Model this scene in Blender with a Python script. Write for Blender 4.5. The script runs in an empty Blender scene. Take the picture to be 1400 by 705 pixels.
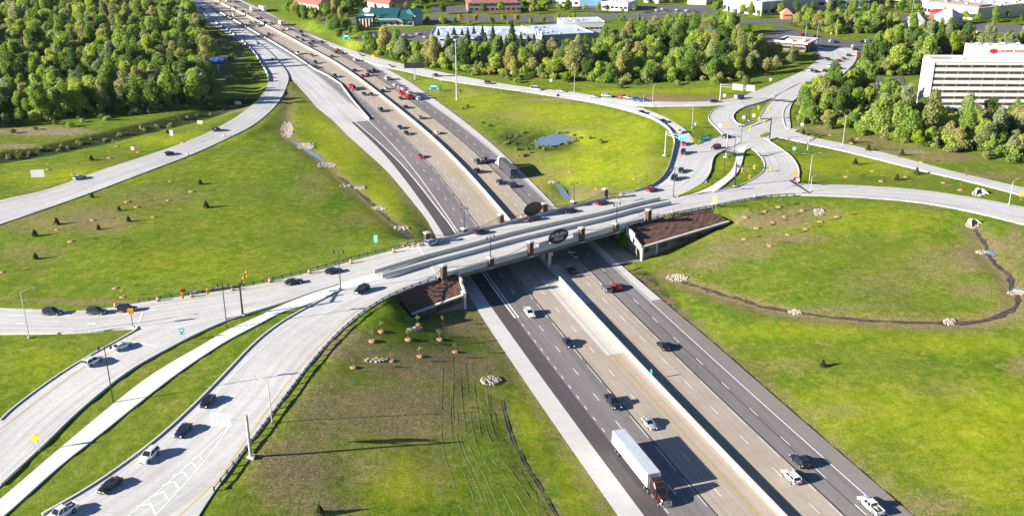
import bpy, math, random
import numpy as np
from mathutils import Vector, Matrix
random.seed(7)
RNG = np.random.default_rng(7)
SC = bpy.context.scene
COL = SC.collection
# ---------------------------------------------------------------- camera, sky, sun, exposure
H = 106.6; TH = math.radians(21.2); F = 1360.0
cam = bpy.data.objects.new('camera', bpy.data.cameras.new('camera')); COL.objects.link(cam)
cam.location = (0, 0, H); cam.rotation_euler = (math.pi/2 - TH, 0, 0)
cam.data.sensor_width = 36; cam.data.lens = 36*F/1400
cam.data.clip_start = 1; cam.data.clip_end = 20000
SC.camera = cam
SUN_EL = math.radians(18.5)
SH = Vector((.948, .317, 0)).normalized()            # the way shadows fall
world = bpy.data.worlds.new('World'); SC.world = world; world.use_nodes = True
nt = world.node_tree; bg = nt.nodes['Background']; bg.inputs[1].default_value = .06
sky = nt.nodes.new('ShaderNodeTexSky'); sky.sky_type = 'NISHITA'; sky.sun_disc = False
sky.air_density = .7; sky.dust_density = .1; sky.altitude = 2500; sky.ozone_density = 3.0; sky.sun_elevation = SUN_EL; sky.sun_rotation = math.atan2(-SH.x, -SH.y)
nt.links.new(sky.outputs[0], bg.inputs[0])
sun = bpy.data.objects.new('sun', bpy.data.lights.new('sun', 'SUN')); COL.objects.link(sun)
sun.data.energy = 5.0; sun.data.angle = math.radians(.5); sun.data.color = (1, .93, .82)
sd = Vector((SH.x*math.cos(SUN_EL), SH.y*math.cos(SUN_EL), -math.sin(SUN_EL)))
sun.rotation_euler = sd.to_track_quat('-Z', 'Y').to_euler(); sun.location = (-200, 0, 200)
SC.view_settings.view_transform = 'Standard'; SC.view_settings.look = 'None'
SC.view_settings.gamma = 1; SC.view_settings.exposure = 1.57
SC.render.engine = 'CYCLES'
SC.cycles.max_bounces = 5; SC.cycles.diffuse_bounces = 2; SC.cycles.glossy_bounces = 2
SC.cycles.transmission_bounces = 2; SC.cycles.transparent_max_bounces = 4
SC.cycles.use_denoising = True

# ---------------------------------------------------------------- measuring helpers
ST, CT = math.sin(TH), math.cos(TH)
def G(u, v, z=0.0):
    """the point of the horizontal level z seen at (u, v) of the 1400 x 705 photograph"""
    if callable(z):
        zz = 6.0
        for _ in range(8):
            p = G(u, v, zz); zz = .5*zz + .5*z(p[0], p[1])
        return (p[0], p[1], zz)
    dx = u-700; dy = v-352.5
    Y = F*CT - dy*ST; Z = -F*ST - dy*CT
    t = (H-z)/-Z
    return (dx*t, Y*t, z)
def PIX(x, y, z):
    """where a point of the place lies in the photograph (used for culling what it cannot show)"""
    X, Y, Z = x, y, z-H
    d = Y*CT - Z*ST; up = Y*ST + Z*CT
    return 700 + F*X/d, 352.5 - F*up/d, d
def lerp(a, b, t): return a + (b-a)*t
def resample(P, n):
    P = np.array(P, float); d = np.r_[0, np.cumsum(np.linalg.norm(np.diff(P[:, :2], axis=0), axis=1))]
    t = np.linspace(0, d[-1], n)
    return np.stack([np.interp(t, d, P[:, k]) for k in range(P.shape[1])], 1)
def smooth(P, n=8, it=2):
    """Chaikin corner cutting of a polyline, ends kept"""
    P = [tuple(p) for p in P]
    for _ in range(it):
        Q = [P[0]]
        for a, b in zip(P[:-1], P[1:]):
            Q += [tuple(lerp(x, y, .25) for x, y in zip(a, b)), tuple(lerp(x, y, .75) for x, y in zip(a, b))]
        P = Q + [P[-1]]
    return P

# ---------------------------------------------------------------- materials
MATS = {}
def nodes_of(name):
    m = bpy.data.materials.new(name); m.use_nodes = True
    return m, m.node_tree.nodes, m.node_tree.links, m.node_tree.nodes['Principled BSDF']
def rgb(c): return (c[0], c[1], c[2], 1)
def noise(N, L, scale, detail=4, rough=.6, vec=None, dist=0):
    n = N.new('ShaderNodeTexNoise'); n.inputs['Scale'].default_value = scale
    n.inputs['Detail'].default_value = detail; n.inputs['Roughness'].default_value = rough
    n.inputs['Distortion'].default_value = dist
    if vec: L.new(vec, n.inputs['Vector'])
    return n.outputs['Fac']
def ramp(N, L, fac, stops):
    r = N.new('ShaderNodeValToRGB'); e = r.color_ramp.elements
    while len(e) < len(stops): e.new(.5)
    for k, (p, c) in enumerate(stops):
        e[k].position = p; e[k].color = rgb(c) if len(c) == 3 else c
    L.new(fac, r.inputs[0]); return r.outputs[0]
def mix(N, L, f, a, b, mode='MIX'):
    m = N.new('ShaderNodeMix'); m.data_type = 'RGBA'; m.blend_type = mode
    for s, v in ((0, f), (6, a), (7, b)):
        if isinstance(v, (int, float)): m.inputs[s].default_value = v
        elif isinstance(v, tuple): m.inputs[s].default_value = rgb(v)
        else: L.new(v, m.inputs[s])
    return m.outputs[2]
def math_(N, L, op, a, b=None):
    m = N.new('ShaderNodeMath'); m.operation = op
    for k, v in enumerate((a, b)):
        if v is None: continue
        if isinstance(v, (int, float)): m.inputs[k].default_value = v
        else: L.new(v, m.inputs[k])
    return m.outputs[0]
def bump(N, L, b, h, strength=.3, dist=.1):
    n = N.new('ShaderNodeBump'); n.inputs['Strength'].default_value = strength; n.inputs['Distance'].default_value = dist
    L.new(h, n.inputs['Height']); L.new(n.outputs[0], b.inputs['Normal'])
def objpos(N):
    return N.new('ShaderNodeNewGeometry').outputs['Position']
def plain(name, col, rough=.6, metal=0, spec=None, coat=0, var=.12, scale=1.5, bumps=0):
    """a paint, plastic, metal or stone with slight uneven tone"""
    if name in MATS: return MATS[name]
    m, N, L, b = nodes_of(name)
    tc = N.new('ShaderNodeTexCoord').outputs['Object']
    f = noise(N, L, scale, 3, .6, tc)
    lo = tuple(max(0, c*(1-var)) for c in col); hi = tuple(min(1, c*(1+var)) for c in col)
    L.new(ramp(N, L, f, [(.3, lo), (.7, hi)]), b.inputs['Base Color'])
    b.inputs['Roughness'].default_value = rough; b.inputs['Metallic'].default_value = metal
    if spec is not None: b.inputs['Specular IOR Level'].default_value = spec
    if coat: b.inputs['Coat Weight'].default_value = coat; b.inputs['Coat Roughness'].default_value = .06
    if bumps: bump(N, L, b, noise(N, L, scale*6, 3, .6, tc), bumps, .05)
    MATS[name] = m; return m
def pavement(name, col, patch=.14, fine=.1, stain=(.0, 0), streak=None, joints=None, bumpy=.15):
    """concrete or asphalt: broad tone patches, fine grain, tyre streaks along 'lane' (a stored number), slab joints"""
    if name in MATS: return MATS[name]
    m, N, L, b = nodes_of(name)
    P = objpos(N)
    big = noise(N, L, .035, 4, .65, P); fin = noise(N, L, 1.3, 4, .75, P); mid = noise(N, L, .25, 3, .6, P)
    c = ramp(N, L, big, [(.3, tuple(x*(1-patch) for x in col)), (.7, tuple(x*(1+patch) for x in col))])
    g = ramp(N, L, fin, [(.25, (1-fine*1.6,)*3), (.75, (1+fine*.6,)*3)])
    c = mix(N, L, 1.0, c, g, 'MULTIPLY')
    g2 = ramp(N, L, mid, [(.3, (.93,)*3), (.65, (1.0,)*3)])
    c = mix(N, L, 1.0, c, g2, 'MULTIPLY')
    if streak or joints:
        at = N.new('ShaderNodeAttribute'); at.attribute_name = 'st'
        sep = N.new('ShaderNodeSeparateXYZ'); L.new(at.outputs['Vector'], sep.inputs[0])
        if streak:
            mp = N.new('ShaderNodeMapping'); mp.inputs['Scale'].default_value = (streak[0], .012, 1)
            L.new(at.outputs['Vector'], mp.inputs[0])
            s = noise(N, L, 1.0, 3, .6, mp.outputs[0])
            c = mix(N, L, 1.0, c, ramp(N, L, s, [(.32, (1-streak[1],)*3), (.62, (1.03,)*3)]), 'MULTIPLY')
        if joints:
            for ax, step, w in joints:
                k = sep.outputs[ax]
                fr = math_(N, L, 'FRACT', math_(N, L, 'DIVIDE', k, step))
                j = math_(N, L, 'LESS_THAN', fr, w/step)
                c = mix(N, L, math_(N, L, 'MULTIPLY', j, .3), c, (.08, .075, .07))
    L.new(c, b.inputs['Base Color']); b.inputs['Roughness'].default_value = .85
    b.inputs['Specular IOR Level'].default_value = .3
    bump(N, L, b, fin, bumpy, .03)
    MATS[name] = m; return m
def paint(name, col, wear=.35):
    if name in MATS: return MATS[name]
    m, N, L, b = nodes_of(name)
    f = noise(N, L, 2.2, 5, .8, objpos(N))
    L.new(ramp(N, L, f, [(.35-.1*wear, tuple(c*(1-wear) for c in col)), (.55, col)]), b.inputs['Base Color'])
    b.inputs['Roughness'].default_value = .6; MATS[name] = m; return m

# ---------------------------------------------------------------- mesh builder
class MB:
    def __init__(s): s.v = []; s.f = []; s.m = []; s.mats = []
    def slot(s, mat):
        if mat is None: return 0
        if mat not in s.mats: s.mats.append(mat)
        return s.mats.index(mat)
    def add(s, V, Fc, mat=None):
        o = len(s.v); s.v += [tuple(p) for p in V]; k = s.slot(mat)
        for f in Fc: s.f.append(tuple(i+o for i in f)); s.m.append(k)
        return s
    def box(s, c, d, rz=0, mat=None, top=1.0):
        """box centred at c, sizes d, turned rz, its top scaled"""
        x, y, z = (k/2 for k in d); ca, sa = math.cos(rz), math.sin(rz); V = []
        for sz, k in ((-1, 1), (1, top)):
            for sx, sy in ((-1, -1), (1, -1), (1, 1), (-1, 1)):
                a, b = sx*x*k, sy*y*k
                V.append((c[0]+a*ca-b*sa, c[1]+a*sa+b*ca, c[2]+sz*z))
        return s.add(V, [(3, 2, 1, 0), (4, 5, 6, 7), (0, 1, 5, 4), (1, 2, 6, 5), (2, 3, 7, 6), (3, 0, 4, 7)], mat)
    def tube(s, P, r, n=8, mat=None, cap=True):
        """a round bar through the points P; r a number or one per point"""
        P = [Vector(p) for p in P]; R = r if isinstance(r, (list, tuple)) else [r]*len(P); V = []
        for i, p in enumerate(P):
            t = (P[min(i+1, len(P)-1)] - P[max(i-1, 0)]).normalized()
            a = t.cross(Vector((0, 0, 1)) if abs(t.z) < .95 else Vector((1, 0, 0))).normalized(); b = t.cross(a)
            for k in range(n):
                w = 2*math.pi*k/n; V.append(p + (a*math.cos(w) + b*math.sin(w))*R[i])
        Fc = [(i*n+k, i*n+(k+1) % n, (i+1)*n+(k+1) % n, (i+1)*n+k) for i in range(len(P)-1) for k in range(n)]
        if cap: Fc += [tuple(range(n))[::-1], tuple((len(P)-1)*n+k for k in range(n))]
        return s.add(V, Fc, mat)
    def prism(s, poly, z0, z1, mat=None):
        n = len(poly); V = [(p[0], p[1], z0) for p in poly] + [(p[0], p[1], z1) for p in poly]
        return s.add(V, [tuple(range(n))[::-1], tuple(range(n, 2*n))] + [(i, (i+1) % n, n+(i+1) % n, n+i) for i in range(n)], mat)
    def wall(s, P, w, h, mat=None, base=0.0, side=0.0):
        """an upright strip of width w and height h following the points P (x, y, z); side shifts it across"""
        P = [Vector(p) for p in P]; V = []; n = len(P)
        for i, p in enumerate(P):
            t = P[min(i+1, n-1)] - P[max(i-1, 0)]; t.z = 0; t.normalize(); q = Vector((-t.y, t.x, 0))
            for k, z in ((-1, base), (1, base), (1, h), (-1, h)):
                V.append(p + q*(side + k*w/2) + Vector((0, 0, z)))
        Fc = [(4*i+k, 4*i+4+k, 4*i+4+(k+1) % 4, 4*i+(k+1) % 4) for i in range(n-1) for k in range(4)]
        Fc += [(3, 2, 1, 0), tuple(4*(n-1)+k for k in range(4))]
        return s.add(V, Fc, mat)
    def profile(s, P, prof, mat=None):
        """sweeps the outline prof [(across, up)] along the points P"""
        P = [Vector(p) for p in P]; V = []; n = len(P); m = len(prof)
        for i, p in enumerate(P):
            t = P[min(i+1, n-1)] - P[max(i-1, 0)]; t.z = 0; t.normalize(); q = Vector((-t.y, t.x, 0))
            for a, z in prof: V.append(p + q*a + Vector((0, 0, z)))
        Fc = [(m*i+k, m*i+m+k, m*i+m+(k+1) % m, m*i+(k+1) % m) for i in range(n-1) for k in range(m)]
        Fc += [tuple(range(m))[::-1], tuple(m*(n-1)+k for k in range(m))]
        return s.add(V, Fc, mat)
    def build(s, name, mat=None, parent=None, smooth_=False, fix=True):
        me = bpy.data.meshes.new(name); me.from_pydata([tuple(p) for p in s.v], [], s.f)
        ms = s.mats if s.mats else [mat]
        for m in ms: me.materials.append(m)
        if len(ms) > 1: me.polygons.foreach_set('material_index', s.m)
        if smooth_: me.polygons.foreach_set('use_smooth', [True]*len(s.f))
        if fix:
            import bmesh
            b = bmesh.new(); b.from_mesh(me); bmesh.ops.recalc_face_normals(b, faces=b.faces); b.to_mesh(me); b.free()
        me.update()
        o = bpy.data.objects.new(name, me); COL.objects.link(o)
        if parent: o.parent = parent
        return o
def tag(o, label=None, cat=None, group=None, kind=None):
    if label: o['label'] = label
    if cat: o['category'] = cat
    if group: o['group'] = group
    if kind: o['kind'] = kind
    return o
def empty(name, loc, rz=0, label=None, cat=None, group=None):
    o = bpy.data.objects.new(name, None); COL.objects.link(o); o.location = loc; o.rotation_euler = (0, 0, rz)
    o.empty_display_size = .5
    return tag(o, label, cat, group)
def copy_tree(o, parent=None):
    c = o.copy(); COL.objects.link(c); c.parent = parent
    for ch in o.children: copy_tree(ch, c)
    return c
# ---------------------------------------------------------------- freeway line
_ctr = [(296,0),(318,11),(355.5,29),(394.6,49.3),(430,69.3),(455.5,80.5),(486,102),(511.7,120.5),(522.6,130),(558,157),(593.6,186.8),(627.7,218),(660,256),(699,299),(757,372),(853,470),(952.7,580),(1080,705)]
_P = np.array([G(u, v, 1.07)[:2] for u, v in _ctr])[::-1]
d0 = _P[0]-_P[2]; d0 /= np.linalg.norm(d0); d1 = _P[-1]-_P[-4]; d1 /= np.linalg.norm(d1)
_P = np.vstack([_P[0]+d0*140, _P[0]+d0*70, _P, _P[-1]+d1*120, _P[-1]+d1*300, _P[-1]+d1*600])
_d = np.r_[0, np.cumsum(np.linalg.norm(np.diff(_P, axis=0), axis=1))]
_s = np.arange(0, _d[-1], 6.0)
_C = np.stack([np.interp(_s, _d, _P[:, k]) for k in (0, 1)], 1)
for _ in range(60):
    _C[1:-1] = .25*_C[:-2] + .5*_C[1:-1] + .25*_C[2:]
_T = np.gradient(_C, axis=0); _T /= np.linalg.norm(_T, axis=1)[:, None]
_Nn = np.stack([_T[:, 1], -_T[:, 0]], 1)             # to the right, looking up the photograph
_C = _C - _Nn*.25                                     # from the top edge of the barrier to its middle
def fw(s, t, z=0.0):
    x = np.interp(s, _s, _C[:, 0]); y = np.interp(s, _s, _C[:, 1])
    return (x + t*np.interp(s, _s, _Nn[:, 0]), y + t*np.interp(s, _s, _Nn[:, 1]), z)
def st(x, y):
    k = int(np.argmin((_C[:, 0]-x)**2 + (_C[:, 1]-y)**2))
    dx, dy = x-_C[k, 0], y-_C[k, 1]
    return _s[k] + dx*_T[k, 0] + dy*_T[k, 1], dx*_Nn[k, 0] + dy*_Nn[k, 1]
def spix(u, v, z=0.0): return st(*G(u, v, z)[:2])
S_END = _s[-1]-10

# ---------------------------------------------------------------- levels of the roads
def zw(x, y): return 7.0 + .018*min(0, x+20)
def ze(x, y): return 7.0 - .012*max(0, x-110)
def znr(u):   # north-east ramp, by where it is along its way
    return float(np.interp(u, [480, 560, 700, 800, 880, 925, 1000], [.15, .6, 2.2, 4.2, 6.2, 7, 7]))
def zl(u): return float(np.interp(u, [0, 200, 350, 395], [3.2, 2.6, 1.2, .6]))
def conv(pts, z):
    out = []
    for p in pts:
        if len(p) == 3: out.append(G(*p)); continue
        if z == 'nr': out.append(G(p[0], p[1], znr(p[0])))
        elif z == 'l': out.append(G(p[0], p[1], zl(p[0]) if p[1] > 108 else float(np.interp(p[1], [0, 100, 108], [.1, .4, .6]))))
        else: out.append(G(p[0], p[1], z))
    return out
ROADS = {}
def road(name, Lp, Rp, z, layer=0, mat='concrete', sm=2):
    L_ = smooth(conv(Lp, z), it=sm); R_ = smooth(conv(Rp, z), it=sm)
    ln = max(sum(math.dist(a[:2], b[:2]) for a, b in zip(P[:-1], P[1:])) for P in (L_, R_))
    n = max(6, int(ln/4)); ROADS[name] = (resample(L_, n), resample(R_, n), layer, mat)
# west of the bridge
road('west_road', [(-400,408),(-60,417),(0,421),(60,423),(110,425),(150,421),(200,412),(260,404),(340,392),(420,373),(480,356),(540,341),(584,330)],
     [(-400,458),(-60,456),(0,455.5),(60,455),(120,454.5),(160,450),(193,449),(240,447),(300,438),(345,425.6),(387,413),(420,401),(462,388),(520,372),(597,352)], zw, 0)
road('lower_west_road', [(-200,770),(-60,632),(0,576),(16,560),(66,522.6),(109,495),(145,475),(193,449),(240,432),(300,420)],
     [(-190,850),(-60,715),(0,662),(60,607),(100,567),(150,525),(181.6,502),(220,480.6),(268,455.4),(309,437.5)], zw, 1)
road('south_ramp', [(-60,800),(58,705),(133,661.7),(213,603),(260,560),(300,520),(346.7,470),(379,445),(404,430),(430,416),(465,398),(520,376),(597,352)],
     [(215,800),(271,705),(294,670),(341,606),(380,555),(416,507),(449,468),(484,436),(518,412),(551,396),(575,387.5),(590,383),(599,380.5)], zw, 2)
road('path', [(-170,825),(-50,722),(0,683),(76.7,616.7),(156.7,550),(213,506.7),(276.7,471.7),(310.7,450),(353,433),(378.8,419.6),(413,406),(461.7,388),(500,377),(535,368)],
     [(-165,850),(-50,748),(6.7,705),(76.7,640),(133,596.7),(186.7,553),(246.7,506.7),(300,471.7),(319,460.5),(353,443.5),(387,424.7),(406,422),(463,398),(505,386),(535,377)], zw, 4, 'path')
# east of the bridge
road('east_ramp', [(833,271.5),(843,268),(880,261.7),(900,250),(911,238),(917,222),(921,204),(923,193),(916,178),(902,168),(887,160),(843,147),(793,137),(760,132),(700,123),(617,112),(563,100),(510,87.5),(480,76),(450,62)],
     [(846,292),(870,287),(923,270),(944,259),(950,245),(952,225),(950,212),(948,199),(947,187),(933,173),(900,155),(857,142),(800,128),(750,122.7),(700,117),(633,105),(550,88),(500,75),(450,58),(400,38)], 'nr', 3)
road('east_bridge_approach', [(846,267),(880,262),(900,256),(925,252),(960,240),(973,230)], [(846,300),(870,297),(900,293),(925,285),(960,263),(966,249)], ze, 2)
road('east_fan', [(921,240),(922,215),(928,200),(948,199),(964.6,194.6),(988.6,185),(1000,180)], [(925,272),(944,259),(964.6,248),(973,233),(974,222),(977.5,211),(992,204),(1014,194.6),(1030,188)], ze, 5)
road('south_road', [(858,289),(900,276),(940,268),(972.6,263),(1003,257),(1050,252),(1093,251.5),(1166.7,253),(1250,258),(1333,270),(1400,283),(1480,300),(1640,340),(1800,385)],
     [(876,303.5),(891,299.6),(918,292.8),(952,286.8),(979,281.7),(1020,273),(1050,268),(1090,267),(1150,268),(1250,275),(1316.7,286.7),(1400,306.7),(1480,330),(1640,376),(1800,425)], ze, 1)
road('crossing_road', [(1050,118.5),(1010,134),(988.6,144),(974,150),(967,159.5),(970,167),(981,177),(988.6,185),(1014,194.6),(1034.7,207.5),(1045.8,220),(1045.8,233),(1038,240.7),(1020,251.8),(1000,262)],
     [(1060,132.5),(1035,141),(1014,147),(1001.5,156),(1002.4,165),(1014,174),(1036.5,183.5),(1058.7,198),(1080.8,213),(1090,226),(1093,237),(1088,250),(1075,260)], ze, 4)
road('north_road', [(1010,134),(1050,118),(1100,97),(1118,82),(1130,70)], [(1035,141),(1060,132),(1097,110.5),(1135,108),(1160,96)], ze, 6)
road('north_return_road', [(1108,107),(1085,119),(1060,132),(1047.6,145),(1036.5,167),(1018,174),(1012,179)], [(1140,108),(1112,118),(1090,132),(1080,146),(1079,161),(1082,175),(1075,190),(1040,186)], ze, 7)
road('link_road', [(990,206),(1014,196),(1040,183),(1060,172)], [(1010,210),(1036,198),(1066,187),(1092,178)], ze, 8)
road('east_road', [(1070,175),(1082,179),(1114.5,189),(1160.7,198),(1207,209),(1250,220.4),(1303,235),(1400,257),(1480,276),(1640,315),(1800,356)],
     [(1050,184),(1087,192.7),(1142,204),(1188,215),(1250,230.5),(1266.7,235),(1333,250),(1400,268),(1480,288),(1640,329),(1800,372)], ze, 9)
road('far_link_road', [(800,131),(857,137),(900,140),(950,140),(983,138.5),(1010,133)], [(840,137),(860,144),(900,146),(950,145),(990,144.5),(1015,140)], 'nr', 10)
road('footpath', [(1009,202),(1006,218.6),(1001.5,233),(987,246),(963,260),(945,266)], [(1022,199),(1017,209),(1015,222),(1009,237),(992,252),(978,262)], ze, 11, 'path')
# loop in the north-west
road('loop_ramp', [(-400,385),(-60,292),(0,273),(66.7,260),(130,235),(200,213),(266.7,190),(320,163),(350,140),(364,122),(367.4,108),(360.6,93),(348.7,72),(335,58.5),(318,45),(292.5,28.5),(267,9),(245,-6)],
     [(-400,432),(-60,328),(0,306.7),(116.7,266.7),(200,235),(266.7,210),(316.7,186.7),(350,170),(380,143),(391.7,120),(396,104),(385,88),(370,72),(352,57),(332,44),(308,29),(285,10),(265,-6)], 'l', 2)
# far streets
road('far_intersection', [(1060,33),(1100,44),(1130,50),(1165,58),(1200,52),(1222,46)], [(1060,48),(1090,58),(1110,72),(1145,85),(1190,68),(1228,55)], ze, 3, 'asphalt')
road('far_connector', [(1112,66),(1120,72),(1122,80),(1118,92)], [(1172,66),(1172,78),(1168,88),(1146,108)], ze, 12)
road('far_street', [(440,26),(560,24),(700,22),(860,20),(960,17)], [(440,32),(560,31),(700,30),(860,27.5),(965,22)], 5.0, 0, 'asphalt')
road('office_lot', [(500,44),(540,43),(600,42)], [(485,56),(540,58),(610,57)], 4.5, 1, 'asphalt')
road('hotel_lot', [(1150,108),(1180,106),(1235,105)], [(1130,122),(1180,126),(1240,128)], 6.0, 1, 'asphalt')
road('north_side_lot', [(1045,42),(1075,45),(1110,52)], [(1050,62),(1085,68),(1112,70)], 6.5, 2, 'asphalt')
road('shop_front_lot', [(590,8),(620,8),(650,8)], [(590,18),(620,19),(655,19)], 5.0, 3, 'asphalt')
road('mall_street', [(985,28),(1100,26),(1240,20)], [(985,33),(1100,31),(1250,24)], 6.0, 2, 'asphalt')
road('mall_lot', [(1200,28),(1260,27),(1400,36)], [(1200,33),(1270,36),(1400,48)], 6.0, 3, 'asphalt')
road('shop_lot', [(800,8),(870,8),(960,8)], [(790,16),(870,17),(985,19)], 5.0, 1, 'asphalt')

# ---------------------------------------------------------------- the lie of the land
CELL = 2.5; X0, X1, Y0, Y1 = -560, 620, 40, 1150
NX = int((X1-X0)/CELL)+1; NY = int((Y1-Y0)/CELL)+1
FIX = np.zeros((NY, NX), bool); VAL = np.zeros((NY, NX)); INROAD = np.zeros((NY, NX), bool)
def setfix(x, y, z, inroad=False):
    i = int(round((y-Y0)/CELL)); j = int(round((x-X0)/CELL))
    if 0 <= i < NY and 0 <= j < NX:
        FIX[i, j] = True; VAL[i, j] = z
        if inroad: INROAD[i, j] = True
XS = X0 + CELL*np.arange(NX); YS = Y0 + CELL*np.arange(NY)
for name, (L_, R_, lay, mat) in ROADS.items():
    for a in range(len(L_)-1):
        for k in range(4):
            p = lerp(L_[a], L_[a+1], k/4); q = lerp(R_[a], R_[a+1], k/4)
            n = max(2, int(math.dist(p[:2], q[:2])/1.0))
            for b in range(n+1):
                r = lerp(p, q, b/n); setfix(r[0], r[1], r[2], True)
# grass verges stay near the level of the road beside them
for drop in (.0, .15):
    new = []
    II, JJ = np.nonzero(FIX)
    S_ = np.zeros((NY, NX)); C_ = np.zeros((NY, NX)); V_ = np.where(FIX, VAL, 0.0); M_ = FIX.astype(float)
    for di, dj in ((1, 0), (-1, 0), (0, 1), (0, -1)):
        S_ += np.roll(np.roll(V_, di, 0), dj, 1); C_ += np.roll(np.roll(M_, di, 0), dj, 1)
    ring = (C_ > 0) & (~FIX); VAL[ring] = (S_/np.maximum(C_, 1))[ring] - drop; FIX |= ring
CTRL = np.zeros((NY, NX), bool); _before = FIX.copy()
# points of the fields (pixel, level)
for u, v, z, r in [(758,191,.2,7),(700,200,1.0,3),(850,215,2.5,3),(100,100,2,4),(200,60,2,4),(50,140,1.5,4),(0,60,2,4),(120,195,.8,3),(30,212,.8,3),(230,172,.8,3),(320,148,.8,3),
        (200,330,4.5,3),(420,200,1.2,3),(450,250,2,3),(560,540,3.6,4),(540,640,3.0,4),(700,620,.6,3),(690,560,.4,3),(600,520,3.0,3),(500,520,5.2,3),(450,590,4.8,4),(420,680,4.4,4),(1100,480,1.5,4),(1250,600,1,4),(1000,460,.8,4),
        (1150,430,1.2,3),(1391,410,2.5,3),(1050,423,1,3),(960,395,1,3),(1000,350,2,3),(1200,340,3,4),(700,60,4,5),(900,60,5,5),(1250,120,6,5),(1350,180,6,4),(1150,220,6.5,3),(600,75,3,3),(1400,550,1.5,4)]:
    x, y, _ = G(u, v, z)
    for a in np.arange(-r, r+.1, 2): 
        for b in np.arange(-r, r+.1, 2): setfix(x+a, y+b, z)
CTRL = FIX & (~_before)
for x in XS: setfix(x, YS[0], 1.0); setfix(x, YS[-1], 4.0)
for y in YS: setfix(XS[0], y, 2.0); setfix(XS[-1], y, 5.0)
# freeway corridor flat at 0
XX, YY = np.meshgrid(XS, YS)
Sg = np.full((NY, NX), -1.0); Tg = np.full((NY, NX), 999.0); best = np.full((NY, NX), 1e12)
for k in range(len(_s)):
    dx = XX-_C[k, 0]; dy = YY-_C[k, 1]; d = dx*dx+dy*dy; m = d < best
    best[m] = d[m]; Sg[m] = (_s[k] + dx*_T[k, 0] + dy*_T[k, 1])[m]; Tg[m] = (dx*_Nn[k, 0] + dy*_Nn[k, 1])[m]
s_gore = spix(480, 167)[0]; s_top = spix(395, 104)[0]; s_ramp2 = spix(510, 87.5)[0]
# pavement left edge as a distance from the barrier, along the freeway
_le = [(_s[0], -27.9)]
for u, v in [(683,470),(653.6,425),(583.7,300.5),(530,235),(503,210),(476.7,187),(455,165),(433,147),(400,110)]:
    s_, t_ = spix(u, v); _le.append((s_, t_))
_le.append((_le[-1][0]+25, _le[-1][1])); _le.append((S_END, _le[-1][1]))
_le.sort(); _le = np.array(_le)
_re = [(_s[0], 22.3)]
for u, v in [(977,470),(760,283),(700,222),(650,178),(600,140),(560,112),(530,95),(510,87.5),(480,73),(450,58),(420,44),(400,36)]:
    s_, t_ = spix(u, v); _re.append((s_, t_))
_re.append((_re[-1][0]+100, 21)); _re.append((S_END, 21)); _re.sort(); _re = np.array(_re)
def tle(s): return float(np.interp(s, _le[:, 0], _le[:, 1]))
def tre(s): return float(np.interp(s, _re[:, 0], _re[:, 1]))
print('left edge', [(round(a), round(b, 1)) for a, b in _le]); print('right edge', [(round(a), round(b, 1)) for a, b in _re])
TL = np.interp(Sg, _le[:, 0], _le[:, 1]); TR = np.interp(Sg, _re[:, 0], _re[:, 1])
fwm = (Tg > TL-1.5) & (Tg < TR+1.5)
FIX[fwm] = True; VAL[fwm] = 0.0; INROAD[fwm] = True; CTRL[fwm] = False
# bridge frame: N along the near side, Q along the far side
BN0 = np.array(G(597, 381, 7.0)[:2]); BN1 = np.array(G(876, 303.5, 7.0)[:2])
BQ0 = np.array(G(584, 330, 7.3)[:2]); BQ1 = np.array(G(832, 272, 7.3)[:2])
BD = (BN1-BN0)/np.linalg.norm(BN1-BN0); BP = np.array([-BD[1], BD[0]])      # along, and away from us
BW = float(((BQ0-BN0)@BP + (BQ1-BN0)@BP)/2)                                  # deck width
print('bridge width', BW, 'length', np.linalg.norm(BN1-BN0), 'rot', math.degrees(math.atan2(BD[1], BD[0])), 'far slack', (BQ0-BN0)@BP, (BQ1-BN0)@BP)
def br(a, b, z): return (BN0[0]+BD[0]*a+BP[0]*b, BN0[1]+BD[1]*a+BP[1]*b, z)
# wing wall corners (front ends of the abutments) and mulch beds
LW0 = G(635, 404, 3.9); LW1 = G(563, 430, 1.6); RW0 = G(878, 339, 4.0); RW1 = G(997, 304, 4.2)
LB = [LW0, LW1, G(541, 401, 6.4), G(606, 381, 6.4)]           # bed: wall front, wall end, road end, bridge end
RB = [RW0, RW1, G(973, 284.5, 6.5), G(880, 304.5, 6.5)]
_fd = np.array(fw(st(*RW0[:2])[0]+10, 0)[:2]) - np.array(fw(st(*RW0[:2])[0], 0)[:2]); _fd /= np.linalg.norm(_fd)
for _B in (LB, RB):
    _b0 = float((np.array(_B[0][:2])-BN0)@BP); _a0 = float((np.array(_B[0][:2])-BN0)@BD); _q = BN0 + BD*(_a0 - float((_fd@BD)/(_fd@BP))*_b0); _B[3] = (_q[0], _q[1], 6.5)
def zone(poly, pts_out):
    P = np.array(poly); ins = np.zeros(XX.shape, bool); j = len(P)-1
    for i in range(len(P)):
        c = ((P[i, 1] > YY) != (P[j, 1] > YY)) & (XX < (P[j, 0]-P[i, 0])*(YY-P[i, 1])/(P[j, 1]-P[i, 1]+1e-9)+P[i, 0])
        ins ^= c; j = i
    return ins
def dist_seg(a, b):
    ax, ay = a[0], a[1]; bx, by = b[0]-ax, b[1]-ay; t = np.clip(((XX-ax)*bx + (YY-ay)*by)/(bx*bx+by*by), 0, 1)
    return np.hypot(XX-ax-t*bx, YY-ay-t*by)
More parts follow.
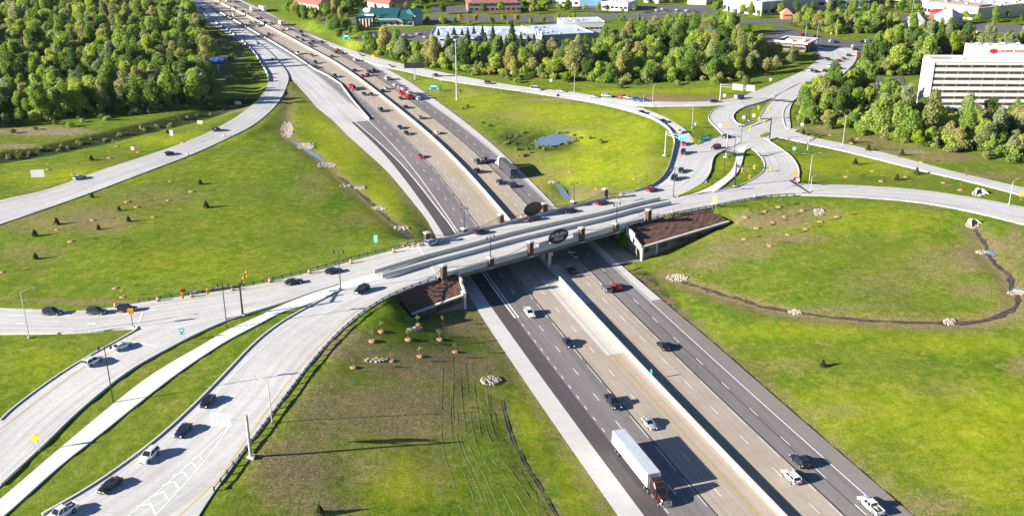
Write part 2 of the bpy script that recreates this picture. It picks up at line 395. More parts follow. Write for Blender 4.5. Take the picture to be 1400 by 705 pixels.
for B in (LB, RB):
    ins = zone([p[:2] for p in B], None); dw = dist_seg(B[0], B[1]); dr = dist_seg(B[2], B[3]); da = dist_seg(B[0], B[3])
    zb = (B[0][2]*.9)*dr/(dr+dw) + 6.3*dw/(dr+dw) - .9
    zb = np.where((dw < 3.2) | (da < 3.2), .3, zb)
    FIX[ins] = True; VAL[ins] = zb[ins]; INROAD[ins] = False
    nearfoot = (~ins) & (dw < 4) & (~fwm) & (~INROAD)
    tt = np.clip(((XX-B[0][0])*(B[1][0]-B[0][0]) + (YY-B[0][1])*(B[1][1]-B[0][1]))/((B[1][0]-B[0][0])**2+(B[1][1]-B[0][1])**2), 0, 1)
    endz = 1.0 if B is LB else 4.0
    zf = .3 + (endz-.3)*tt
    FIX[nearfoot] = True; VAL[nearfoot] = zf[nearfoot]
# under the bridge deck: flat to the abutments, and high ground behind them
AB = (BN1-BN0)
def absc(sp): return float((np.array(sp[:2])-BN0)@BD)
AL = absc(LW0); AR = absc(RW0); print('abutments at', AL, AR, 'across', (np.array(LW0[:2])-BN0)@BP, (np.array(RW0[:2])-BN0)@BP)
Ag = (XX-BN0[0])*BD[0] + (YY-BN0[1])*BD[1]; Bg = (XX-BN0[0])*BP[0] + (YY-BN0[1])*BP[1]
# skew: the abutment faces run along the freeway
fdir = np.array(fw(st(*LW0[:2])[0]+10, 0)[:2]) - np.array(fw(st(*LW0[:2])[0], 0)[:2]); fdir /= np.linalg.norm(fdir)
SK = float((fdir@BD)/(fdir@BP)); print('skew', SK)
bL0 = float((np.array(LW0[:2])-BN0)@BP); bR0 = float((np.array(RW0[:2])-BN0)@BP)
aL = AL + SK*(Bg-bL0); aR = AR + SK*(Bg-bR0)
und = (Bg > -1) & (Bg < BW+1) & (Ag > aL+.8) & (Ag < aR-.8)
FIX[und] = True; VAL[und] = 0; INROAD[und] = False
bh = (Bg > 1.0) & (Bg < BW-1) & (((Ag < aL-3) & (Ag > aL-12)) | ((Ag > aR+3) & (Ag < aR+12)))
FIX[bh] = True; VAL[bh] = 5.5; INROAD[bh] = False
for W_, up_ in ((LW0, False), (RW0, True)):
    s0_, t0_ = st(*W_[:2]); m_ = (Sg > s0_-.5) & (Sg < s0_+BW+8) & ((Tg > TR-1) & (Tg < t0_+.2) if up_ else (Tg < TL+1) & (Tg > t0_-.2)); FIX[m_] = True; VAL[m_] = -.1; INROAD[m_] = False; CTRL[m_] = False
# relax
def solve(fix, val, z, it):
    for _ in range(it):
        zn = z.copy(); zn[1:-1, 1:-1] = .25*(z[:-2, 1:-1]+z[2:, 1:-1]+z[1:-1, :-2]+z[1:-1, 2:])
        z = np.where(fix, val, zn)
    return z
z = np.full(((NY+15)//16, (NX+15)//16), 3.0); prev = None
for f in (16, 8, 4, 2, 1):
    ny, nx = (NY+f-1)//f, (NX+f-1)//f
    fx = np.zeros((ny, nx)); vv = np.zeros((ny, nx)); I, J = np.nonzero(FIX)
    np.add.at(fx, (I//f, J//f), 1); np.add.at(vv, (I//f, J//f), VAL[I, J])
    fm = fx > 0; vm = np.where(fm, vv/np.maximum(fx, 1), 0)
    if prev is not None:
        z = np.repeat(np.repeat(prev, 2, 0), 2, 1)[:ny, :nx]
        if z.shape != (ny, nx): z = np.pad(z, ((0, ny-z.shape[0]), (0, nx-z.shape[1])), 'edge')
    z = solve(fm, vm, z, 250); prev = z
z = solve(FIX & (~CTRL), VAL, z, 160)
HF = z.copy()
# unevenness of the open ground
def vnoise(scale, seed):
    r = np.random.default_rng(seed); g = r.standard_normal((int(1200/scale)+3, int(1300/scale)+3))
    fy = (YS-Y0)/scale; fx_ = (XS-X0)/scale; iy = fy.astype(int); ix = fx_.astype(int); ty = (fy-iy)[:, None]; tx = (fx_-ix)[None, :]
    ty = ty*ty*(3-2*ty); tx = tx*tx*(3-2*tx)
    return (g[np.ix_(iy, ix)]*(1-ty)*(1-tx) + g[np.ix_(iy+1, ix)]*ty*(1-tx) + g[np.ix_(iy, ix+1)]*(1-ty)*tx + g[np.ix_(iy+1, ix+1)]*ty*tx)
free = (~FIX).astype(float)
for _ in range(3):
    free[1:-1, 1:-1] = np.minimum(free[1:-1, 1:-1], (free[:-2, 1:-1]+free[2:, 1:-1]+free[1:-1, :-2]+free[1:-1, 2:])/4)
UN = (vnoise(28, 1)*.28 + vnoise(9, 2)*.10 + vnoise(4, 3)*.045)*free
HF = HF + UN
def hz(x, y):
    fx_ = min(max((x-X0)/CELL, 0), NX-1.001); fy = min(max((y-Y0)/CELL, 0), NY-1.001); j = int(fx_); i = int(fy); a = fx_-j; b = fy-i
    return float(HF[i, j]*(1-a)*(1-b) + HF[i, j+1]*a*(1-b) + HF[i+1, j]*(1-a)*b + HF[i+1, j+1]*a*b)
def P(u, v, up=0.0):
    """the point of the ground seen at (u, v)"""
    zz = 2.0
    for _ in range(24):
        p = G(u, v, zz); zz = .5*zz + .5*hz(p[0], p[1])
    return (p[0], p[1], zz+up)
def on(x, y, up=0.0): return (x, y, hz(x, y)+up)
def nearest_depth_seg(pts, w):
    """how far each ground vertex lies from a polyline of (x, y), in units of its half width"""
    d = np.full(XX.shape, 1e9)
    for a, b in zip(pts[:-1], pts[1:]): d = np.minimum(d, dist_seg(a, b))
    return d/w
# carved ditches
DITCH = {}
def ditch(name, pts, w, depth):
    q = [P(u, v)[:2] for u, v in smooth(pts, it=2)]
    DITCH[name] = (q, w)
    d = nearest_depth_seg(q, w)
    global HF
    HF = HF - np.where(INROAD, 0, depth*np.exp(-d*d*.8))
ditch('creek', [(-60,228),(0,217),(60,208),(120,196),(180,181),(230,170),(280,158),(330,140),(350,120)], 7, 1.6)
ditch('rock_stream', [(396,125),(393,163),(387,187),(410,197),(430,213),(450,227),(463,242),(483,258),(507,277),(527,298),(547,312),(563,325)], 2.2, .7)
ditch('basin_stream', [(913,376),(925,383),(950,391),(990,404),(1030,416.5),(1060,423.5),(1120,433),(1217,441),(1317,443),(1350,438),(1367,433),(1388,421),(1394,408),(1385,398),(1381,385),(1382,378),(1372,371),(1360,363),(1350,345),(1346,332),(1337,321),(1329,312)], 2.2, .6)
ditch('field_rill', [(678,540),(686,556),(694,580),(702,603),(716,630),(732,655),(748,683),(765,712)], 1.2, .45)
ditch('freeway_ditch', [(870,372),(905,410),(950,462),(1000,500),(1060,562),(1130,628),(1200,700),(1260,760)], 2.0, .5)
ditch('pond_inlet', [(762,252),(775,270),(785,282)], 2.5, .5)
# hollows that hold water
LEVEL = {}
def basin(name, u, v, ru, rv, depth):
    global HF
    c = P(u, v); a = P(u+ru, v); b = P(u, v+rv); ex = (a[0]-c[0], a[1]-c[1]); ey = (b[0]-c[0], b[1]-c[1]); det = ex[0]*ey[1]-ex[1]*ey[0]
    X = XX-c[0]; Y = YY-c[1]; r2 = ((X*ey[1]-Y*ey[0])/det)**2 + ((-X*ex[1]+Y*ex[0])/det)**2; m_ = np.exp(-r2**3)*(~INROAD)
    LEVEL[name] = c[2]-depth*.5; HF = HF*(1-m_) + (c[2]-depth)*m_
basin('pond', 758, 191.5, 42, 15, .7); basin('pond_outlet_water', 769, 262, 18, 16, .6)
# mesh of the ground, sunk a little under every pavement
ZG = HF - np.where(INROAD, .2, 0)
gx = np.r_[-9000, -3000, -1200, XS, 1300, 3000, 9000]; gy = np.r_[-6000, -1500, -200, YS, 1900, 4000, 12000]
GX, GY = np.meshgrid(gx, gy); GZ = np.pad(ZG, 3, 'edge')
verts = np.stack([GX.ravel(), GY.ravel(), GZ.ravel()], 1)
ny, nx = GX.shape; idx = np.arange(ny*nx).reshape(ny, nx)
quads = np.stack([idx[:-1, :-1].ravel(), idx[:-1, 1:].ravel(), idx[1:, 1:].ravel(), idx[1:, :-1].ravel()], 1)
me = bpy.data.meshes.new('ground'); me.vertices.add(len(verts)); me.vertices.foreach_set('co', verts.ravel())
me.loops.add(quads.size); me.loops.foreach_set('vertex_index', quads.ravel()); me.polygons.add(len(quads))
me.polygons.foreach_set('loop_start', np.arange(0, quads.size, 4)); me.polygons.foreach_set('use_smooth', np.ones(len(quads), bool))
me.update(); me.validate()
# what grows or lies where: R bare soil, G fresh bright grass, B dark rough growth, A dry straw
Z4 = np.zeros((NY, NX, 4))
def blob(ch, u, v, ru, rv, k=1.0, pw=1.5):
    c = P(u, v); a = P(u+ru, v); b = P(u, v+rv)
    ex = np.array([a[0]-c[0], a[1]-c[1]]); ey = np.array([b[0]-c[0], b[1]-c[1]])
    det = ex[0]*ey[1]-ex[1]*ey[0]
    X = XX-c[0]; Y = YY-c[1]; p = (X*ey[1]-Y*ey[0])/det; q = (-X*ex[1]+Y*ex[0])/det
    Z4[:, :, ch] = np.maximum(Z4[:, :, ch], min(1, k*(1.6 if ch == 0 else 1))*np.exp(-(p*p+q*q)**pw))
def belt(ch, pts, w, k=1.0):
    q = [P(u, v)[:2] for u, v in pts]; d = nearest_depth_seg(q, w)
    Z4[:, :, ch] = np.maximum(Z4[:, :, ch], k*np.exp(-d**3))
for a in [(600,500,95,30,.62),(550,560,110,50,.6),(450,560,60,60,.5),(400,640,60,60,.75),(470,470,50,30,.5),(440,690,60,20,.5),(640,445,45,18,.8),(680,470,22,20,.5),(500,480,30,12,.5),(530,500,40,5,.9),(480,640,80,30,.35),(590,640,40,50,.25),
          (60,300,80,25,.35),(130,300,60,22,.5),(40,345,50,18,.3),(85,260,60,8,.3),(210,270,70,15,.3),(330,150,30,6,.4),(100,412,110,3,.8),(330,396,90,3,.9),(480,365,60,3,.6),(430,250,30,25,.3),(500,300,40,12,.3),
          (700,215,50,12,.35),(740,235,50,14,.35),(700,160,60,14,.25),(780,175,70,12,.2),(890,230,30,18,.2),(810,265,60,8,.4),(640,125,50,6,.3),
          (1060,300,60,14,.75),(1110,290,50,10,.5),(1080,325,60,8,.5),(1010,340,60,18,.45),(960,360,50,14,.4),(1330,350,40,22,.6),(1365,335,20,12,.6),(1290,280,50,6,.4),(1280,360,50,30,.35),(1200,390,80,30,.25),(1330,395,40,14,.4),(1150,420,120,6,.35),(1388,340,14,50,.5),
          (1000,340,60,25,.3),(1390,500,14,14,.6),(1270,690,60,20,.45),(1150,560,50,15,.3),(1290,530,80,12,.25),(1080,500,60,10,.3),(960,135,90,5,.6),(900,132,60,4,.6),(1200,200,80,6,.4),(1290,215,60,8,.5),(1200,190,60,4,.6),(1350,240,60,6,.5),(1130,180,30,4,.5),(300,105,16,14,.8),(310,125,20,5,.4)]: blob(0, *a)
for a in [(470,200,40,50,.9),(520,270,30,40,.9),(440,160,25,40,.8),(840,190,70,30,.9),(800,230,70,25,.9),(760,155,90,18,.8),(870,230,50,25,.8),(650,140,50,22,.6),(600,115,40,12,.5),(720,255,30,18,.5),(560,660,60,40,.9),(520,600,60,30,.3),(800,640,40,70,.9),(730,560,25,60,.8),(250,360,120,30,.5),(300,300,120,25,.25),
          (60,505,60,40,.5),(300,230,80,20,.3),(100,240,90,12,.9),(250,190,80,10,.9),(370,100,14,20,.7),(1200,300,100,20,.6),(1100,310,60,20,.3),(1350,580,120,80,.9),(1200,560,120,50,.7),(1100,450,150,15,.7),(1300,470,120,18,.7),(920,430,40,40,.3),(1300,350,40,40,.2),(900,125,200,4,.8),(1170,225,100,15,.8),(890,165,60,12,.7),(930,160,40,14,.8),(1040,155,20,10,.8),(1020,225,15,20,.6),(990,225,14,20,.6),(1360,640,80,60,.7),(720,60,500,12,.4)]: blob(1, *a)
for a in [(740,195,60,14,.6),(700,190,26,16,.6),(780,262,30,12,.5),(560,430,40,12,.5),(300,140,40,8,.5),(1010,300,40,6,.4),(600,470,60,40,.4),(400,450,40,20,.2),(1150,690,60,30,.2),(40,560,40,20,.2)]: blob(2, *a)
for a in [(60,180,70,6,.9),(20,200,40,4,.7),(820,135,120,3,.9),(930,138,60,3,.9),(310,80,24,10,.7),(1230,208,50,3,.8),(1380,205,30,4,.8),(300,60,14,10,.6),(1100,175,40,3,.6)]: blob(3, *a)
belt(2, [(-60,228),(0,217),(60,208),(120,196),(180,181),(230,170),(280,158),(330,140)], 8, 1.0)
belt(2, [(875,378),(905,415),(950,468),(1000,510),(1060,572),(1130,638),(1200,705),(1230,740)], 4.2, 1.0)
for nm, k, w in (('rock_stream', .7, 4), ('basin_stream', .9, 4.5), ('field_rill', .5, 1.6)):
    d = nearest_depth_seg(DITCH[nm][0], w); Z4[:, :, 0] = np.maximum(Z4[:, :, 0], k*np.exp(-d**2))
Z4[:, :, 0] = np.maximum(Z4[:, :, 0], .55*((Tg > TL-3.2) & (Tg < TR+3.0) & (YY < 900)))
WOODP = [[(-90,176),(0,165),(60,160),(120,154),(180,150),(235,144),(275,136),(290,126),(290,100),(285,75),(276,50),(262,25),(250,8),(240,-12),(200,-25),(-200,-25),(-260,60)],
 [(488,70),(520,76),(560,88),(610,95),(700,106),(760,108),(850,115),(960,110),(1010,108),(1035,96),(1042,78),(1012,58),(960,46),(890,52),(840,58),(760,66),(690,66),(620,68),(560,66),(500,60)],
 [(1092,155),(1096,163),(1130,168),(1180,176),(1230,188),(1290,196),(1340,204),(1400,218),(1480,230),(1480,150),(1400,142),(1300,142),(1230,140),(1170,132),(1130,126),(1105,132)],
 [(1160,96),(1178,84),(1200,72),(1225,50),(1262,44),(1300,50),(1400,58),(1400,80),(1290,80),(1270,100),(1240,104),(1190,103),(1165,104)],[(1075,30),(1160,28),(1215,32),(1228,40),(1190,46),(1140,46),(1100,40)]]
for wp in WOODP:
    ins = zone([P(u, v)[:2] for u, v in wp], None).astype(float)
    for _ in range(2): ins[1:-1, 1:-1] = .2*(ins[1:-1, 1:-1]+ins[:-2, 1:-1]+ins[2:, 1:-1]+ins[1:-1, :-2]+ins[1:-1, 2:])
    Z4[:, :, 2] = np.maximum(Z4[:, :, 2], ins)
A = np.pad(Z4, ((3, 3), (3, 3), (0, 0)), 'edge')
at = me.attributes.new('cover', 'FLOAT_COLOR', 'POINT'); at.data.foreach_set('color', A.reshape(-1).astype(np.float32))
m, N, L, b = nodes_of('field_grass')
pos = objpos(N); cov = N.new('ShaderNodeAttribute'); cov.attribute_name = 'cover'
sc_ = N.new('ShaderNodeSeparateColor'); L.new(cov.outputs['Color'], sc_.inputs[0])
n1 = noise(N, L, .02, 5, .6, pos); n2 = noise(N, L, .11, 5, .65, pos, .4); n3 = noise(N, L, .6, 5, .75, pos); n4 = noise(N, L, 2.4, 3, .8, pos)
n5 = noise(N, L, .33, 6, .72, pos, .6); mp_ = N.new('ShaderNodeMapping'); mp_.inputs['Rotation'].default_value = (0, 0, .5); mp_.inputs['Scale'].default_value = (.9, .10, 1); L.new(pos, mp_.inputs[0]); n6 = noise(N, L, 1.0, 4, .7, mp_.outputs[0], .3)
n25 = math_(N, L, 'ADD', math_(N, L, 'MULTIPLY', n2, .35), math_(N, L, 'ADD', math_(N, L, 'MULTIPLY', n5, .4), math_(N, L, 'MULTIPLY', n6, .25)))
base = ramp(N, L, n25, [(.38, (.066, .140, .008)), (.5, (.115, .185, .012)), (.62, (.215, .235, .030))])
base = mix(N, L, ramp(N, L, n1, [(.4, (0,)*3), (.65, (.6,)*3)]), base, (.160, .185, .028))
fresh = ramp(N, L, n25, [(.38, (.200, .285, .006)), (.62, (.330, .345, .018))])
def thr(ch, k=1.4, w=.25, nn=n3):
    a = math_(N, L, 'ADD', math_(N, L, 'MULTIPLY', ch, k), math_(N, L, 'MULTIPLY', math_(N, L, 'SUBTRACT', nn, .5), 1.6))
    mr = N.new('ShaderNodeMapRange'); mr.inputs[1].default_value = .5-w; mr.inputs[2].default_value = .5+w; L.new(a, mr.inputs[0]); return mr.outputs[0]
c = mix(N, L, thr(sc_.outputs[1], .95, .5, n5), base, fresh)
c = mix(N, L, thr(sc_.outputs[2], 1.2, .3), c, ramp(N, L, n3, [(.3, (.018, .030, .010)), (.7, (.050, .070, .020))]))
c = mix(N, L, thr(cov.outputs['Alpha'], 1.2, .3), c, ramp(N, L, n3, [(.3, (.20, .16, .09)), (.7, (.34, .28, .17))]))
soil = ramp(N, L, n4, [(.3, (.155, .110, .055)), (.7, (.33, .245, .14))])
c = mix(N, L, math_(N, L, 'MULTIPLY', thr(sc_.outputs[0], 1.0, .34), .8), c, soil)
# thin bare flecks everywhere and tufts
fl = math_(N, L, 'MULTIPLY', ramp(N, L, n5, [(.54, (0,)*3), (.68, (1,)*3)]), .45)
c = mix(N, L, fl, c, soil)
c = mix(N, L, 1.0, c, ramp(N, L, n4, [(.25, (.66,)*3), (.75, (1.34,)*3)]), 'MULTIPLY')
c = mix(N, L, 1.0, c, ramp(N, L, n3, [(.3, (.78,)*3), (.7, (1.2,)*3)]), 'MULTIPLY')
L.new(c, b.inputs['Base Color']); b.inputs['Roughness'].default_value = 1; b.inputs['Specular IOR Level'].default_value = .05
hh = math_(N, L, 'ADD', math_(N, L, 'MULTIPLY', n3, .7), math_(N, L, 'MULTIPLY', n4, .3)); bump(N, L, b, hh, .35, .35)
me.materials.append(m)
g = bpy.data.objects.new('ground', me); COL.objects.link(g); tag(g, kind='structure')
GROUND = g

M_GRASS = m
# ---------------------------------------------------------------- pavements
M_CONC = pavement('concrete_road', (.575, .565, .555), .10, .09, streak=(.55, .2), joints=[(0, 3.66, .10), (1, 4.6, .08)])
M_PATH = pavement('concrete_path', (.68, .665, .63), .04, .04, joints=[(1, 2.0, .08)])
M_ASPH = pavement('old_asphalt', (.225, .205, .205), .10, .10, streak=(.9, .22))
M_DARK = pavement('new_asphalt', (.092, .082, .085), .07, .08, streak=(.9, .12))
M_LOT = pavement('lot_asphalt', (.13, .125, .13), .12, .1)
M_TAN = pavement('tan_concrete', (.43, .365, .30), .09, .06, streak=(1.0, .16), joints=[(1, 12.4, .14)])
M_SHLD = pavement('shoulder_concrete', (.56, .55, .53), .05, .05, joints=[(1, 4.6, .07)])
M_WHITE = paint('white_road_paint', (.82, .82, .80)); M_YEL = paint('yellow_road_paint', (.62, .42, .07)); M_SEAL = paint('black_joint_sealer', (.02, .02, .02), .2)
def addattr(o, uv):
    a = o.data.attributes.new('st', 'FLOAT_VECTOR', 'POINT')
    a.data.foreach_set('vector', np.array(uv, np.float32).ravel())
def road_mesh(name, L_, R_, lay, mat):
    lift = .06 + .012*lay; V = []; UV = []; n = len(L_)
    wmax = max(math.dist(p[:2], q[:2]) for p, q in zip(L_, R_)); mcut = max(2, int(wmax/4)); s = 0
    for i in range(n):
        if i: s += math.dist(((L_[i]+R_[i])/2)[:2], ((L_[i-1]+R_[i-1])/2)[:2])
        w = math.dist(L_[i][:2], R_[i][:2])
        V.append((L_[i][0], L_[i][1], L_[i][2]-.5)); UV.append((0, s, 0))
        for k in range(mcut+1):
            p = lerp(L_[i], R_[i], k/mcut); V.append((p[0], p[1], p[2]+lift)); UV.append((w*k/mcut, s, 0))
        V.append((R_[i][0], R_[i][1], R_[i][2]-.5)); UV.append((w, s, 0))
    m = mcut+3
    Fc = [(i*m+k, i*m+k+1, (i+1)*m+k+1, (i+1)*m+k) for i in range(n-1) for k in range(m-1)]
    o = MB().add(V, Fc).build(name, {'concrete': M_CONC, 'path': M_PATH, 'asphalt': M_LOT}[mat], fix=False)
    addattr(o, UV); tag(o, kind='structure'); return o
for name, (L_, R_, lay, mat) in ROADS.items(): road_mesh(name, L_, R_, lay, mat)
def band(name, ta, tb, s0, s1, mat, z=.0):
    fa = ta if callable(ta) else (lambda s: ta); fb = tb if callable(tb) else (lambda s: tb)
    n = int((s1-s0)/6)+2; V = []; UV = []
    for i in range(n):
        s = lerp(s0, s1, i/(n-1)); a, c = fa(s), fb(s); k = max(1, 2)
        for q in range(k+1): t = lerp(a, c, q/k); V.append(fw(s, t, z)); UV.append((t, s, 0))
    Fc = [(i*3+k, i*3+k+1, (i+1)*3+k+1, (i+1)*3+k) for i in range(n-1) for k in range(2)]
    o = MB().add(V, Fc).build(name, mat, fix=False); addattr(o, UV); tag(o, kind='structure'); return o
S0 = 0; SG = s_gore
def tlo(s): return tle(s)
def tla(s):                                            # left edge of the new asphalt
    return float(np.interp(s, [0, spix(599, 300)[0], spix(520, 205)[0], SG], [-23, -23.3, spix(520, 205)[1], spix(480, 167)[1]]))
band('freeway_shoulder', tlo, tla, 0, SG, M_SHLD, .02)
def tlb(s): return float(np.interp(s, [0, spix(622, 300)[0], SG], [-18.9, -18.9, -18.9]))
def tlc(s):                                            # split of dark and grey asphalt, the inner gore line
    return float(np.interp(s, [0, spix(622, 300)[0], spix(560, 225)[0], SG], [-18.9, -19.3, -21.0, spix(487, 167)[1]-.3]))
band('freeway_new_asphalt', tla, tlc, 0, SG, M_DARK, .02)
band('freeway_gore_asphalt', tlc, -18.6, 0, SG, M_ASPH, .02)
band('freeway_asphalt_lanes', -18.6, -10.8, 0, S_END, M_ASPH, .02)
band('freeway_concrete_lanes', -10.8, -.3, 0, S_END, M_TAN, .02)
band('freeway_east_concrete_lanes', .3, 10.7, 0, S_END, M_TAN, .02)
band('freeway_east_asphalt_lanes', 10.7, 18.7, 0, S_END, M_ASPH, .02)
s_r = spix(903, 409)[0]
band('freeway_east_asphalt_shoulder', 18.7, tre, 0, s_r, pavement('shoulder_asphalt', (.25, .225, .205), .08, .1), .02)
band('freeway_east_shoulder', 18.7, tre, s_r, S_END, M_SHLD, .02)
def t_w(s): return tle(s)
band('freeway_ramp_area', t_w, -18.6, SG, S_END, M_CONC, .02)
for nm, (s_a, t_a, s_b, t_b) in {'freeway_patch': (spix(735, 430)[0], -1, spix(770, 480)[0], -4.5)}.items(): pass
_sl = st(*LW0[:2]); _sr = st(*RW0[:2]); M_UND = pavement('slope_paving', (.22, .215, .21), .08, .08)
band('west_slope_paving', _sl[1]-2.0, lambda s: tle(s)+.05, _sl[0]-.5, _sl[0]+BW+9, M_UND, .07)
band('east_slope_paving', lambda s: tre(s)-.05, _sr[1]+3.2, _sr[0]-.5, _sr[0]+BW+9, M_UND, .07)
band('bright_shoulder_patch', -5.0, -.6, spix(790, 480)[0]-4, spix(770, 380)[0], M_SHLD, .035)
band('bright_lane_patch', .7, 3.6, spix(836, 410)[0], spix(770, 360)[0], M_SHLD, .035)
# ---------------------------------------------------------------- markings
mk = MB()
def fline(t, s0, s1, w=.18, mat=None, dash=None, z=.045):
    f = t if callable(t) else (lambda s: t)
    segs = [(s0, s1)] if not dash else [(a, min(a+dash[0], s1)) for a in np.arange(s0, s1, dash[0]+dash[1])]
    for a, b_ in segs:
        n = max(2, int((b_-a)/6)+1); V = []
        for i in range(n):
            s = lerp(a, b_, i/(n-1)); V += [fw(s, f(s)-w/2, z), fw(s, f(s)+w/2, z)]
        mk.add(V, [(2*i, 2*i+1, 2*i+3, 2*i+2) for i in range(n-1)], mat or M_WHITE)
D = (3.4, 8.8)
fline(-3.7, 0, S_END, .22, M_YEL); fline(3.1, 0, S_END, .22, M_YEL)
fline(-7.2, 4, S_END, .2, None, D); fline(-11.15, 2, S_END, .16, None, (9.2, 3)); fline(-14.8, 7, S_END, .2, None, D)
fline(6.9, 6, S_END, .2, None, D); fline(10.25, 0, S_END, .15, None, (8.2, 4)); fline(14.5, 3, S_END, .2, None, D); fline(18.2, 0, S_END, .25)
fline(-10.75, 0, S_END, .2, M_SEAL); fline(10.75, 0, S_END, .26, M_SEAL); fline(14.15, 0, S_END*.9, .13, M_SEAL)
s_dbl = spix(718, 433)[0]
fline(-18.7, 0, s_dbl-2, .2, None, (1.6, 3.2)); fline(-18.35, s_dbl, SG+40, .35)
fline(lambda s: tlc(s)-.2 if s > spix(622, 300)[0] else -19.3, s_dbl, SG, .45)
fline(lambda s: -18.0, SG, S_END, .22)
MK = mk
def wline(pts, w, mat=None, dash=None, z=None, zf=None):
    """a painted line on a road, through photograph points"""
    z = (.096 if zf is zw else .215 if zf is ze else .135) + (z or 0)
    q = smooth([(G(u, v, zf) if zf else P(u, v)) for u, v in pts], it=2); q = np.array(q)
    d = np.r_[0, np.cumsum(np.linalg.norm(np.diff(q[:, :2], axis=0), axis=1))]
    segs = [(0, d[-1])] if not dash else [(a, min(a+dash[0], d[-1])) for a in np.arange(0, d[-1], dash[0]+dash[1])]
    for a, b_ in segs:
        n = max(2, int((b_-a)/4)+1); V = []
        for s in np.linspace(a, b_, n):
            p = np.array([np.interp(s, d, q[:, k]) for k in range(3)]); e = np.array([np.interp(min(s+1, d[-1]), d, q[:, k]) - np.interp(max(s-1, 0), d, q[:, k]) for k in range(2)])
            e /= np.linalg.norm(e)+1e-9; nn = np.array([-e[1], e[0]])*w/2
            V += [(p[0]+nn[0], p[1]+nn[1], p[2]+z), (p[0]-nn[0], p[1]-nn[1], p[2]+z)]
        MK.add(V, [(2*i, 2*i+1, 2*i+3, 2*i+2) for i in range(n-1)], mat or M_WHITE)
FD = (3, 9)
wline([(0,449),(60,449),(120,448.5),(180,445)], .15, zf=zw)
wline([(300,655),(343,592),(380,540),(414,497),(446,463),(480,430),(515,406),(560,389)], .22, M_YEL, zf=zw)
wline([(245,705),(300,655)], .22, M_YEL, zf=zw)
wline([(0,587),(60,541),(109,505),(150,483),(193,458)], .2, M_YEL, zf=zw)
wline([(0,652),(60,600),(100,561),(150,521),(200,492),(250,465),(300,443)], .18, zf=zw)
wline([(0,617),(60,570),(109,531),(160,497),(200,475),(240,459)], .14, None, FD, zf=zw)
wline([(78,705),(140,668),(220,609),(270,563),(330,500),(380,456),(430,425)], .18, zf=zw)
wline([(115,705),(180,655),(262,592),(320,530),(380,470),(420,440)], .14, None, FD, zf=zw)
wline([(175,705),(230,660),(285,610),(314,582)], .26, zf=zw); wline([(212,705),(252,662),(290,618),(314,582)], .26, zf=zw)
for a, b_, c_ in [((187,692),(206,688),(213,703)),((206,679),(224,672),(230,683)),((222,664),(238,658),(245,668)),((237,650),(251,645),(258,655)),((252,637),(263,632),(269,640)),((263,627),(272,622),(277,628))]:
    wline([a, b_], .35, zf=zw); wline([b_, c_], .35, zf=zw, z=.004)
wline([(177,466),(216,474)], .5, zf=zw); wline([(195,427),(190,443)], .5, zf=zw)
for u, v in [(125,442.5),(28,442)]: wline([(u-6, v), (u+6, v)], .6, zf=zw)
for u, v in [(28,431),(90,431)]: wline([(u-7, v), (u+7, v)], .6, zf=zw)
wline([(200,455),(250,440),(300,427),(350,414),(420,393)], .12, M_YEL, FD, zf=zw)
wline([(0,427),(100,430),(150,428),(200,418),(260,410),(340,398),(420,379),(480,362),(560,341)], .2, M_YEL, zf=zw)
wline([(0,440),(100,440),(170,437)], .14, None, FD, zf=zw)
wline([(875,300),(952,284),(1050,266),(1090,264.5),(1150,265.5),(1250,272.5),(1316,284),(1400,304)], .18, M_YEL, zf=ze)
wline([(940,269),(1003,260),(1050,254.5),(1100,253.5),(1166,255),(1250,260),(1333,272),(1400,285)], .16, zf=ze)
wline([(900,290),(960,275),(1020,265),(1100,260),(1200,262),(1300,274),(1400,294)], .14, None, FD, zf=ze)
wline([(925,240),(928,215),(931,200),(925,180),(905,166),(880,157)], .14, None, FD)
wline([(950,205),(945,225),(938,250),(915,265)], .14, None, FD)
wline([(1040,129),(1000,143),(983,152),(982,163),(1000,177),(1030,194),(1055,210),(1066,225),(1062,240)], .14, None, FD, zf=ze)
wline([(1053,121),(1012,137),(990,147),(976,153),(970,160),(973,167),(984,176)], .14, None, zf=ze)
wline([(0,290),(100,260),(200,226),(280,196),(340,165),(370,140),(380,118),(374,95),(352,67)], .14, None, FD)
wline([(0,278),(100,252),(200,217),(280,189),(335,158),(360,130),(372,110),(366,93),(350,70),(320,45)], .2, M_YEL)
for a in ((385,98),(360,70),(330,46)): pass
wline([(393,100),(378,80),(355,60),(330,42),(300,24)], .3); wline([(382,97),(368,80),(345,60),(320,42)], .25)

# wheel tracks pressed into the lower field
mTrack = plain('track_soil', (.18, .20, .05), 1, var=.35, scale=.5)
_rt = random.Random(3)
for k in range(10):
    a = k/9+_rt.uniform(-.05, .05); pts = [(lerp(606, 668, a)+_rt.uniform(-3, 3), 505+_rt.uniform(-22, 30)), (lerp(604, 672, a)+_rt.uniform(-3, 3), 560), (lerp(606, 690, a), 610+_rt.uniform(-4, 4)), (lerp(622, 730, a), 655), (lerp(640, 762, a)+_rt.uniform(-4, 4), 706)]
    if k % 4 == 3: pts = pts[1:]
    q = smooth([P(u, v) for u, v in pts], it=2); q = resample(q, 60); V = []
    for i, p in enumerate(q):
        c0, c1 = q[max(i-1, 0)], q[min(i+1, 59)]; t = Vector((c1[0]-c0[0], c1[1]-c0[1], 0)).normalized(); w = .14*_rt.uniform(.7, 1.2)
        off = .1*math.sin(i*.13+k)
        for s_ in (-1, 1): x, y = p[0]-t.y*(s_*w+off), p[1]+t.x*(s_*w+off); V.append((x, y, hz(x, y)+.03))
    o = MB().add(V, [(2*i, 2*i+1, 2*i+3, 2*i+2) for i in range(59) if math.sin(i*.21+k*2.7) > -.8]).build('wheel_track', mTrack, fix=False); tag(o, kind='structure')

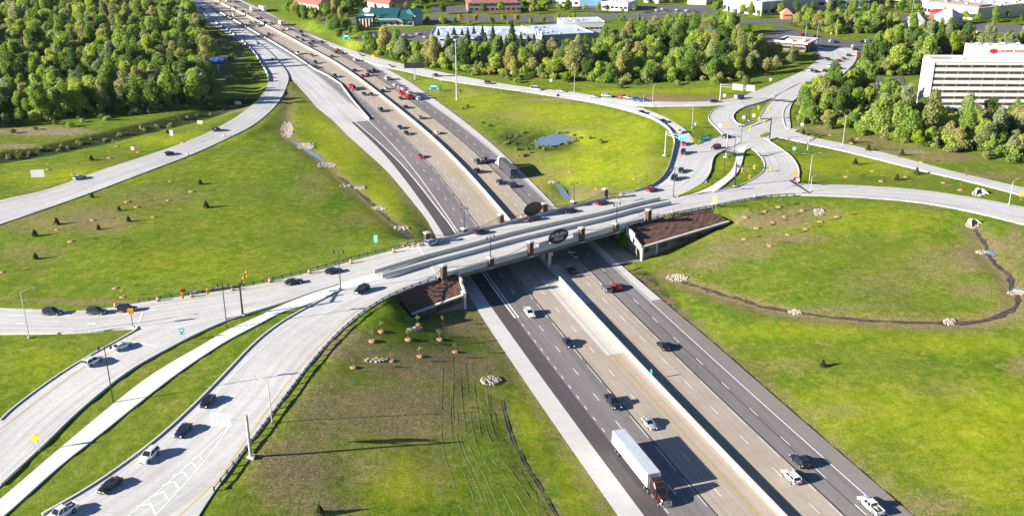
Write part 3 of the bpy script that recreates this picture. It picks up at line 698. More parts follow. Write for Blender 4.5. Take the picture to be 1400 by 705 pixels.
for nm_, pts in (('approach', [(922,270.5),(944,261),(964,249.5),(976,252.5),(962,259),(945,265)]), ('link', [(1037,187),(1049,181),(1053,183.5),(1042,189.5)]), ('gore', [(946.5,188),(949,199.8),(964,195.2)])):
    q = [G(u, v, 7.0) for u, v in smooth(pts+[pts[0]], it=1)][:-1]
    o = MB().prism(q, 6.8, 7.32).build('grass_island', M_GRASS); tag(o, kind='structure'); a_ = o.data.attributes.new('cover', 'FLOAT_COLOR', 'POINT'); a_.data.foreach_set('color', [0.0, .6, 0, 0]*len(o.data.vertices))
# ---------------------------------------------------------------- water, streams, stones
mW, N, L, b = nodes_of('pond_water'); b.inputs['Base Color'].default_value = (.17, .23, .30, 1); b.inputs['Roughness'].default_value = .18  # pale blue base paints in the sky's reflection on the water
b.inputs['Specular IOR Level'].default_value = 1.0
bump(N, L, b, noise(N, L, .8, 3, .6, objpos(N)), .12, .05)
mWet, N, L, b = nodes_of('wet_mud'); b.inputs['Roughness'].default_value = .35
L.new(ramp(N, L, noise(N, L, .9, 4, .7, objpos(N)), [(.3, (.025, .020, .020)), (.62, (.11, .08, .06))]), b.inputs['Base Color'])
def pool(name, pts, z, mat):
    z = LEVEL.get(name, z); q = [G(u, v, z) for u, v in smooth(pts+[pts[0]], it=2)][:-1]
    cx = sum(p[0] for p in q)/len(q); cy = sum(p[1] for p in q)/len(q); zz = z
    V = [(cx, cy, zz)] + [(p[0]+random.uniform(-.3, .3), p[1]+random.uniform(-.3, .3), zz) for p in q]; n = len(q)
    o = MB().add(V, [(0, i+1, (i+1) % n+1) for i in range(n)]).build(name, mat, fix=False); tag(o, kind='structure')
pool('pond', [(728,196),(734,190),(744,187),(752,184),(760,182.5),(768,181),(774,184),(782,185),(787,188),(784,192),(777,194),(770,195),(762,198.5),(750,200),(738,199.5)], .25, mW)
pool('pond_outlet_water', [(755,250),(762,252),(770,254),(776,264),(783,274),(779,276),(771,270),(763,260)], .6, mW)
def stream(name, pts, w, mat, lift=.12, wob=.35):
    q = smooth([P(u, v) for u, v in pts], it=2); V = []; n = len(q)
    q = resample(q, max(4, int(sum(math.dist(a[:2], b[:2]) for a, b in zip(q[:-1], q[1:]))/2)));
    for i, p in enumerate(q):
        a, c = q[max(i-1, 0)], q[min(i+1, len(q)-1)]; t = Vector((c[0]-a[0], c[1]-a[1], 0)).normalized(); nn = Vector((-t.y, t.x, 0))
        ww = w*(1+random.uniform(-wob, wob)); off = random.uniform(-.2, .2)*w
        for k in (-1, 0, 1):
            x, y = p[0]+nn.x*(ww*k/2+off), p[1]+nn.y*(ww*k/2+off); V.append((x, y, hz(x, y)+lift-(.0 if k else .04)))
    n = len(q); o = MB().add(V, [(i*3+k, i*3+k+1, i*3+k+4, i*3+k+3) for i in range(n-1) for k in range(2)]).build(name, mat, fix=False)
    tag(o, kind='structure')
stream('basin_stream', [(918,379),(930,386),(950,391),(990,404),(1030,416.5),(1060,423.5),(1120,433),(1217,441),(1317,443),(1350,438),(1367,433),(1388,421),(1394,408),(1385,398),(1381,385),(1382,378),(1372,371),(1360,363),(1350,345),(1346,332),(1337,321),(1331,314)], 1.25, mWet, .12, .55)
stream('basin_pool', [(1383,397),(1392,399),(1398,400)], 3.0, mW, .2); stream('basin_upper_pool', [(1346,345),(1352,347),(1358,346)], 3.5, mW, .2)
stream('rock_stream_water', [(400,193),(415,202),(430,213),(450,227)], 2.2, mW); stream('lower_rock_stream_water', [(463,242),(483,258),(507,277),(527,298),(547,312),(563,325)], 1.2, mWet)
stream('field_rill', [(686,548),(690,566),(696,586),(704,608),(717,632),(732,656),(748,683),(765,712)], .55, mWet, .1, .5)
mStone = plain('pale_stone', (.36, .31, .25), .9, var=.35, scale=3)
def stone(mb, x, y, z, r):
    k = 5; V = []; h = r*random.uniform(.5, .9)
    a0 = random.random()*6
    for lvl, (zz, rr) in enumerate(((-.3*h, 1), (.45*h, .9), (h, .4))):
        for i in range(k): a = a0+2*math.pi*i/k + .3*lvl; q = rr*r*random.uniform(.75, 1.15); V.append((x+q*math.cos(a), y+q*math.sin(a), z+zz))
    F_ = [(l*k+i, l*k+(i+1) % k, (l+1)*k+(i+1) % k, (l+1)*k+i) for l in range(2) for i in range(k)] + [tuple(2*k+i for i in range(k))]
    mb.add(V, F_)
STONES = [(672,520,14,6,110,'round the rill inlet below the bridge'),(1330,307,9,5,60,'round the culvert mouth at the basin head'),(1343,345,9,2.5,40,'across the upper basin stream'),(1390,400,12,3,50,'across the basin stream bend'),
 (1298,440,8,4.5,40,'in the lowest reach of the basin stream'),(1087,427,9,3,36,'in the long straight of the basin stream'),(926,380,15,5,70,'at the stream end nearest the freeway'),(393,178,9,12,90,'down the head of the rocky stream'),(418,200,12,5,50,'at the first bend of the rocky stream'),
 (447,226,14,4,50,'below the bend of the rocky stream'),(473,254,8,2,24,'upper check across the rocky stream'),(492,257,8,2.5,24,'beside the second check of the rocky stream'),(518,285,10,3,30,'third check across the rocky stream'),(549,312,11,3,34,'last check before the bridge'),
 (756,249,7,2,22,'at the pond outlet by the freeway'),(515,492,16,3,40,'along the tree row under the embankment'),(1338,265,10,4,30,'round the culvert by the east road'),(563,335,16,3,30,'at the foot of the bridge corner'),(1120,290,8,6,26,'down the slope by the ramp saplings'),(568,450,10,3,20,'below the mulch bed')]
for u, v, ru, rv, n, where in STONES:
    mb = MB()
    for _ in range(int(n*1.8)):
        a = random.random()*6.283; q = random.random()**.5; x, y, z = P(u+ru*q*math.cos(a), v+rv*q*math.sin(a)); stone(mb, x, y, z, random.uniform(.2, .5))
    k_ = 18; c_ = P(u, v); ring = [P(u+ru*random.uniform(.75, 1.05)*math.cos(6.283*i/k_), v+rv*random.uniform(.75, 1.05)*math.sin(6.283*i/k_)) for i in range(k_)]
    mid = [tuple(lerp(a, b_, .5) for a, b_ in zip(c_, p)) for p in ring]; mid = [(x, y, hz(x, y)) for x, y, _ in mid]; lifted = [(x, y, z+.1) for x, y, z in [c_]+mid+ring]
    mb.add(lifted, [(0, 1+i, 1+(i+1) % k_) for i in range(k_)]+[(1+i, 1+k_+i, 1+k_+(i+1) % k_, 1+(i+1) % k_) for i in range(k_)])
    tag(mb.build('riprap', mStone), 'pale broken stone heaped '+where, 'stones', kind='stuff')
def culvert(u, v, face, label):
    x, y, z = P(u, v); root = empty('culvert', (x, y, z-.2), face, label, 'culvert')
    c = plain('cast_concrete', (.55, .53, .49), .85, var=.15)
    mb = MB(); n = 20; V = []                          # ring with flared apron
    for yy in (0, 1.8):
        for rr in (1.0, 1.35):
            for i in range(n): a = 2*math.pi*i/n; V.append((rr*math.cos(a), yy, 1.1+rr*math.sin(a)))
    Fc = []
    for i in range(n):
        j = (i+1) % n; Fc += [(i, j, n+j, n+i), (2*n+i, 3*n+i, 3*n+j, 2*n+j), (i, 2*n+i, 2*n+j, j), (n+i, n+j, 3*n+j, 3*n+i)]
    mb.add(V, Fc).build('pipe', c, root)
    d = MB().add([(math.cos(2*math.pi*i/n), 1.6, 1.1+math.sin(2*math.pi*i/n)) for i in range(n)], [tuple(range(n))]).build('pipe_shade_disc', plain('pipe_shade', (.015, .015, .015), 1), root, fix=False)  # black disc painted in for the shade deep in the pipe
    for s in (-1, 1): MB().add([(s*1.2, .2, 0), (s*3.4, -2.2, 0), (s*3.4, -2.2, .5), (s*1.2, .2, 2.6), (s*1.5, .3, 0), (s*3.7, -2.0, 0), (s*3.7, -2.0, .5), (s*1.5, .3, 2.6)], [(0, 1, 2, 3), (4, 7, 6, 5), (3, 2, 6, 7), (1, 5, 6, 2)]).build('wing', c, root)
    MB().box((0, -1, .05), (4.5, 2.6, .25), mat=None).build('apron', c, root); root.scale = (.7, .7, .7)
culvert(1330, 306, 0.5, 'concrete culvert mouth where the basin stream begins below the south road')
culvert(1339, 264, 0.2, 'concrete culvert mouth in the grass between the two east roads')

# ---------------------------------------------------------------- the bridge
BL = float(np.linalg.norm(BN1-BN0))
mCast = plain('bridge_concrete', (.58, .56, .50), .8, var=.07, scale=.6); mFas = plain('fascia_concrete', (.50, .50, .47), .8, var=.08, scale=.5)
mGird = plain('girder_paint', (.16, .12, .115), .6, var=.12)
def brick(name, c1, c2, mortar=(.3, .27, .24), sc=1.0, w=.4, h=.2):
    if name in MATS: return MATS[name]
    m, N, L, b = nodes_of(name); tc = N.new('ShaderNodeTexCoord').outputs['Object']
    sp = N.new('ShaderNodeSeparateXYZ'); L.new(tc, sp.inputs[0]); cb = N.new('ShaderNodeCombineXYZ')
    L.new(math_(N, L, 'ADD', sp.outputs[0], sp.outputs[1]), cb.inputs[0]); L.new(sp.outputs[2], cb.inputs[1])
    t = N.new('ShaderNodeTexBrick'); t.inputs['Scale'].default_value = sc; t.inputs['Brick Width'].default_value = w; t.inputs['Row Height'].default_value = h
    t.inputs['Mortar Size'].default_value = .02; t.inputs['Color1'].default_value = rgb(c1); t.inputs['Color2'].default_value = rgb(c2); t.inputs['Mortar'].default_value = rgb(mortar)
    L.new(cb.outputs[0], t.inputs['Vector']); L.new(t.outputs[0], b.inputs['Base Color']); b.inputs['Roughness'].default_value = .9; MATS[name] = m; return m
mBrick = brick('brown_brick', (.115, .055, .035), (.065, .035, .025), (.09, .075, .06)); mWallB = brick('wall_block', (.34, .25, .21), (.24, .18, .16), (.2, .16, .14), 1, .8, .4)
root = empty('overpass_bridge', br(0, 0, 0), 0, 'concrete overpass carrying the crossing road above the freeway with brick pillars along both parapets', 'bridge')
O_ = Vector(br(0, 0, 0))
def B_(a, b_, z): p = br(a, b_, z); return (p[0]-O_.x, p[1]-O_.y, z)
aL_ = lambda b_: AL + SK*(b_-bL0)
aR_ = lambda b_: AR + SK*(b_-bR0)
def slab(name, a0, a1, b0, b1, z0, z1, mat, skew=False):
    f0 = (lambda q: aL_(q)+a0) if skew else (lambda q: a0); f1 = (lambda q: aR_(q)+a1) if skew else (lambda q: a1)
    V = [B_(f0(b0), b0, z0), B_(f1(b0), b0, z0), B_(f1(b1), b1, z0), B_(f0(b1), b1, z0), B_(f0(b0), b0, z1), B_(f1(b0), b0, z1), B_(f1(b1), b1, z1), B_(f0(b1), b1, z1)]
    o = MB().add(V, [(3, 2, 1, 0), (4, 5, 6, 7), (0, 1, 5, 4), (1, 2, 6, 5), (2, 3, 7, 6), (3, 0, 4, 7)]).build(name, mat, root); return o
dk = slab('deck', -6, 8, .3, BW-.3, 6.75, 7.16, M_CONC, True)
addattr(dk, [((v.co.x*BP[0]+v.co.y*BP[1]), v.co.x*BD[0]+v.co.y*BD[1], 0) for v in dk.data.vertices])
for k in range(9): 
    bb = .40 + k*(BW-.8)/8; slab('girder', .6, -.6, bb-.25, bb+.25, 5.35, 6.74, mGird, True)
slab('fascia', -.5, .5, .0, .32, 6.5, 7.2, mFas, True); slab('fascia', -.5, .5, BW-.32, BW, 6.5, 7.2, mFas, True)
for s, b_ in ((1, .05), (-1, BW-.45)):                # parapets
    slab('parapet', -4 if s > 0 else -6, 7 if s > 0 else 4, b_, b_+.4, 7.16, 8.0, mCast if s < 0 else mFas, True)
# abutments and pier
for nm, fa in (('abutment', aL_), ('abutment', aR_)):
    sg = -1 if fa is aL_ else 1
    V = [B_(fa(.4), .4, -.5), B_(fa(BW), BW, -.5), B_(fa(BW)+sg*1.2, BW, -.5), B_(fa(.4)+sg*1.2, .4, -.5)]; V += [(x, y, 5.9) for x, y, _ in V]
    bf = (bL0 if fa is aL_ else bR0)+.1; V2 = [B_(fa(bf), bf, -.5), B_(fa(.39), .39, -.5), B_(fa(.39)+sg*.9, .39, -.5), B_(fa(bf)+sg*.9, bf, -.5)]; V2 += [(x, y, 4.05) for x, y, _ in V2]
    MB().add(V2, [(0, 1, 5, 4), (1, 2, 6, 5), (2, 3, 7, 6), (3, 0, 4, 7), (4, 5, 6, 7)]).build('wing_face', mWallB, root)
    MB().add(V, [(0, 1, 5, 4), (1, 2, 6, 5), (2, 3, 7, 6), (3, 0, 4, 7), (4, 5, 6, 7)]).build(nm, mWallB, root)
    V = [B_(fa(bf)-sg*.25, bf, 4.1), B_(fa(BW)-sg*.25, BW, 4.1), B_(fa(BW)+sg*.6, BW, 4.1), B_(fa(bf)+sg*.6, bf, 4.1)]; V += [(x, y, 4.5) for x, y, _ in V]
    MB().add(V, [(0, 1, 5, 4), (1, 2, 6, 5), (2, 3, 7, 6), (3, 0, 4, 7), (4, 5, 6, 7), (3, 2, 1, 0)]).build('coping', mCast, root)
def on_ctr(b_):                                        # the spot of the freeway's middle under the deck, at distance b_ from the near side
    a = BL/2
    for _ in range(12):
        x, y, _z = br(a, b_, 0); a -= st(x, y)[1]*.95
    return a
pc = []
for k in range(5):
    b_ = 1.2 + k*(BW-2.4)/4; a = on_ctr(b_); pc.append(a)
    x, y, z = B_(a, b_, 0); MB().box((x, y, 2.2), (.85, 1.1, 4.4), math.atan2(fdir[1], fdir[0])+math.pi/2).build('pier_column', mCast, root)
x0, y0, _ = B_(on_ctr(-.2), -.2, 0); x1, y1, _ = B_(on_ctr(BW+.2), BW+.2, 0)
MB().wall([(x0, y0, 0), (x1, y1, 0)], 1.2, 5.34, None, base=4.4).build('pier_cap', mCast, root)
# pillars: (u, v of the foot, lamp, tall)
def wall_s(u, v, z=7.6):                              # distance along the bridge of a photograph point on the near or far side
    return (np.array(G(u, v, z)[:2])-BN0)@BD
near_p = [(607,382,1),(665,361,0),(719,346,1),(785,325,1),(832,312,0),(876,300,1)]
far_p = [(583.5,329,1),(634,316,0),(685,304,1),(747,290,1),(790,281,0),(832,270,1)]
def pillar(a, b_, tall):
    x, y, _ = B_(a, b_, 0); rz = math.atan2(BD[1], BD[0]); top = 10.3 if tall else 8.75
    p = MB().box((0, 0, (6.3+top)/2), (1.45, 1.25, top-6.3), 0).build('brick_pillar', mBrick, root)
    p.location = (x, y, 0); p.rotation_euler = (0, 0, rz)
    MB().box((0, 0, top+.14), (1.75, 1.55, .28)).box((0, 0, top+.34), (1.4, 1.2, .14), top=.6).build('cap', mCast, p)
    MB().box((0, 0, 6.18), (1.6, 1.4, .25)).build('pillar_base', mCast, p)
    return top
NA = [wall_s(u, v, 6.4) for u, v, t in near_p]; FA = [wall_s(u, v, 7.9) for u, v, t in far_p]
print('pillar stations', [round(x, 1) for x in NA], [round(x, 1) for x in FA])
for a, (u, v, t) in zip(NA, near_p): pillar(a, -.25, t)
for a, (u, v, t) in zip(FA, far_p): pillar(a, BW+.25, t)
mIron = plain('black_iron', (.025, .025, .028), .5); mGalv = plain('galvanised_steel', (.42, .43, .44), .45, .6, var=.15)
for ss, b_, PP in ((NA, -.05, near_p), (FA, BW+.05, far_p)):
    ends = [(ss[0]-5, .3)] + [(a, 1 if p[2] else 0) for a, p in zip(ss, PP)] + [(ss[-1]+5, .3)]
    for (a0, t0), (a1, t1) in zip(ends[:-1], ends[1:]):
        z0 = 9.9 if t0 == 1 else (8.6 if t0 == 0 else 8.1); z1 = 9.9 if t1 == 1 else (8.6 if t1 == 0 else 8.1); mb = MB(); n = 10; pts = []
        lowest = 8.35
        for k in range(n+1):
            w = k/n; zz = lerp(z0, z1, w) - (4*w*(1-w))*max(0, (lerp(z0, z1, .5)-lowest))*.55 - (.35*math.sin(math.pi*w)); pts.append(B_(lerp(a0, a1, w), b_, zz))
        mb.tube(pts, .07, 6)
        for k in range(1, n, 2): p = pts[k]; mb.tube([(p[0], p[1], 8.0), p], .035, 5, cap=False)
        mb.tube([B_(a0, b_, 8.15), B_(a1, b_, 8.15)], .03, 5)
        mb.build('railing', mIron, root)
# oval signs hung on the parapets
def textmesh(txt, size, mat, name, parent, loc, rot, depth=.02, align='CENTER', bold=False):
    cu = bpy.data.curves.new(name, 'FONT'); cu.body = txt; cu.size = size; cu.align_x = align; cu.align_y = 'CENTER'; cu.extrude = depth
    if bold: cu.offset = size*.02
    cu.resolution_u = 3
    t = bpy.data.objects.new(name, cu); COL.objects.link(t)
    bpy.context.view_layer.update(); me_ = bpy.data.meshes.new_from_object(t.evaluated_get(bpy.context.evaluated_depsgraph_get()))
    bpy.data.objects.remove(t); me_.materials.clear(); me_.materials.append(mat)
    o = bpy.data.objects.new(name, me_); COL.objects.link(o); o.parent = parent; o.location = loc; o.rotation_euler = rot; return o
mBlk = plain('black_sign', (.014, .014, .016), .35); mSilv = plain('silver_letters', (.62, .65, .7), .5)
mScreen = plain('mesh_screen', (.55, .53, .52), .7)
def oval(u, v, b_, side, label):
    a = wall_s(u, v, 9.3); x, y, _ = br(a, b_, 0); r = empty('oval_sign', (x, y, 9.75), math.atan2(BD[1], BD[0]), label, 'sign')
    n = 40; mb = MB(); A_, C_ = 3.6, 2.05
    V = [(A_*math.cos(2*math.pi*i/n), y_, C_*math.sin(2*math.pi*i/n)) for y_ in (-.08, .08) for i in range(n)]
    mb.add(V, [tuple(range(n)), tuple(range(n, 2*n))[::-1]] + [(i, n+i, n+(i+1) % n, (i+1) % n) for i in range(n)]).build('board', mBlk, r)
    rm = MB(); P_ = [(A_*math.cos(2*math.pi*i/n), side*.1, C_*math.sin(2*math.pi*i/n)) for i in range(n+1)]
    rm.tube(P_, .09, 6).build('rim', mIron, r)
    rot = (math.pi/2, 0, 0) if side < 0 else (math.pi/2, 0, math.pi)
    textmesh('AUBURN', 1.42, mSilv, 'lettering', r, (0, side*.11, .52), rot, bold=True); textmesh('HILLS', 1.42, mSilv, 'lettering', r, (0, side*.11, -.72), rot, bold=True)
    for q_ in (-1.6, 1.6): MB().tube([(q_, .2*-side, -2.1), (q_, .1*-side, 1)], .07).build('bracket', mIron, r)
oval(752, 320, -.1, -1, 'black oval board lettered in silver on the near parapet above the freeway middle')
oval(716, 282, BW+.1, 1, 'black oval board seen from its plain back on the far parapet')
# screens beside the near oval
for a0, a1 in ((wall_s(725, 330, 8.6), wall_s(737, 325, 8.6)), (wall_s(768, 316, 8.6), wall_s(782, 311, 8.6))):
    V = [B_(a0, -.02, 8.0), B_(a1, -.02, 8.0), B_(a1, -.02, 9.5), B_(a0, -.02, 9.2)]; V += [(x+BP[0]*.05, y+BP[1]*.05, z) for x, y, z in V]
    MB().add(V, [(0, 1, 2, 3), (7, 6, 5, 4), (0, 4, 5, 1), (1, 5, 6, 2), (2, 6, 7, 3), (3, 7, 4, 0)]).build('screen_panel', mScreen, root)
# two median walls with the path between
def barrier_prof(h=1.07, w=.3, foot=.6): return [(-foot/2, 0), (-foot/2, .1), (-w/2-.04, .35), (-w/2, h), (w/2, h), (w/2+.04, .35), (foot/2, .1), (foot/2, 0)]
def G7(u, v): return G(u, v, 7.15)
fb = [G7(*p) for p in ((511,374),(584,352),(640,337.5),(700,321),(760,307),(820,294),(870,281),(902,273.5))]
nb = [G7(*p) for p in ((522,380),(584,362.5),(640,348),(700,331.5),(760,317),(820,303),(870,289),(917,279))]
for q, lab in ((fb, 'pale concrete barrier along the path, on the side of the westbound lanes'), (nb, 'pale concrete barrier along the path, on the side of the brick lettered parapet')):
    pass
def concrete_barrier(pts, label, h=1.07, w=.32, mat=None, name='concrete_barrier', group=None, taper=True):
    x, y, z = pts[0]; r = MB(); q = [(a-x, b_-y, c-z) for a, b_, c in pts]; r.profile(q, barrier_prof(h, w), None)
    o = r.build(name, mat or mCast); o.location = (x, y, z); tag(o, label, 'barrier', group); return o
concrete_barrier(fb, 'long pale concrete barrier on the far edge of the bridge path', 1.15, .35)
concrete_barrier(nb, 'long pale concrete barrier on the near edge of the bridge path', 1.15, .35)
pp = [tuple((Vector(a)+Vector(b_))/2) for a, b_ in zip(fb, nb)]
pth = MB().profile([(a, b_, c) for a, b_, c in pp], [(-1.3, 0), (-1.3, .06), (1.3, .06), (1.3, 0)]).build('bridge_path', M_PATH); tag(pth, kind='structure')

# ---------------------------------------------------------------- wing walls and mulch
mMulch, N, L, b = nodes_of('bark_mulch'); pz = objpos(N)
f1 = noise(N, L, 3.0, 4, .8, pz); f2 = noise(N, L, .4, 3, .6, pz)
c = ramp(N, L, f1, [(.28, (.045, .024, .016)), (.5, (.135, .068, .046)), (.75, (.27, .145, .10))]); c = mix(N, L, 1.0, c, ramp(N, L, f2, [(.3, (.75,)*3), (.7, (1.15,)*3)]), 'MULTIPLY')
L.new(c, b.inputs['Base Color']); b.inputs['Roughness'].default_value = 1; bump(N, L, b, f1, .9, .25)
for (W0, W1, R1, R0), lab, endh in ((LB, 'brown bark mulch on the west bridge slope', 0), (RB, 'brown bark mulch on the east bridge slope', 0)):
    V = []; n, m_ = 20, 12
    for i in range(n+1):
        for j in range(m_+1):
            p = np.array(lerp(lerp(np.array(W0), np.array(W1), i/n), lerp(np.array(R0), np.array(R1), i/n), j/m_))
            V.append((p[0], p[1], p[2] - (.25 if j == 0 else 0) + (random.uniform(-.12, .12) if 0 < i < n and 0 < j < m_ else 0)))
    Fc = [(i*(m_+1)+j, (i+1)*(m_+1)+j, (i+1)*(m_+1)+j+1, i*(m_+1)+j+1) for i in range(n) for j in range(m_)]
    bidx = [i*(m_+1) for i in range(n+1)] + [n*(m_+1)+j for j in range(1, m_+1)] + [i*(m_+1)+m_ for i in range(n-1, -1, -1)] + [j for j in range(m_-1, 0, -1)]
    o0 = len(V); V += [(V[i][0], V[i][1], V[i][2]-1.6) for i in bidx]; k = len(bidx); Fc += [(bidx[i], bidx[(i+1) % k], o0+(i+1) % k, o0+i) for i in range(k)]
    o = MB().add(V, Fc).build('mulch', mMulch); tag(o, lab, 'mulch', kind='stuff')
for W0, W1, lab, z0, z1, e0, e1 in ((LW0, LW1, 'block retaining wall with pale coping at the west foot of the bridge', 3.9, 1.6, -.3, .4), (RW0, RW1, 'long block retaining wall with pale coping at the east foot of the bridge', 4.0, 4.3, -.3, 3.6)):
    r = empty('retaining_wall', (W0[0], W0[1], 0), 0, lab, 'wall')
    d = Vector((W1[0]-W0[0], W1[1]-W0[1], 0)); L_ = d.length; rz = math.atan2(d.y, d.x); ax = d.normalized(); nn = Vector((-ax.y, ax.x, 0))
    if nn.y > 0: nn = -nn
    V = [Vector((0, 0, e0)), d+Vector((0, 0, e1)), d+Vector((0, 0, z1)), Vector((0, 0, z0))]; V += [p - nn*.5 for p in V]
    MB().add(V, [(0, 1, 2, 3), (7, 6, 5, 4), (0, 4, 5, 1), (1, 5, 6, 2), (2, 6, 7, 3), (3, 7, 4, 0)]).build('wall_face', mWallB, r)
    V = [nn*.15-ax*.2+Vector((0, 0, z0)), d+ax*.1+nn*.15+Vector((0, 0, z1)), d+ax*.1-nn*.6+Vector((0, 0, z1)), -nn*.6-ax*.2+Vector((0, 0, z0))]; V += [p+Vector((0, 0, .38)) for p in V]
    MB().add(V, [(3, 2, 1, 0), (4, 5, 6, 7), (0, 1, 5, 4), (1, 2, 6, 5), (2, 3, 7, 6), (3, 0, 4, 7)]).build('coping', mCast, r)
    for t_ in ((.0,) if W0 is LW0 else (.0, .155)):
        p = d*t_ + nn*.12; zt = lerp(z0, z1, t_); MB().box((p.x, p.y, (zt-.3)/2), (.6, .5, zt+.3), rz).build('corner_post', mCast, r)
    # stepped cheek wall between bed and bridge
    R0 = LB[3] if W0 is LW0 else RB[3]
    a = Vector((R0[0]-W0[0], R0[1]-W0[1], 0)); zs = [7.0, 6.2, 5.6, z0+.3]
    V = [Vector((0, 0, z0-1)), a+Vector((0, 0, 4.5)), a+Vector((0, 0, 7.1)), a*.45+Vector((0, 0, 6.6)), a*.4+Vector((0, 0, 5.6)), Vector((0, 0, z0+.55))]
    o_ = ax*.55*(-1); n_ = len(V); V += [p + o_ for p in V]
    MB().add(V, [tuple(range(n_)), tuple(range(n_, 2*n_))[::-1]] + [(i, n_+i, n_+(i+1) % n_, (i+1) % n_) for i in range(n_)]).build('cheek_wall', mCast, r)

# ---------------------------------------------------------------- barriers and guardrails
mBar2 = plain('grey_barrier_concrete', (.40, .39, .37), .85, var=.1)
mBar = plain('barrier_concrete', (.60, .52, .41), .8, var=.06, scale=.3)
pts = [fw(s, 0, 0) for s in np.arange(0, S_END, 12)]
o = concrete_barrier(pts, 'tall cream concrete barrier running down the middle of the whole freeway', 1.15, .35, mBar, 'median_barrier')
ql = [fw(*(lambda a: (a[0], a[1], 0.02))(spix(u, v))) for u, v in [(505,164),(484,140),(466,116),(448,104),(430,95.5),(412,83),(394.6,71.5),(376,60),(360.6,51.5),(343.6,41.5),(325,31),(300,17)]]
concrete_barrier(ql, 'low concrete barrier between the freeway and the bright ramp pavement', .8, .22, mBar2)
def guardrail(pts, zf, label, posts=2.5, back=None, up=.15, wood=False):
    q = smooth([G(u, v, zf) if zf else P(u, v) for u, v in pts], it=2); L_ = sum(math.dist(a, b_) for a, b_ in zip(q[:-1], q[1:]))
    n = max(3, int(L_/posts)); n = min(n, 95); q = resample(q, n); x, y, z = q[0]; r = empty('guardrail', (x, y, z+up), 0, label, 'guardrail')
    loc = [(a-x, b_-y, c-z) for a, b_, c in q]
    MB().profile(loc, [(-.02, .42), (.06, .48), (.02, .56), (.06, .64), (-.02, .72), (-.08, .72), (-.0, .56), (-.08, .42)]).build('rail', mGalv, r)
    pm = MB().box((0, 0, .35), (.26, .3, .85)).build('post', mGalvD, r); pm.location = loc[0]
    for k in range(1, n):
        c = pm.copy(); COL.objects.link(c); c.parent = r; c.location = loc[k]; d = Vector(loc[k])-Vector(loc[k-1]); c.rotation_euler = (0, 0, math.atan2(d.y, d.x))
    return r
mGalvD = plain('post_timber', (.07, .06, .055), .8)
guardrail([(293,671),(341,609),(380,558),(416,509.5),(449,470),(484,437.5),(518,413.5),(551,397.5),(575,389),(596,382)], zw, 'steel guardrail curving along the outer edge of the ramp beside the lower field')
guardrail([(890,301),(918,294),(952,288),(979,283),(1020,274.5),(1050,269.5),(1086,268)], ze, 'steel guardrail along the road edge above the east mulch bed')
guardrail([(190,413.5),(200,411.5),(260,403),(340,391),(420,372),(480,355),(540,340),(578,330)], zw, 'long steel guardrail beside the upper west road, with orange drums behind')
concrete_barrier([G(u, v, znr(u)) for u, v in smooth([(848,266),(880,260.5),(900,250),(911,237),(917,222),(921,204),(923,193),(916,178),(902,168),(887,160),(843,147),(793,137.5)], it=2)], 'curving concrete barrier on the inner edge of the north east ramp above the pond field', .95, .25, mBar2)
concrete_barrier([P(u, v) for u, v in smooth([(367,112),(367,103),(360.6,93),(348.7,73),(335,59.5),(318,46),(292.5,29.5),(267,10.5)], it=2)], 'curving concrete barrier round the outer edge of the loop ramp beside the wood', .9, .22, mBar2)
# kerbs
mKerb = plain('kerb_concrete', (.58, .57, .54), .8)
def kerb(pts, zf, w=.3, h=.17):
    q = smooth([G(u, v, zf) for u, v in pts], it=2); q = [(a, b_, c+.08) for a, b_, c in q]
    o = MB().wall(q, w, h+.06, base=-.3).build('kerb', mKerb); tag(o, kind='structure')
kerb([(0,575),(16,559),(66,521.6),(109,494),(145,474),(193,448),(178,447),(120,455.5),(0,456.5)], zw)
kerb([(0,663),(60,608),(100,568),(150,526),(181.6,503),(220,481.6),(268,456.4),(309,438.5),(345,426.6),(387,414),(420,402),(462,389)], zw)
kerb([(58,703),(133,660.7),(213,602),(260,559),(300,519),(346.7,469),(379,444),(404,429),(430,415),(465,397)], zw, .35, .22)
kerb([(926,270),(944,260),(963,249),(972,234),(973,222),(977,212),(992,205),(1012,195.6)], ze)
kerb([(1034.7,208.5),(1045.3,220),(1045.3,233),(1037.5,240.5),(1020,251),(1003,256.5),(975,263)], ze)
kerb([(990,145),(975,150.5),(967.6,159.5),(970.6,167),(981.6,177),(988,184)], ze)
kerb([(1060,133),(1035,141.5),(1014.5,147.5),(1002,156),(1003,165),(1014,173),(1036,166),(1047,145),(1060,133)], ze)
kerb([(1090,268-18),(1093,237),(1090.5,226),(1081.3,213),(1059,198),(1038,185)], ze)
kerb([(1086,137),(1072,148),(1070,160),(1073,174),(1078,177)], ze)

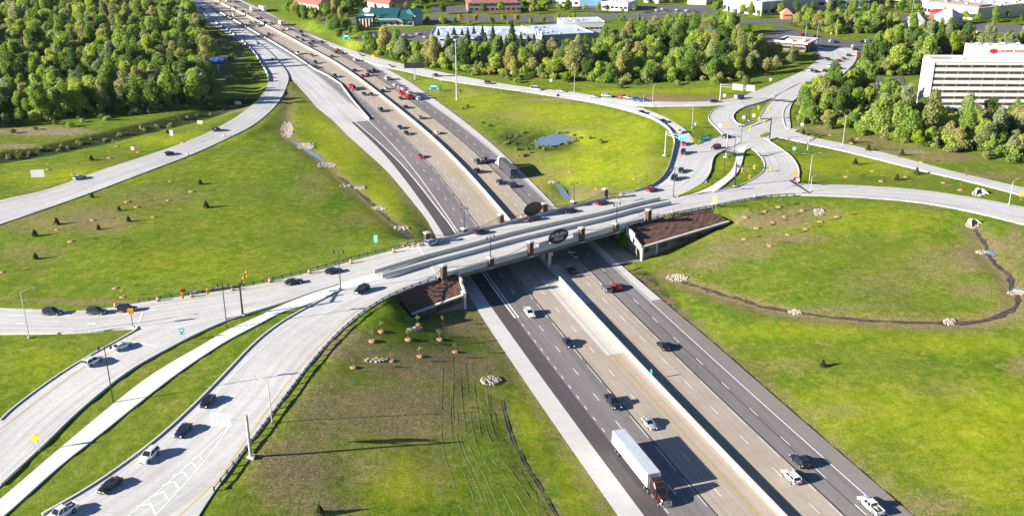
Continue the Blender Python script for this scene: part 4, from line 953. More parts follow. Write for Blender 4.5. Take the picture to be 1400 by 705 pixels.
# ---------------------------------------------------------------- lamps, poles, signals, signs
mPole = plain('pale_pole', (.48, .48, .47), .5, .3); mSig = plain('signal_yellow', (.85, .42, .01), .45); mLens = plain('signal_lens', (.03, .03, .03), .2)
mWhiteS = plain('white_sign', (.78, .78, .76), .5, var=.04); mGreenS = plain('green_sign', (.005, .27, .25), .45, var=.05); mYelS = plain('yellow_sign', (.85, .62, .02), .45, var=.05)
mRedS = plain('red_sign', (.6, .03, .03), .45); mBlueS = plain('blue_sign', (.03, .12, .35), .45); mBrnS = plain('sign_back', (.35, .34, .33), .5); mTxt = plain('white_letters', (.85, .85, .85), .5, var=.02); mTxtB = plain('black_letters', (.02, .02, .02), .5, var=.02)
mGlass = plain('lamp_glass', (.6, .6, .55), .2)
def twin_lamp(p, h, rz, label):
    r = empty('street_lamp', p, rz, label, 'street lamp', 'black twin-headed street lamps')
    MB().tube([(0, 0, 0), (0, 0, .9)], [.2, .13], 10).tube([(0, 0, .9), (0, 0, h)], [.13, .09], 8).build('pole', mIron, r)
    MB().tube([(-1.2, 0, h-.15), (-.6, 0, h+.12), (0, 0, h-.1), (.6, 0, h+.12), (1.2, 0, h-.15)], .05, 6).build('arm', mIron, r)
    for s in (-1, 1):
        hd = MB().tube([(s*1.2, 0, h-.1), (s*1.2, 0, h-.35), (s*1.2, 0, h-.75)], [.1, .22, .36], 10).build('lamp_head', mIron, r)
        MB().tube([(s*1.2, 0, h-.74), (s*1.2, 0, h-.88)], [.3, .1], 10).build('lamp_glass', mGlass, hd)
    return r
def on_px(u, v): return P(u, v, .12)
DA = math.atan2(BD[1], BD[0])
twin_lamp(on_px(155, 550), 12.8, .15, 'black twin street lamp on the grass strip beside the two white cars')
twin_lamp(on_px(310.5, 448.5), 11.5, .1, 'black twin street lamp beside the path and the black signal mast')
twin_lamp(on_px(466, 397), 11, .1, 'black twin street lamp at the tip of the grass where the path meets the bridge')
for a, b_, lab in ((NA[1], -.25, 'black twin lamp on the near brick pillar by the west bridge end'), (NA[4], -.25, 'black twin lamp on the near brick pillar by the green sign'), (FA[1], BW+.25, 'black twin lamp on the far brick pillar above the southbound lanes'), (FA[4], BW+.25, 'black twin lamp on the far brick pillar beside the pond field')):
    x, y, _ = br(a, b_, 0); twin_lamp((x, y, 9.1), 6.2, DA, lab)
for u, v, h, lab in ((920.5, 269, 12, 'black twin lamp at the east end of the bridge barriers'), (1003, 220, 12, 'black twin lamp on the grass left of the second footpath'), (989, 241, 9, 'thin black lamp on the grass near the footpath curve'), (1020, 170, 10, 'black twin lamp on the teardrop island of the crossing'), (1013, 196, 9, 'thin black lamp in the middle of the crossing roads')):
    twin_lamp(G(u, v, 7.1), h*.82, .1, lab)
def arm_lamp(p, h, rz, label, double=False, reach=2.6):
    r = empty('light_pole', p, rz, label, 'light pole', 'pale metal light poles')
    MB().tube([(0, 0, 0), (0, 0, .4)], .3, 8).tube([(0, 0, .3), (0, 0, h)], [.13, .08], 8).build('pole', mPole, r)
    for s in ((-1, 1) if double else (1,)):
        MB().tube([(0, 0, h-.1), (s*reach*.5, 0, h+.5), (s*reach, 0, h+.65)], .05, 6).build('arm', mPole, r)
        MB().box((s*(reach+.35), 0, h+.62), (.8, .32, .16)).build('lamp_head', mPole, r)
arm_lamp(on_px(40, 462), 11.5, .4, 'pale light pole bending over the west road beside the three dark vehicles')
arm_lamp(on_px(372, 579), 9, 2.8, 'thin grey light pole behind the ramp guardrail'); 
arm_lamp(on_px(1106, 251), 10, .2, 'pale double light pole on the grass between the east roads', True)
arm_lamp(on_px(946, 176), 9, 2.6, 'pale light pole on the grass right of the north east ramp')
arm_lamp(on_px(892, 144), 9, .3, 'pale light pole between the ramp and the far link road')
arm_lamp(on_px(879, 148), 6, .3, 'shorter light pole beside the far link road')
arm_lamp(on_px(785, 126), 9, .3, 'pale light pole above the white vehicles on the far ramp')
for u, v, h in ((1152, 198, 11), (1379, 281, 8), (1104, 205, 5), (1108, 262, 5), (1245, 30, 14), (1100, 60, 12), (1116, 60, 12), (1143, 50, 12)):
    arm_lamp(on_px(u, v), h, .3, {1152: 'plain pole beside the east road under the right wood', 1379: 'short leaning pole beside the south road', 1104: 'short post on the grass inside the east curve', 1108: 'white post at the corner of the south road', 1245: 'tall pole at the edge of the far mall', 1100: 'tall grey pole left of the far intersection', 1116: 'tall grey pole behind the far intersection', 1143: 'tall grey pole with the yellow signal at the far intersection'}[u], reach=1.2)
def mast(u, v, h, label):
    p = on_px(u, v); r = empty('light_mast', p, 0, label, 'light mast')
    MB().tube([(0, 0, 0), (0, 0, h)], [.38, .16], 10).build('pole', mPole, r); MB().tube([(0, 0, h-.6), (0, 0, h)], [.9, .9], 8).build('lamp_ring', mPole, r); MB().box((0, 0, .2), (1.2, 1.2, .4)).build('footing', mCast, r)
mast(624.5, 137, 30, 'very tall pale light mast in the field beside the message board')
def signal_head(r, p, rz=0):
    h = MB().box(p, (.55, .42, 1.35), rz).build('signal_head', mSig, r)
    d = Vector((math.sin(rz), -math.cos(rz), 0))
    for k in (-1, 0, 1): 
        c = Vector(p)+d*.17+Vector((0, 0, k*.34)); MB().tube([c, c+d*.12], .12, 8).build('lens', mLens, h)
    return h
def mast_signal(p, h, arms, label):
    """arms: (angle, length, [head distances])"""
    r = empty('traffic_signal', p, 0, label, 'traffic signal', 'black traffic signal masts')
    MB().tube([(0, 0, 0), (0, 0, .5)], .28, 10).tube([(0, 0, .4), (0, 0, h)], [.26, .19], 10).build('pole', mIron, r); MB().box((0, 0, .1), (.9, .9, .25)).build('footing', mCast, r)
    for ang, ln, hs in arms:
        ca, sa = math.cos(ang), math.sin(ang); zz = h-.8
        MB().tube([(0, 0, zz-.1), (ca*ln, sa*ln, zz+.35)], [.22, .12], 8).build('mast_arm', mIron, r)
        for d in hs: signal_head(r, (ca*d, sa*d, zz+.1), ang)
    return r
def ang(p, u, v, z):                                   # the compass angle from a place towards a photograph point at level z
    q = G(u, v, z); return math.atan2(q[1]-p[1], q[0]-p[0]), math.dist(q[:2], p[:2])
p = on_px(332, 431); hT = 8.4; zt = p[2]+hT-.6
a1, l1 = ang(p, 247, 404, zt); a2, l2 = ang(p, 338, 371, zt)
r = mast_signal(p, hT, [(a1, l1, [l1*.55, l1*.97]), (a2, l2, [l2*.45, l2*.85])], 'black signal mast with two long arms and yellow heads beside the path')
def plate(r, name, c, w, h, mat, rz=0, txt=None, tm=None, ts=.5, thick=.05):
    """a flat sign plate whose face looks towards rz-90 degrees"""
    o = MB().box((0, 0, 0), (w, thick, h)).build(name, mat, r); o.location = c; o.rotation_euler = (0, 0, rz)
    if txt == '#':
        for x_, z_, w_, h_ in ((-.02, .2, .62, .2), (-.36, -.24, .12, .22), (.36, -.24, .12, .22)): MB().box((x_*w, -thick/2-.012, z_*h), (w_*w, .02, h_*h)).build('legend', mTxt, o)
    elif txt:
        ls = txt.split('|')
        for k, t in enumerate(ls): textmesh(t, ts, tm or mTxt, 'lettering', o, (0, -thick/2-.01, (len(ls)-1)*ts*.55-k*ts*1.1), (math.pi/2, 0, 0), .005)
    return o
plate(r, 'sign_panel', (math.cos(a1)*l1*.77, math.sin(a1)*l1*.77, hT-.6), .9, 1.1, mWhiteS, a1)
plate(r, 'street_sign', (math.cos(a1)*l1*.95, math.sin(a1)*l1*.95+.1, hT+.5), 1.1, .9, mRedS, a1)
p = on_px(182, 447.5); r = empty('traffic_signal', p, 0, 'short signal post with two yellow heads at the tip of the west grass wedge', 'traffic signal')
MB().tube([(0, 0, 0), (0, 0, 4.2)], .09, 8).build('pole', mIron, r); signal_head(r, (-.35, 0, 4.1)); signal_head(r, (.35, 0, 4.1)); MB().box((0, 0, .15), (.6, .6, .3)).build('footing', mCast, r)
def far_signal(u, v, h, arms, label):
    p = G(u, v, 7.1); A_ = []
    for (uu, vv, hs) in arms:
        a, l = ang(p, uu, vv, 7.1+h-.6); A_.append((a, l, [l*k for k in hs]))
    mast_signal(p, h, A_, label)
far_signal(1004.5, 254.5, 8.2, [(1056, 231, (.5, .95)), (1027, 243, (.4, .9))], 'black signal mast at the foot of the second footpath with two arms')
far_signal(1052, 190.5, 9, [(1023, 175.5, (.3, .9)), (1036, 162, (.9,))], 'black signal mast between the crossing and the east road')
far_signal(1024, 165, 7, [(1055, 149.5, (.4, .85))], 'black signal mast on the teardrop island, arm over the return road')
# gantries
def gantry(p, h, a, ln, panels, label, two=.9, thick=.3):
    r = empty('sign_gantry', p, a, label, 'gantry')
    MB().tube([(0, 0, 0), (0, 0, h)], [thick, thick*.8], 12).build('pole', mPole, r); MB().box((0, 0, .1), (1.3, 1.3, .4)).build('footing', mCast, r)
    mb = MB()
    for z_ in (h-.5, h-.5-two): mb.tube([(0, 0, z_), (ln, 0, z_)], .1, 6)
    mb.build('arm', mPole, r)
    for (x_, w, hh, mat, txt, tm, ts, bk) in panels:
        o = plate(r, 'sign_panel', (x_, -.22 if not bk else .22, h-.5-two/2), w, hh, mat, 0 if not bk else math.pi, txt, tm, ts)
    return r
p = on_px(343, 625.5); q = G(286, 569, p[2]+8.3); a = math.atan2(q[1]-p[1], q[0]-p[0]); ln = math.dist(q[:2], p[:2])
r = empty('sign_gantry', p, a, 'thick pale gantry pole behind the ramp guardrail with a slatted board on its arm', 'gantry')
MB().tube([(0, 0, 0), (0, 0, 8.9)], [.29, .25], 14).build('pole', mPole, r); MB().box((0, 0, .1), (1.4, 1.4, .4)).build('footing', mCast, r)
MB().tube([(0, 0, 8.3), (ln, 0, 8.3)], .1, 6).tube([(0, 0, 6.9), (ln, 0, 6.9)], .1, 6).build('arm', mPole, r)
mb = MB(); 
for k in range(4): mb.box((ln-.5-k*1.0, -.16, 7.6), (.66, .12, 2.6))
for k in (-1, 1): mb.box((ln-2.0, -.1, 7.6+k*1.0), (3.9, .05, .16))
mb.build('sign_back', mWhiteS, r)
# green gantry signs by the north east ramp
def gant(u, v, uu, vv, h, lab, panels, th=.25):
    p = on_px(u, v); q = G(uu, vv, p[2]+h-.9); a = math.atan2(q[1]-p[1], q[0]-p[0]); ln = math.dist(q[:2], p[:2])
    if math.cos(a) < 0 and False: pass
    return gantry(p, h, a, ln, [(k*ln, *rest) for k, *rest in panels], lab, thick=th)
gant(909, 213, 940, 190, 9.5, 'pale gantry over the ramp lanes carrying a green exit panel', [(.78, 4.2, 2.2, mGreenS, '#', mTxt, .85, False)])
o = gant(992.5, 215, 957, 191, 9.5, 'pale gantry over the east fan carrying a wide green panel', [(.80, 5.4, 2.3, mGreenS, '#', mTxt, .85, True), (.42, .9, 1.1, mYelS, None, None, 1, True)])
gant(984, 139.5, 1032, 121, 8.5, 'pale gantry spanning the far road with two white boards', [(.5, 4.6, 2.6, mWhiteS, None, None, 1, False), (.88, 3.6, 2.6, mWhiteS, None, None, 1, False)])
def post_sign(u, v, h, w, hh, mat, name, label, cat='road sign', posts=1, rz=0, txt=None, tm=None, ts=.4, diamond=False, base=None, pw=.09):
    p = base or on_px(u, v); r = empty(name, p, rz, label, cat); mb = MB()
    for s in ((0,) if posts == 1 else (-w*.35, w*.35)): mb.box((s, .06+pw/2, (h+hh)/2), (pw, pw, h+hh))
    mb.build('post', mPole, r); o = plate(r, 'sign_panel', (0, 0, h+hh/2), w, hh, mat, 0, txt, tm, ts)
    if diamond: o.rotation_euler = (0, math.pi/4, 0)
    return r
post_sign(51, 617, 2.2, 1.3, 1.3, mYelS, 'warning_sign', 'yellow diamond warning sign on two posts in the west grass strip', posts=2, diamond=True)
post_sign(250, 466, 1.6, 1.1, 1.5, mGreenS, 'route_sign', 'small green sign on two posts near the west stop line', posts=2, txt='#')
post_sign(53, 247, 1.2, 4.6, 2.8, mWhiteS, 'billboard', 'blank white board on posts in the grass above the loop ramp', 'board', 2, .15)
post_sign(235, 189, 1, 1.3, 2.2, mWhiteS, 'road_sign', 'white upright sign beside the loop ramp, nearest the dark car in the lane')
post_sign(182, 209, 1, 1.2, 1.4, mWhiteS, 'road_sign', 'small white sign above a red one beside the loop ramp')
post_sign(182, 212, .2, .9, .8, mRedS, 'road_sign', 'small red plate at the foot of a white sign beside the loop ramp')
post_sign(274, 173, 1, 2.4, 1.6, plain('cream_sign', (.7, .58, .35), .6), 'road_sign', 'cream board on the verge where the loop ramp bends')
post_sign(326, 146, 1, 3.0, 1.5, plain('cream_sign', (.7, .58, .35), .6), 'road_sign', 'wide cream board close to the creek bank')
post_sign(298, 98, 4, 8.5, 3.8, mBlueS, 'billboard', 'dark blue board on a thick post in the clearing by the wood', 'board', 1, pw=1.2)
post_sign(567, 110, 6.5, 11, 3.0, mTxtB, 'message_board', 'black electronic message board on a pale post beside the freeway', 'message board', 1, pw=.9)
post_sign(474, 61, 3, 5, 3.2, mGreenS, 'exit_sign', 'green sign beside the far end of the north east ramp', posts=2, txt='#')
post_sign(593.5, 127, 1.5, 5.4, 2.6, mGreenS, 'exit_sign', 'green sign in the grass below the message board', posts=2, txt='#')
post_sign(510, 82, 1.2, 1.6, 1.6, mYelS, 'warning_sign', 'yellow sign at the ramp split beside the freeway', diamond=True)
post_sign(514, 336, 1.0, 1.1, 2.2, plain('teal_sign', (.25, .6, .6), .5), 'marker_sign', 'small pale teal marker in the grass left of the bridge corner')
post_sign(976, 288, 2, 1.5, 2.8, plain('cream_sign', (.7, .58, .35), .6), 'road_sign', 'cream upright sign at the top corner of the east mulch bed', posts=2)
post_sign(894, 512, 0, 0, 0, mGreenS, 'x', 'x') if False else None
for u, v, h, mat, lab in ((993,180,1.6,mSig,'orange sign with a red plate beside the crossing road'),(984,178,1.2,mWhiteS,'white sign at the outer curve of the crossing road'),(949,176,1.2,mWhiteS,'white plate at the foot of the ramp light pole'),
        (1016,168,1.6,mWhiteS,'white sign on the teardrop island by the lamp'),(1030,164,1.2,mWhiteS,'smaller white sign by the signal on the teardrop island'),(1096,177,1.4,mWhiteS,'white square sign in the grass under the right wood'),
        (1085,212,1.8,plain('teal_sign', (.25, .6, .6), .5),'pale green sign facing the crossing from the east grass'),(1086,246,1.8,mSig,'orange lantern sign at the south road corner'),(1087,249,.4,mRedS,'pink red plate at the south road corner'),
        (1395,275,1.5,mYelS,'yellow sign beside the south road at its far end'),(1053,114,1.2,mWhiteS,'white sign on the verge of the far road'),(753,116,1.5,mWhiteS,'white sign above the far ramp'),(603,113,1.0,mWhiteS,'white box below the far ramp edge'),
        (763,134,.5,mIron,'small dark marker on the lower edge of the far ramp'),(1005,137,1.0,mWhiteS,'small white sign below the white gantry boards'),(990,135,.8,mWhiteS,'small white plate beside the far link road'),(1090,253,1.2,mWhiteS,'white post sign right of the orange lantern'),(1135,56,4,mYelS,'tall yellow signal box at the far intersection')):
    post_sign(u, v, h, 1.3, 1.3, mat, 'road_sign', lab)
# green hanging sign on the near fascia and green plate on the barrier
p = br(wall_s(848, 312, 7.2), -.12, 7.0); r = empty('overhead_sign', p, DA, 'small teal green sign fixed to the near parapet by the east abutment', 'road sign'); plate(r, 'sign_panel', (0, -.1, 0), 3.0, 1.0, plain('teal_green', (.02, .32, .26), .5), 0); MB().box((0, 0, -.1), (.12, .12, 1.0)).build('bracket', mIron, r)
s_, t_ = spix(894, 511, 1.2); x, y, z = fw(s_, 0, 1.2); r = empty('mile_marker', (x, y, 1.2), -.3, 'small teal mile marker standing on the freeway barrier', 'road sign'); MB().box((0, 0, .3), (.06, .06, .6)).build('post', mPole, r); plate(r, 'sign_panel', (0, -.05, .75), .5, 1.2, plain('teal_green', (.02, .32, .26), .5))
# drums
mOr = plain('drum_orange', (.75, .12, .03), .5); mRefl = plain('drum_white', (.8, .8, .78), .4)
def drum(p, label):
    r = empty('traffic_drum', p, 0, label, 'traffic drum', 'orange and white traffic drums')
    MB().tube([(0, 0, .08), (0, 0, 1.1)], [.34, .26], 12).build('drum_body', mOr, r)
    for z_ in (.35, .75): MB().tube([(0, 0, z_), (0, 0, z_+.16)], [.35, .335], 12, cap=False).build('reflective_band', mRefl, r)
    MB().tube([(0, 0, 0), (0, 0, .09)], .45, 12).build('base', mIron, r)
DR = [(158,420,zw,'behind the black off road vehicle'),(216,411.5,zw,'at the start of the west guardrail'),(262,406,zw,'under the signal arm'),(318,397,zw,'behind the signal mast'),(369,386,zw,'left of the two dark cars on the west road'),(423,374,zw,'above the two dark cars on the west road'),(480,360,zw,'above the twin lamp by the bridge path'),(538,345,zw,'short of the white blue wagon'),(603,331,zw,'at the first far pillar'),
      (713,299,7.2,'behind the black car on the bridge'),(766,289,7.2,'between two dark cars on the bridge'),(853,269.5,7.1,'beyond the last far pillar'),(740,289.5,7.4,'just right of the far oval board'),(919,292,7.1,'on the edge above the mulch bed'),(973,281.5,7.1,'under the cream sign'),(1032,270.5,7.1,'at the end of the east guardrail'),(257,213,None,'on the lower verge of the loop ramp'),(307,187,None,'on the inner verge of the loop ramp')]
for u, v, zf, w in DR:
    p = G(u, v, zf) if zf else P(u, v); drum((p[0], p[1], p[2]+(.17 if zf else .1)), 'orange and white traffic drum '+w)
mk_o = MK.build('road_markings', fix=False); tag(mk_o, kind='structure')
# ---------------------------------------------------------------- vehicles
mTyre = plain('tyre_rubber', (.02, .02, .022), .85); mRim = plain('alloy_rim', (.45, .46, .48), .3, .8)
mWin, N, L, b = nodes_of('car_glass'); b.inputs['Base Color'].default_value = (.012, .016, .022, 1); b.inputs['Roughness'].default_value = .06; b.inputs['Specular IOR Level'].default_value = .8
mHead = plain('headlight_glass', (.75, .78, .8), .12); mTail = plain('tail_lamp', (.45, .01, .01), .2); mTrim = plain('dark_trim', (.03, .03, .032), .55); mChr = plain('chrome', (.6, .62, .64), .18, .9)
CC = {'white': (.78, .78, .77), 'silver': (.46, .49, .52), 'pale blue': (.38, .48, .58), 'grey': (.16, .17, .18), 'black': (.012, .012, .014), 'navy': (.014, .024, .055), 'dark grey': (.045, .05, .058),
      'red': (.42, .015, .018), 'maroon': (.12, .008, .015), 'blue': (.02, .09, .30), 'cream': (.6, .55, .38), 'green': (.10, .22, .16), 'brown': (.034, .013, .011)}
def carpaint(c):
    return plain('paint_'+c.replace(' ', '_'), CC[c], .28, .25 if c in ('silver', 'grey', 'dark grey', 'pale blue', 'navy') else 0, .6, 1.0, .03)
def loft(mb, secs, mat=None):
    """secs: list of closed rings with equal counts"""
    n = len(secs[0]); V = [p for s in secs for p in s]
    Fc = [(i*n+k, i*n+(k+1) % n, (i+1)*n+(k+1) % n, (i+1)*n+k) for i in range(len(secs)-1) for k in range(n)] + [tuple(range(n))[::-1], tuple((len(secs)-1)*n+k for k in range(n))]
    return mb.add(V, Fc, mat)
SPEC = {  # body stations (x, top height, half width), greenhouse (x0 base rear, x1 roof rear, x2 roof front, x3 base front, roof height), wheelbase ends, radius
 'car':  dict(st=[(-2.42,.62,.70),(-2.34,.88,.80),(-2.0,.98,.88),(-1.45,1.0,.91),(-.3,.97,.92),(.85,.95,.91),(1.2,.90,.90),(1.9,.78,.86),(2.28,.66,.78),(2.42,.50,.66)], gh=(-1.95,-1.15,.15,1.08,1.44), w=(-1.45,1.48), r=.33, hw=.90),
 'hatchback': dict(st=[(-2.1,.62,.70),(-2.05,.95,.80),(-1.6,1.0,.88),(-.3,.98,.90),(.85,.96,.89),(1.15,.92,.88),(1.75,.80,.84),(2.05,.66,.76),(2.16,.5,.64)], gh=(-2.02,-1.6,.1,1.0,1.5), w=(-1.3,1.35), r=.33, hw=.88),
 'suv':  dict(st=[(-2.35,.70,.78),(-2.3,1.05,.86),(-2.0,1.1,.92),(-.3,1.08,.95),(.9,1.06,.94),(1.2,1.02,.93),(1.9,.93,.90),(2.3,.80,.82),(2.4,.60,.72)], gh=(-2.28,-1.95,.2,1.02,1.74), w=(-1.42,1.42), r=.38, hw=.94),
 'minivan': dict(st=[(-2.55,.70,.80),(-2.5,1.0,.88),(-2.1,1.05,.96),(-.3,1.03,.98),(1.2,1.0,.97),(1.6,.96,.95),(2.1,.84,.90),(2.45,.70,.80),(2.55,.52,.7)], gh=(-2.5,-2.25,.55,1.55,1.76), w=(-1.5,1.55), r=.35, hw=.97),
 'pickup_truck': dict(st=[(-2.85,.75,.88),(-2.83,1.08,.96),(-1.0,1.10,.98),(-.3,1.12,.98),(1.1,1.12,.98),(1.4,1.10,.97),(2.3,1.02,.93),(2.75,.92,.88),(2.85,.60,.80)], gh=(-1.02,-.8,.55,1.28,1.86), w=(-1.75,1.85), r=.42, hw=.97),
 'van': dict(st=[(-2.8,.75,.90),(-2.78,1.1,.98),(-.3,1.1,1.0),(1.5,1.1,1.0),(1.9,1.05,.98),(2.4,.9,.92),(2.7,.75,.85),(2.8,.55,.75)], gh=(-2.77,-2.7,1.1,1.9,2.25), w=(-1.7,1.75), r=.38, hw=1.0),
}
PROTO = {}
def make_vehicle(kind, color, lights=True):
    sp = SPEC[kind]; pm = carpaint(color); hw = sp['hw']
    r = empty(kind, (0, 0, 0))
    zb = .28 if sp['r'] < .37 else .38; secs = []
    xs = sorted(set([s[0] for s in sp['st']] + [c+d for c in sp['w'] for d in (-.47, -.40, -.2, 0, .2, .40, .47)]))
    X_ = [s[0] for s in sp['st']]
    for x in xs:
        zt = float(np.interp(x, X_, [s[1] for s in sp['st']])); w = float(np.interp(x, X_, [s[2] for s in sp['st']]))
        zl = zb
        for c in sp['w']:
            d = abs(x-c)
            if d < .45: zl = max(zl, sp['r'] + math.sqrt(max(0, .45**2-d*d))*1.0)
        zl = min(zl, zt-.12); zm = lerp(zl, zt, .55)
        secs.append([(x, -w*.93, zl), (x, -w, zm), (x, -w*.95, zt-.06), (x, -w*.78, zt), (x, 0, zt+.03), (x, w*.78, zt), (x, w*.95, zt-.06), (x, w, zm), (x, w*.93, zl), (x, 0, zl)])
    body = loft(MB(), secs).build('body', pm, r, smooth_=False)
    me_ = body.data; me_.polygons.foreach_set('use_smooth', [True]*len(me_.polygons))
    x0, x1, x2, x3, zr = sp['gh']; f = lambda x: float(np.interp(x, X_, [s[1] for s in sp['st']]))
    wb, wr = hw*.90, hw*.70
    zb0, zb3 = f(x0)-.03, f(x3)-.03; zmid = f(-.3)-.03
    if kind in ('suv', 'minivan', 'van'): wr = hw*.78
    gl = MB(); gl.add([(x0, -wb*.93, zb0), (x3, -wb*.9, zb3), (x3, wb*.9, zb3), (x0, wb*.93, zb0), (x1, -wr, zr-.05), (x2, -wr, zr-.05), (x2, wr, zr-.05), (x1, wr, zr-.05)],
        [(3, 2, 1, 0), (4, 5, 6, 7), (0, 1, 5, 4), (1, 2, 6, 5), (2, 3, 7, 6), (3, 0, 4, 7)]); gl.build('windows', mWin, r)
    rf = MB(); rf.add([(x1-.08, -wr-.02, zr-.10), (x2+.06, -wr-.02, zr-.10), (x2+.06, wr+.02, zr-.10), (x1-.08, wr+.02, zr-.10), (x1+.05, -wr*.9, zr-.01), (x2-.1, -wr*.9, zr-.01), (x2-.1, wr*.9, zr-.01), (x1+.05, wr*.9, zr-.01), (x1+.2, 0, zr+.03), (x2-.3, 0, zr+.03)],
        [(0, 1, 5, 4), (1, 2, 6, 5), (2, 3, 7, 6), (3, 0, 4, 7), (4, 5, 9, 8), (6, 7, 8, 9), (5, 6, 9), (7, 4, 8), (3, 2, 1, 0)])
    for s in (-1, 1):                                   # window pillars
        for (a, b_) in (((x0, zb0), (x1, zr-.06)), ((x3, zb3), (x2, zr-.06)), ((lerp(x0, x3, .5), zmid), (lerp(x1, x2, .5), zr-.06))):
            rf.tube([(a[0], s*wb*.94, a[1]), (b_[0], s*(wr+.015), b_[1])], .045, 5)
    rf.build('roof', pm, r)
    if kind == 'pickup_truck':
        MB().box((-1.93, 0, 1.09), (1.6, 1.55, .05)).build('load_bed', mTrim, r)
        g_ = MB(); g_.box((-1.93, .88, 1.17), (1.75, .12, .14)).box((-1.93, -.88, 1.17), (1.75, .12, .14)).box((-2.78, 0, 1.15), (.1, 1.75, .16)); g_.build('bed_rails', pm, r)
    if kind in ('suv', 'minivan'):
        for s in (-1, 1): MB().tube([(x1+.1, s*wr*.88, zr+.05), (x2-.15, s*wr*.88, zr+.05)], .03, 5).build('roof_rail', mTrim, r)
    for cx in sp['w']:
        for s in (-1, 1):
            w = MB().tube([(cx, s*(hw-.24), sp['r']), (cx, s*(hw-.01), sp['r'])], sp['r'], 16).build('wheel', mTyre, r)
            MB().tube([(cx, s*(hw-.03), sp['r']), (cx, s*(hw+.005), sp['r'])], sp['r']*.62, 10).build('rim', mRim, w)
    xe0, xe1 = X_[0], X_[-1]; zh = f(xe1-.15)-.08; ztl = f(xe0+.1)-.05
    for s in (-1, 1):
        MB().box((xe1-.16, s*hw*.68, zh), (.22, .36, .15), -s*.35).build('headlight', mHead, r)
        MB().box((xe0+.06, s*hw*.74, ztl-.06), (.16, .28, .26)).build('tail_light', mTail, r)
        MB().box((x3-.25, s*(hw+.06), f(x3)+.02), (.14, .18, .13)).build('mirror', pm, r)
    MB().box((xe1-.03, 0, .48), (.1, hw*1.1, .22)).build('grille', mTrim, r)
    MB().box((xe0+.03, 0, .45), (.1, hw*1.3, .2)).build('bumper', mTrim, r)
    return r
CATS = {'car': 'car', 'hatchback': 'car', 'suv': 'suv', 'minivan': 'minivan', 'pickup_truck': 'pickup truck', 'van': 'van', 'box_truck': 'truck', 'semi_truck': 'semi truck', 'car_carrier': 'truck'}
def wheels(r, xs, hw, rad, dual=.0):
    for cx in xs:
        for s in (-1, 1):
            w = MB().tube([(cx, s*(hw-.3-dual), rad), (cx, s*hw, rad)], rad, 16).build('wheel', mTyre, r)
            MB().tube([(cx, s*(hw-.02), rad), (cx, s*(hw+.012), rad)], rad*.55, 10).build('rim', mRim, w)
